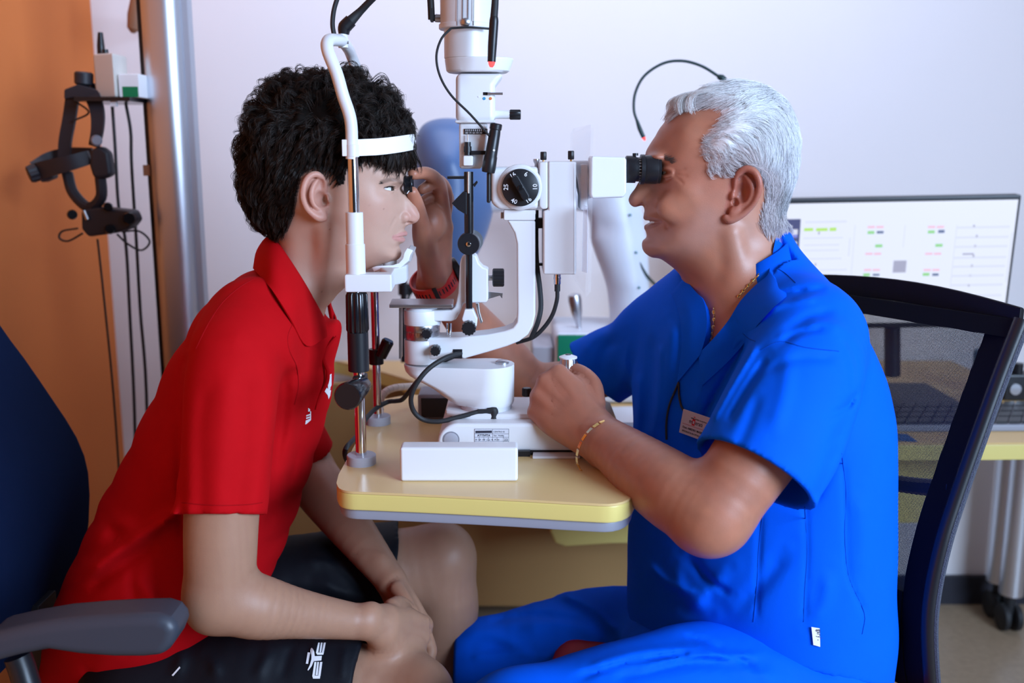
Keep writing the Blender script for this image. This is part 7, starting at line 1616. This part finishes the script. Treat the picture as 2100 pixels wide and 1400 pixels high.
w1 = wave(dp.outputs['Value'], 0.0021, 0.0); w2 = wave(sep.outputs['Z'], 0.0018, 0.0)
g1 = N.new('ShaderNodeMath'); g1.operation = 'GREATER_THAN'; g1.inputs[1].default_value = 0.0; L.new(w1, g1.inputs[0]); g2 = N.new('ShaderNodeMath'); g2.operation = 'GREATER_THAN'; g2.inputs[1].default_value = 0.0; L.new(w2, g2.inputs[0])
hole = N.new('ShaderNodeMath'); hole.operation = 'MULTIPLY'; L.new(g1.outputs[0], hole.inputs[0]); L.new(g2.outputs[0], hole.inputs[1])
inv = N.new('ShaderNodeMath'); inv.operation = 'SUBTRACT'; inv.inputs[0].default_value = 1.0; L.new(hole.outputs[0], inv.inputs[1]); L.new(inv.outputs[0], bs_.inputs['Alpha'])
def back_pt(i, t, off=0.0):
    P = near_post[i]*(1 - t) + far_post[i]*t; return P - FW*(0.028*math.sin(math.pi*t)) + FW*off
NP = spline(near_post, 3); FP = [p + dvec for p in NP]; nt_ = 16; vs, fs = [], []
for i in range(len(NP)):
    for j in range(nt_ + 1):
        t = j/nt_; vs.append(NP[i]*(1 - t) + FP[i]*t - FW*0.028*math.sin(math.pi*t))
for i in range(len(NP) - 1):
    for j in range(nt_): a = i*(nt_ + 1) + j; fs.append((a, a + 1, a + nt_ + 2, a + nt_ + 1))
obj('mesh_fabric', MB().add(vs, fs), mm, DC)
# solid border of the fabric and the support behind it
def border(t0, t1, i0, i1, off=-0.004):
    rows = []
    for i in range(i0, i1 + 1):
        rows.append([NP[i]*(1 - t) + FP[i]*t - FW*0.028*math.sin(math.pi*t) - FW*o for t, o in ((t0, off), (t1, off), (t1, off - 0.003), (t0, off - 0.003))])
    return MB().rings(rows)
mesh_edge = mat('mesh_edge', (0.006, 0.006, 0.009), 0.8, spec=0.15)
obj('side_border', border(0.0, 0.10, 0, len(NP) - 1), mesh_edge, DC); obj('side_border', border(0.90, 1.0, 0, len(NP) - 1), mesh_edge, DC)
obj('top_border', border(0.0, 1.0, 0, 1), mesh_edge, DC); obj('lower_panel', border(0.10, 0.90, 16, len(NP) - 1, -0.006), mesh_edge, DC)
mid = lambda i, t, o: NP[i]*(1 - t) + FP[i]*t - FW*(0.028*math.sin(math.pi*t) - o)
sp0 = mid(12, 0.5, -0.03)
for t in (0.03, 0.97): obj('lumbar_arm', MB().tube([mid(9, t, -0.006), mid(10, 0.5 + (t - 0.5)*0.6, -0.022), mid(11, 0.5, -0.032)], 0.013, 10), black, DC)
obj('back_spine', MB().tube([mid(10, 0.5, -0.034), mid(14, 0.5, -0.040), mid(20, 0.5, -0.040), V((0.52, 1.56, 0.42)), V((0.42, 1.50, 0.40))], 0.024, 10), black, DC)
red_seat = mat('red_upholstery', (0.33, 0.012, 0.012), 0.7, bump=0.1, bscale=700)
s_ = Sdf(); s_.add(lambda X: np.linalg.norm(np.maximum(np.abs(X - V((0.33, 1.47, 0.435))) - V((0.22, 0.19, 0.012)), 0), axis=1) - 0.045, V((0.0, 1.2, 0.34)), V((0.66, 1.75, 0.52)), 0)
net_obj('seat', [surface_net(s_, V((0.04, 1.21, 0.36)), V((0.62, 1.73, 0.51)), 0.008)], red_seat, DC)
obj('gas_lift', MB().cyl((0.34, 1.47, 0.09), (0.34, 1.47, 0.385), 0.025), black, DC)
for k in range(5):
    q = R(72*k + 50); e_ = V((0.34 + 0.24*math.cos(q), 1.47 + 0.24*math.sin(q), 0.065)); f_ = obj('base_leg', MB().tube([(0.34, 1.47, 0.10), (V((0.34, 1.47, 0.10)) + e_)/2, e_], [0.022, 0.018, 0.014], 10), black, DC)
    obj('caster', MB().cyl(e_ + V((-0.02, 0, -0.037)), e_ + V((0.02, 0, -0.037)), 0.028), black_rubber, f_)

# ================================================================== second instrument on the desk
YI = 2.32
IN = thing('eye_instrument', 'white S-necked eye instrument with a blue-grey head behind the slit lamp', 'eye instrument', V((0.25, 2.3, DZ)))
neck = Pillow([(1330, 720), (1250, 720), (1250, 655), (1247, 610), (1240, 575), (1224, 530), (1211, 490), (1206, 440), (1208, 390), (1225, 350), (1255, 338), (1285, 350), (1305, 390), (1318, 440), (1327, 500), (1331, 570), (1331, 650)],
              [(1265, 400, .055), (1260, 450, .060), (1275, 520, .062), (1290, 580, .062), (1292, 640, .062), (1290, 690, .062), (1235, 460, .045), (1300, 450, .045), (1262, 590, .045)], YI, out_px=8, Rc=0.07, step=0.003, closed=True, far_px=40, flat_in=True, wmax=0.065)
s_ = Sdf(); s_.add(neck, neck.blo, neck.bhi, 0); inst_w = mat('instrument_pale', (0.70, 0.73, 0.80), 0.4)
s_.chain([at(1250, 395, YI), at(1150, 400, YI), at(1050, 400, YI + 0.02), at(960, 400, YI + 0.02)], [.045, .035, .035, .05], k=0.02)
net_obj('neck', [surface_net(s_, V((at(930, 400, YI)[0], YI - 0.09, DZ + 0.10)), V((at(1345, 400, YI)[0], YI + 0.10, at(1250, 325, YI)[2])), 0.005)], inst_w, IN)
YB2 = 2.34
bowl = Pillow([(850, 420), (849, 330), (853, 282), (870, 254), (900, 243), (940, 244), (975, 262), (1000, 300), (1013, 350), (1014, 410), (1004, 462), (986, 508), (965, 550), (948, 590), (925, 610), (890, 600), (866, 550), (855, 490)],
              [(930, 330, .12), (930, 420, .125), (900, 400, .11), (970, 400, .10), (920, 500, .10), (910, 290, .085), (960, 320, .09)], YB2, out_px=10, Rc=0.09, step=0.004, closed=True, far_px=50, flat_in=True, wmax=0.13)
s_ = Sdf(); s_.add(bowl, bowl.blo, bowl.bhi, 0)
net_obj('head', [surface_net(s_, bowl.blo - 0.01, bowl.bhi + 0.01, 0.006)], mat('blue_grey_shell', (0.085, 0.155, 0.32), 0.38), IN)
a_ = at(1138, 683, 2.20); b_ = at(1348, 683, 2.20); bt_ = float(a_[2]); a_[2] = DZ
obj('base', MB().box((a_[0], 2.20, DZ), (b_[0], 2.44, bt_)), inst_w, IN, bevel=0.012, seg=3)
obj('green_panel', MB().box((a_[0] + 0.006, 2.195, DZ + 0.03), (a_[0] + 0.14, 2.22, bt_ - 0.004)), mat('emerald', (0.0, 0.20, 0.10), 0.4), IN, bevel=0.003)
obj('grey_foot', MB().box((a_[0] - 0.05, 2.22, DZ), (a_[0] - 0.002, 2.40, bt_ - 0.035)), grey_light, IN, bevel=0.004)
jb, jt2 = at(1187, 668, 2.27), at(1177, 602, 2.27); L_ = np.linalg.norm(jt2 - jb)
obj('joystick', MB().lathe(jb, jt2, [(0, 0.006), (0.01, 0.007), (L_*0.45, 0.013), (L_*0.8, 0.0155), (L_*0.95, 0.014), (L_, 0.008)]), steel, IN)
obj('joystick_foot', MB().cyl((jb[0], jb[1], bt_ - 0.002), jb + V((0, 0, 0.004)), 0.006), steel, IN)
for x_, y_ in ((1293, 441), (1305, 518), (1311, 590)):
    c_ = at(x_, y_, YI - 0.062); obj('shell_screw', MB().cyl(c_, c_ + V((0, 0.03, 0)), 0.0028, n=10), mat('teal_screw', (0.05, 0.2, 0.22), 0.4), IN)
obj('neck_ring', MB().lathe(at(1291, 656, YI), at(1291, 600, YI), [(0, 0.046), (0.003, 0.047), (0.006, 0.046)], 32), offwhite, IN)
obj('chin_pole', MB().cyl(at(828, 742, 2.30), at(828, 575, 2.30), 0.007), black, IN); obj('pole_clamp', MB().cyl(at(829, 604, 2.30), at(829, 582, 2.30), 0.014).cyl(at(829, 592, 2.30), at(850, 592, 2.30), 0.009), black, IN)
obj('pole_cable', MB().tube([at(845, 598, 2.30), at(838, 610, 2.30), at(835, 640, 2.30), at(838, 690, 2.31)], 0.003, 8), dgreen, IN)
obj('side_cable', MB().tube([at(1306, 530, YI - 0.05), at(1325, 563, YI - 0.04), at(1345, 585, YI), at(1370, 612, YI + 0.02), at(1400, 660, YI + 0.05)], 0.0035, 8), dgreen, IN)
obj('handle', MB().tube([at(1368, 571, YI + 0.1), at(1385, 572, YI + 0.1), at(1420, 578, YI + 0.1)], 0.009, 10).cyl(at(1420, 578, YI + 0.1), V((at(1420, 578, YI + 0.1)[0], YI + 0.1, DZ)), 0.008), grey, IN)
for (x0, y0, x1, h_, lab) in ((696, 735, 742, 0.05, 'low grey box on the desk beside the black grip of the chin rest'), (798, 735, 838, 0.045, 'lilac-grey box on the desk behind the far chin rest pole')):
    p0_, p1_ = onz(x0, y0, DZ), onz(x1, y0, DZ)
    bx_ = thing('device_box', lab, 'box', (p0_ + p1_)/2, 'small boxes on the back desk')
    obj('case', MB().box((p0_[0], p0_[1], DZ), (p1_[0], p0_[1] + 0.09, DZ + h_)), mat('lilac_grey', (0.20, 0.18, 0.24), 0.5), bx_, bevel=0.004); obj('vent', MB().box((p0_[0] + 0.008, p0_[1] - 0.001, DZ + 0.008), (p1_[0] - 0.008, p0_[1] + 0.004, DZ + 0.014)), black, bx_)
# folded white sheet on the desk end beyond the table
q = [onz(1262, 880, DZ), onz(1400, 884, DZ), onz(1400, 832, DZ), onz(1250, 836, DZ)]
tag(obj('paper_sheet', MB().prism(q, (0, 0, 0.002)), mat('paper_white', (0.72, 0.74, 0.80), 0.6)), 'white paper sheet on the desk beyond the yellow table', 'paper')
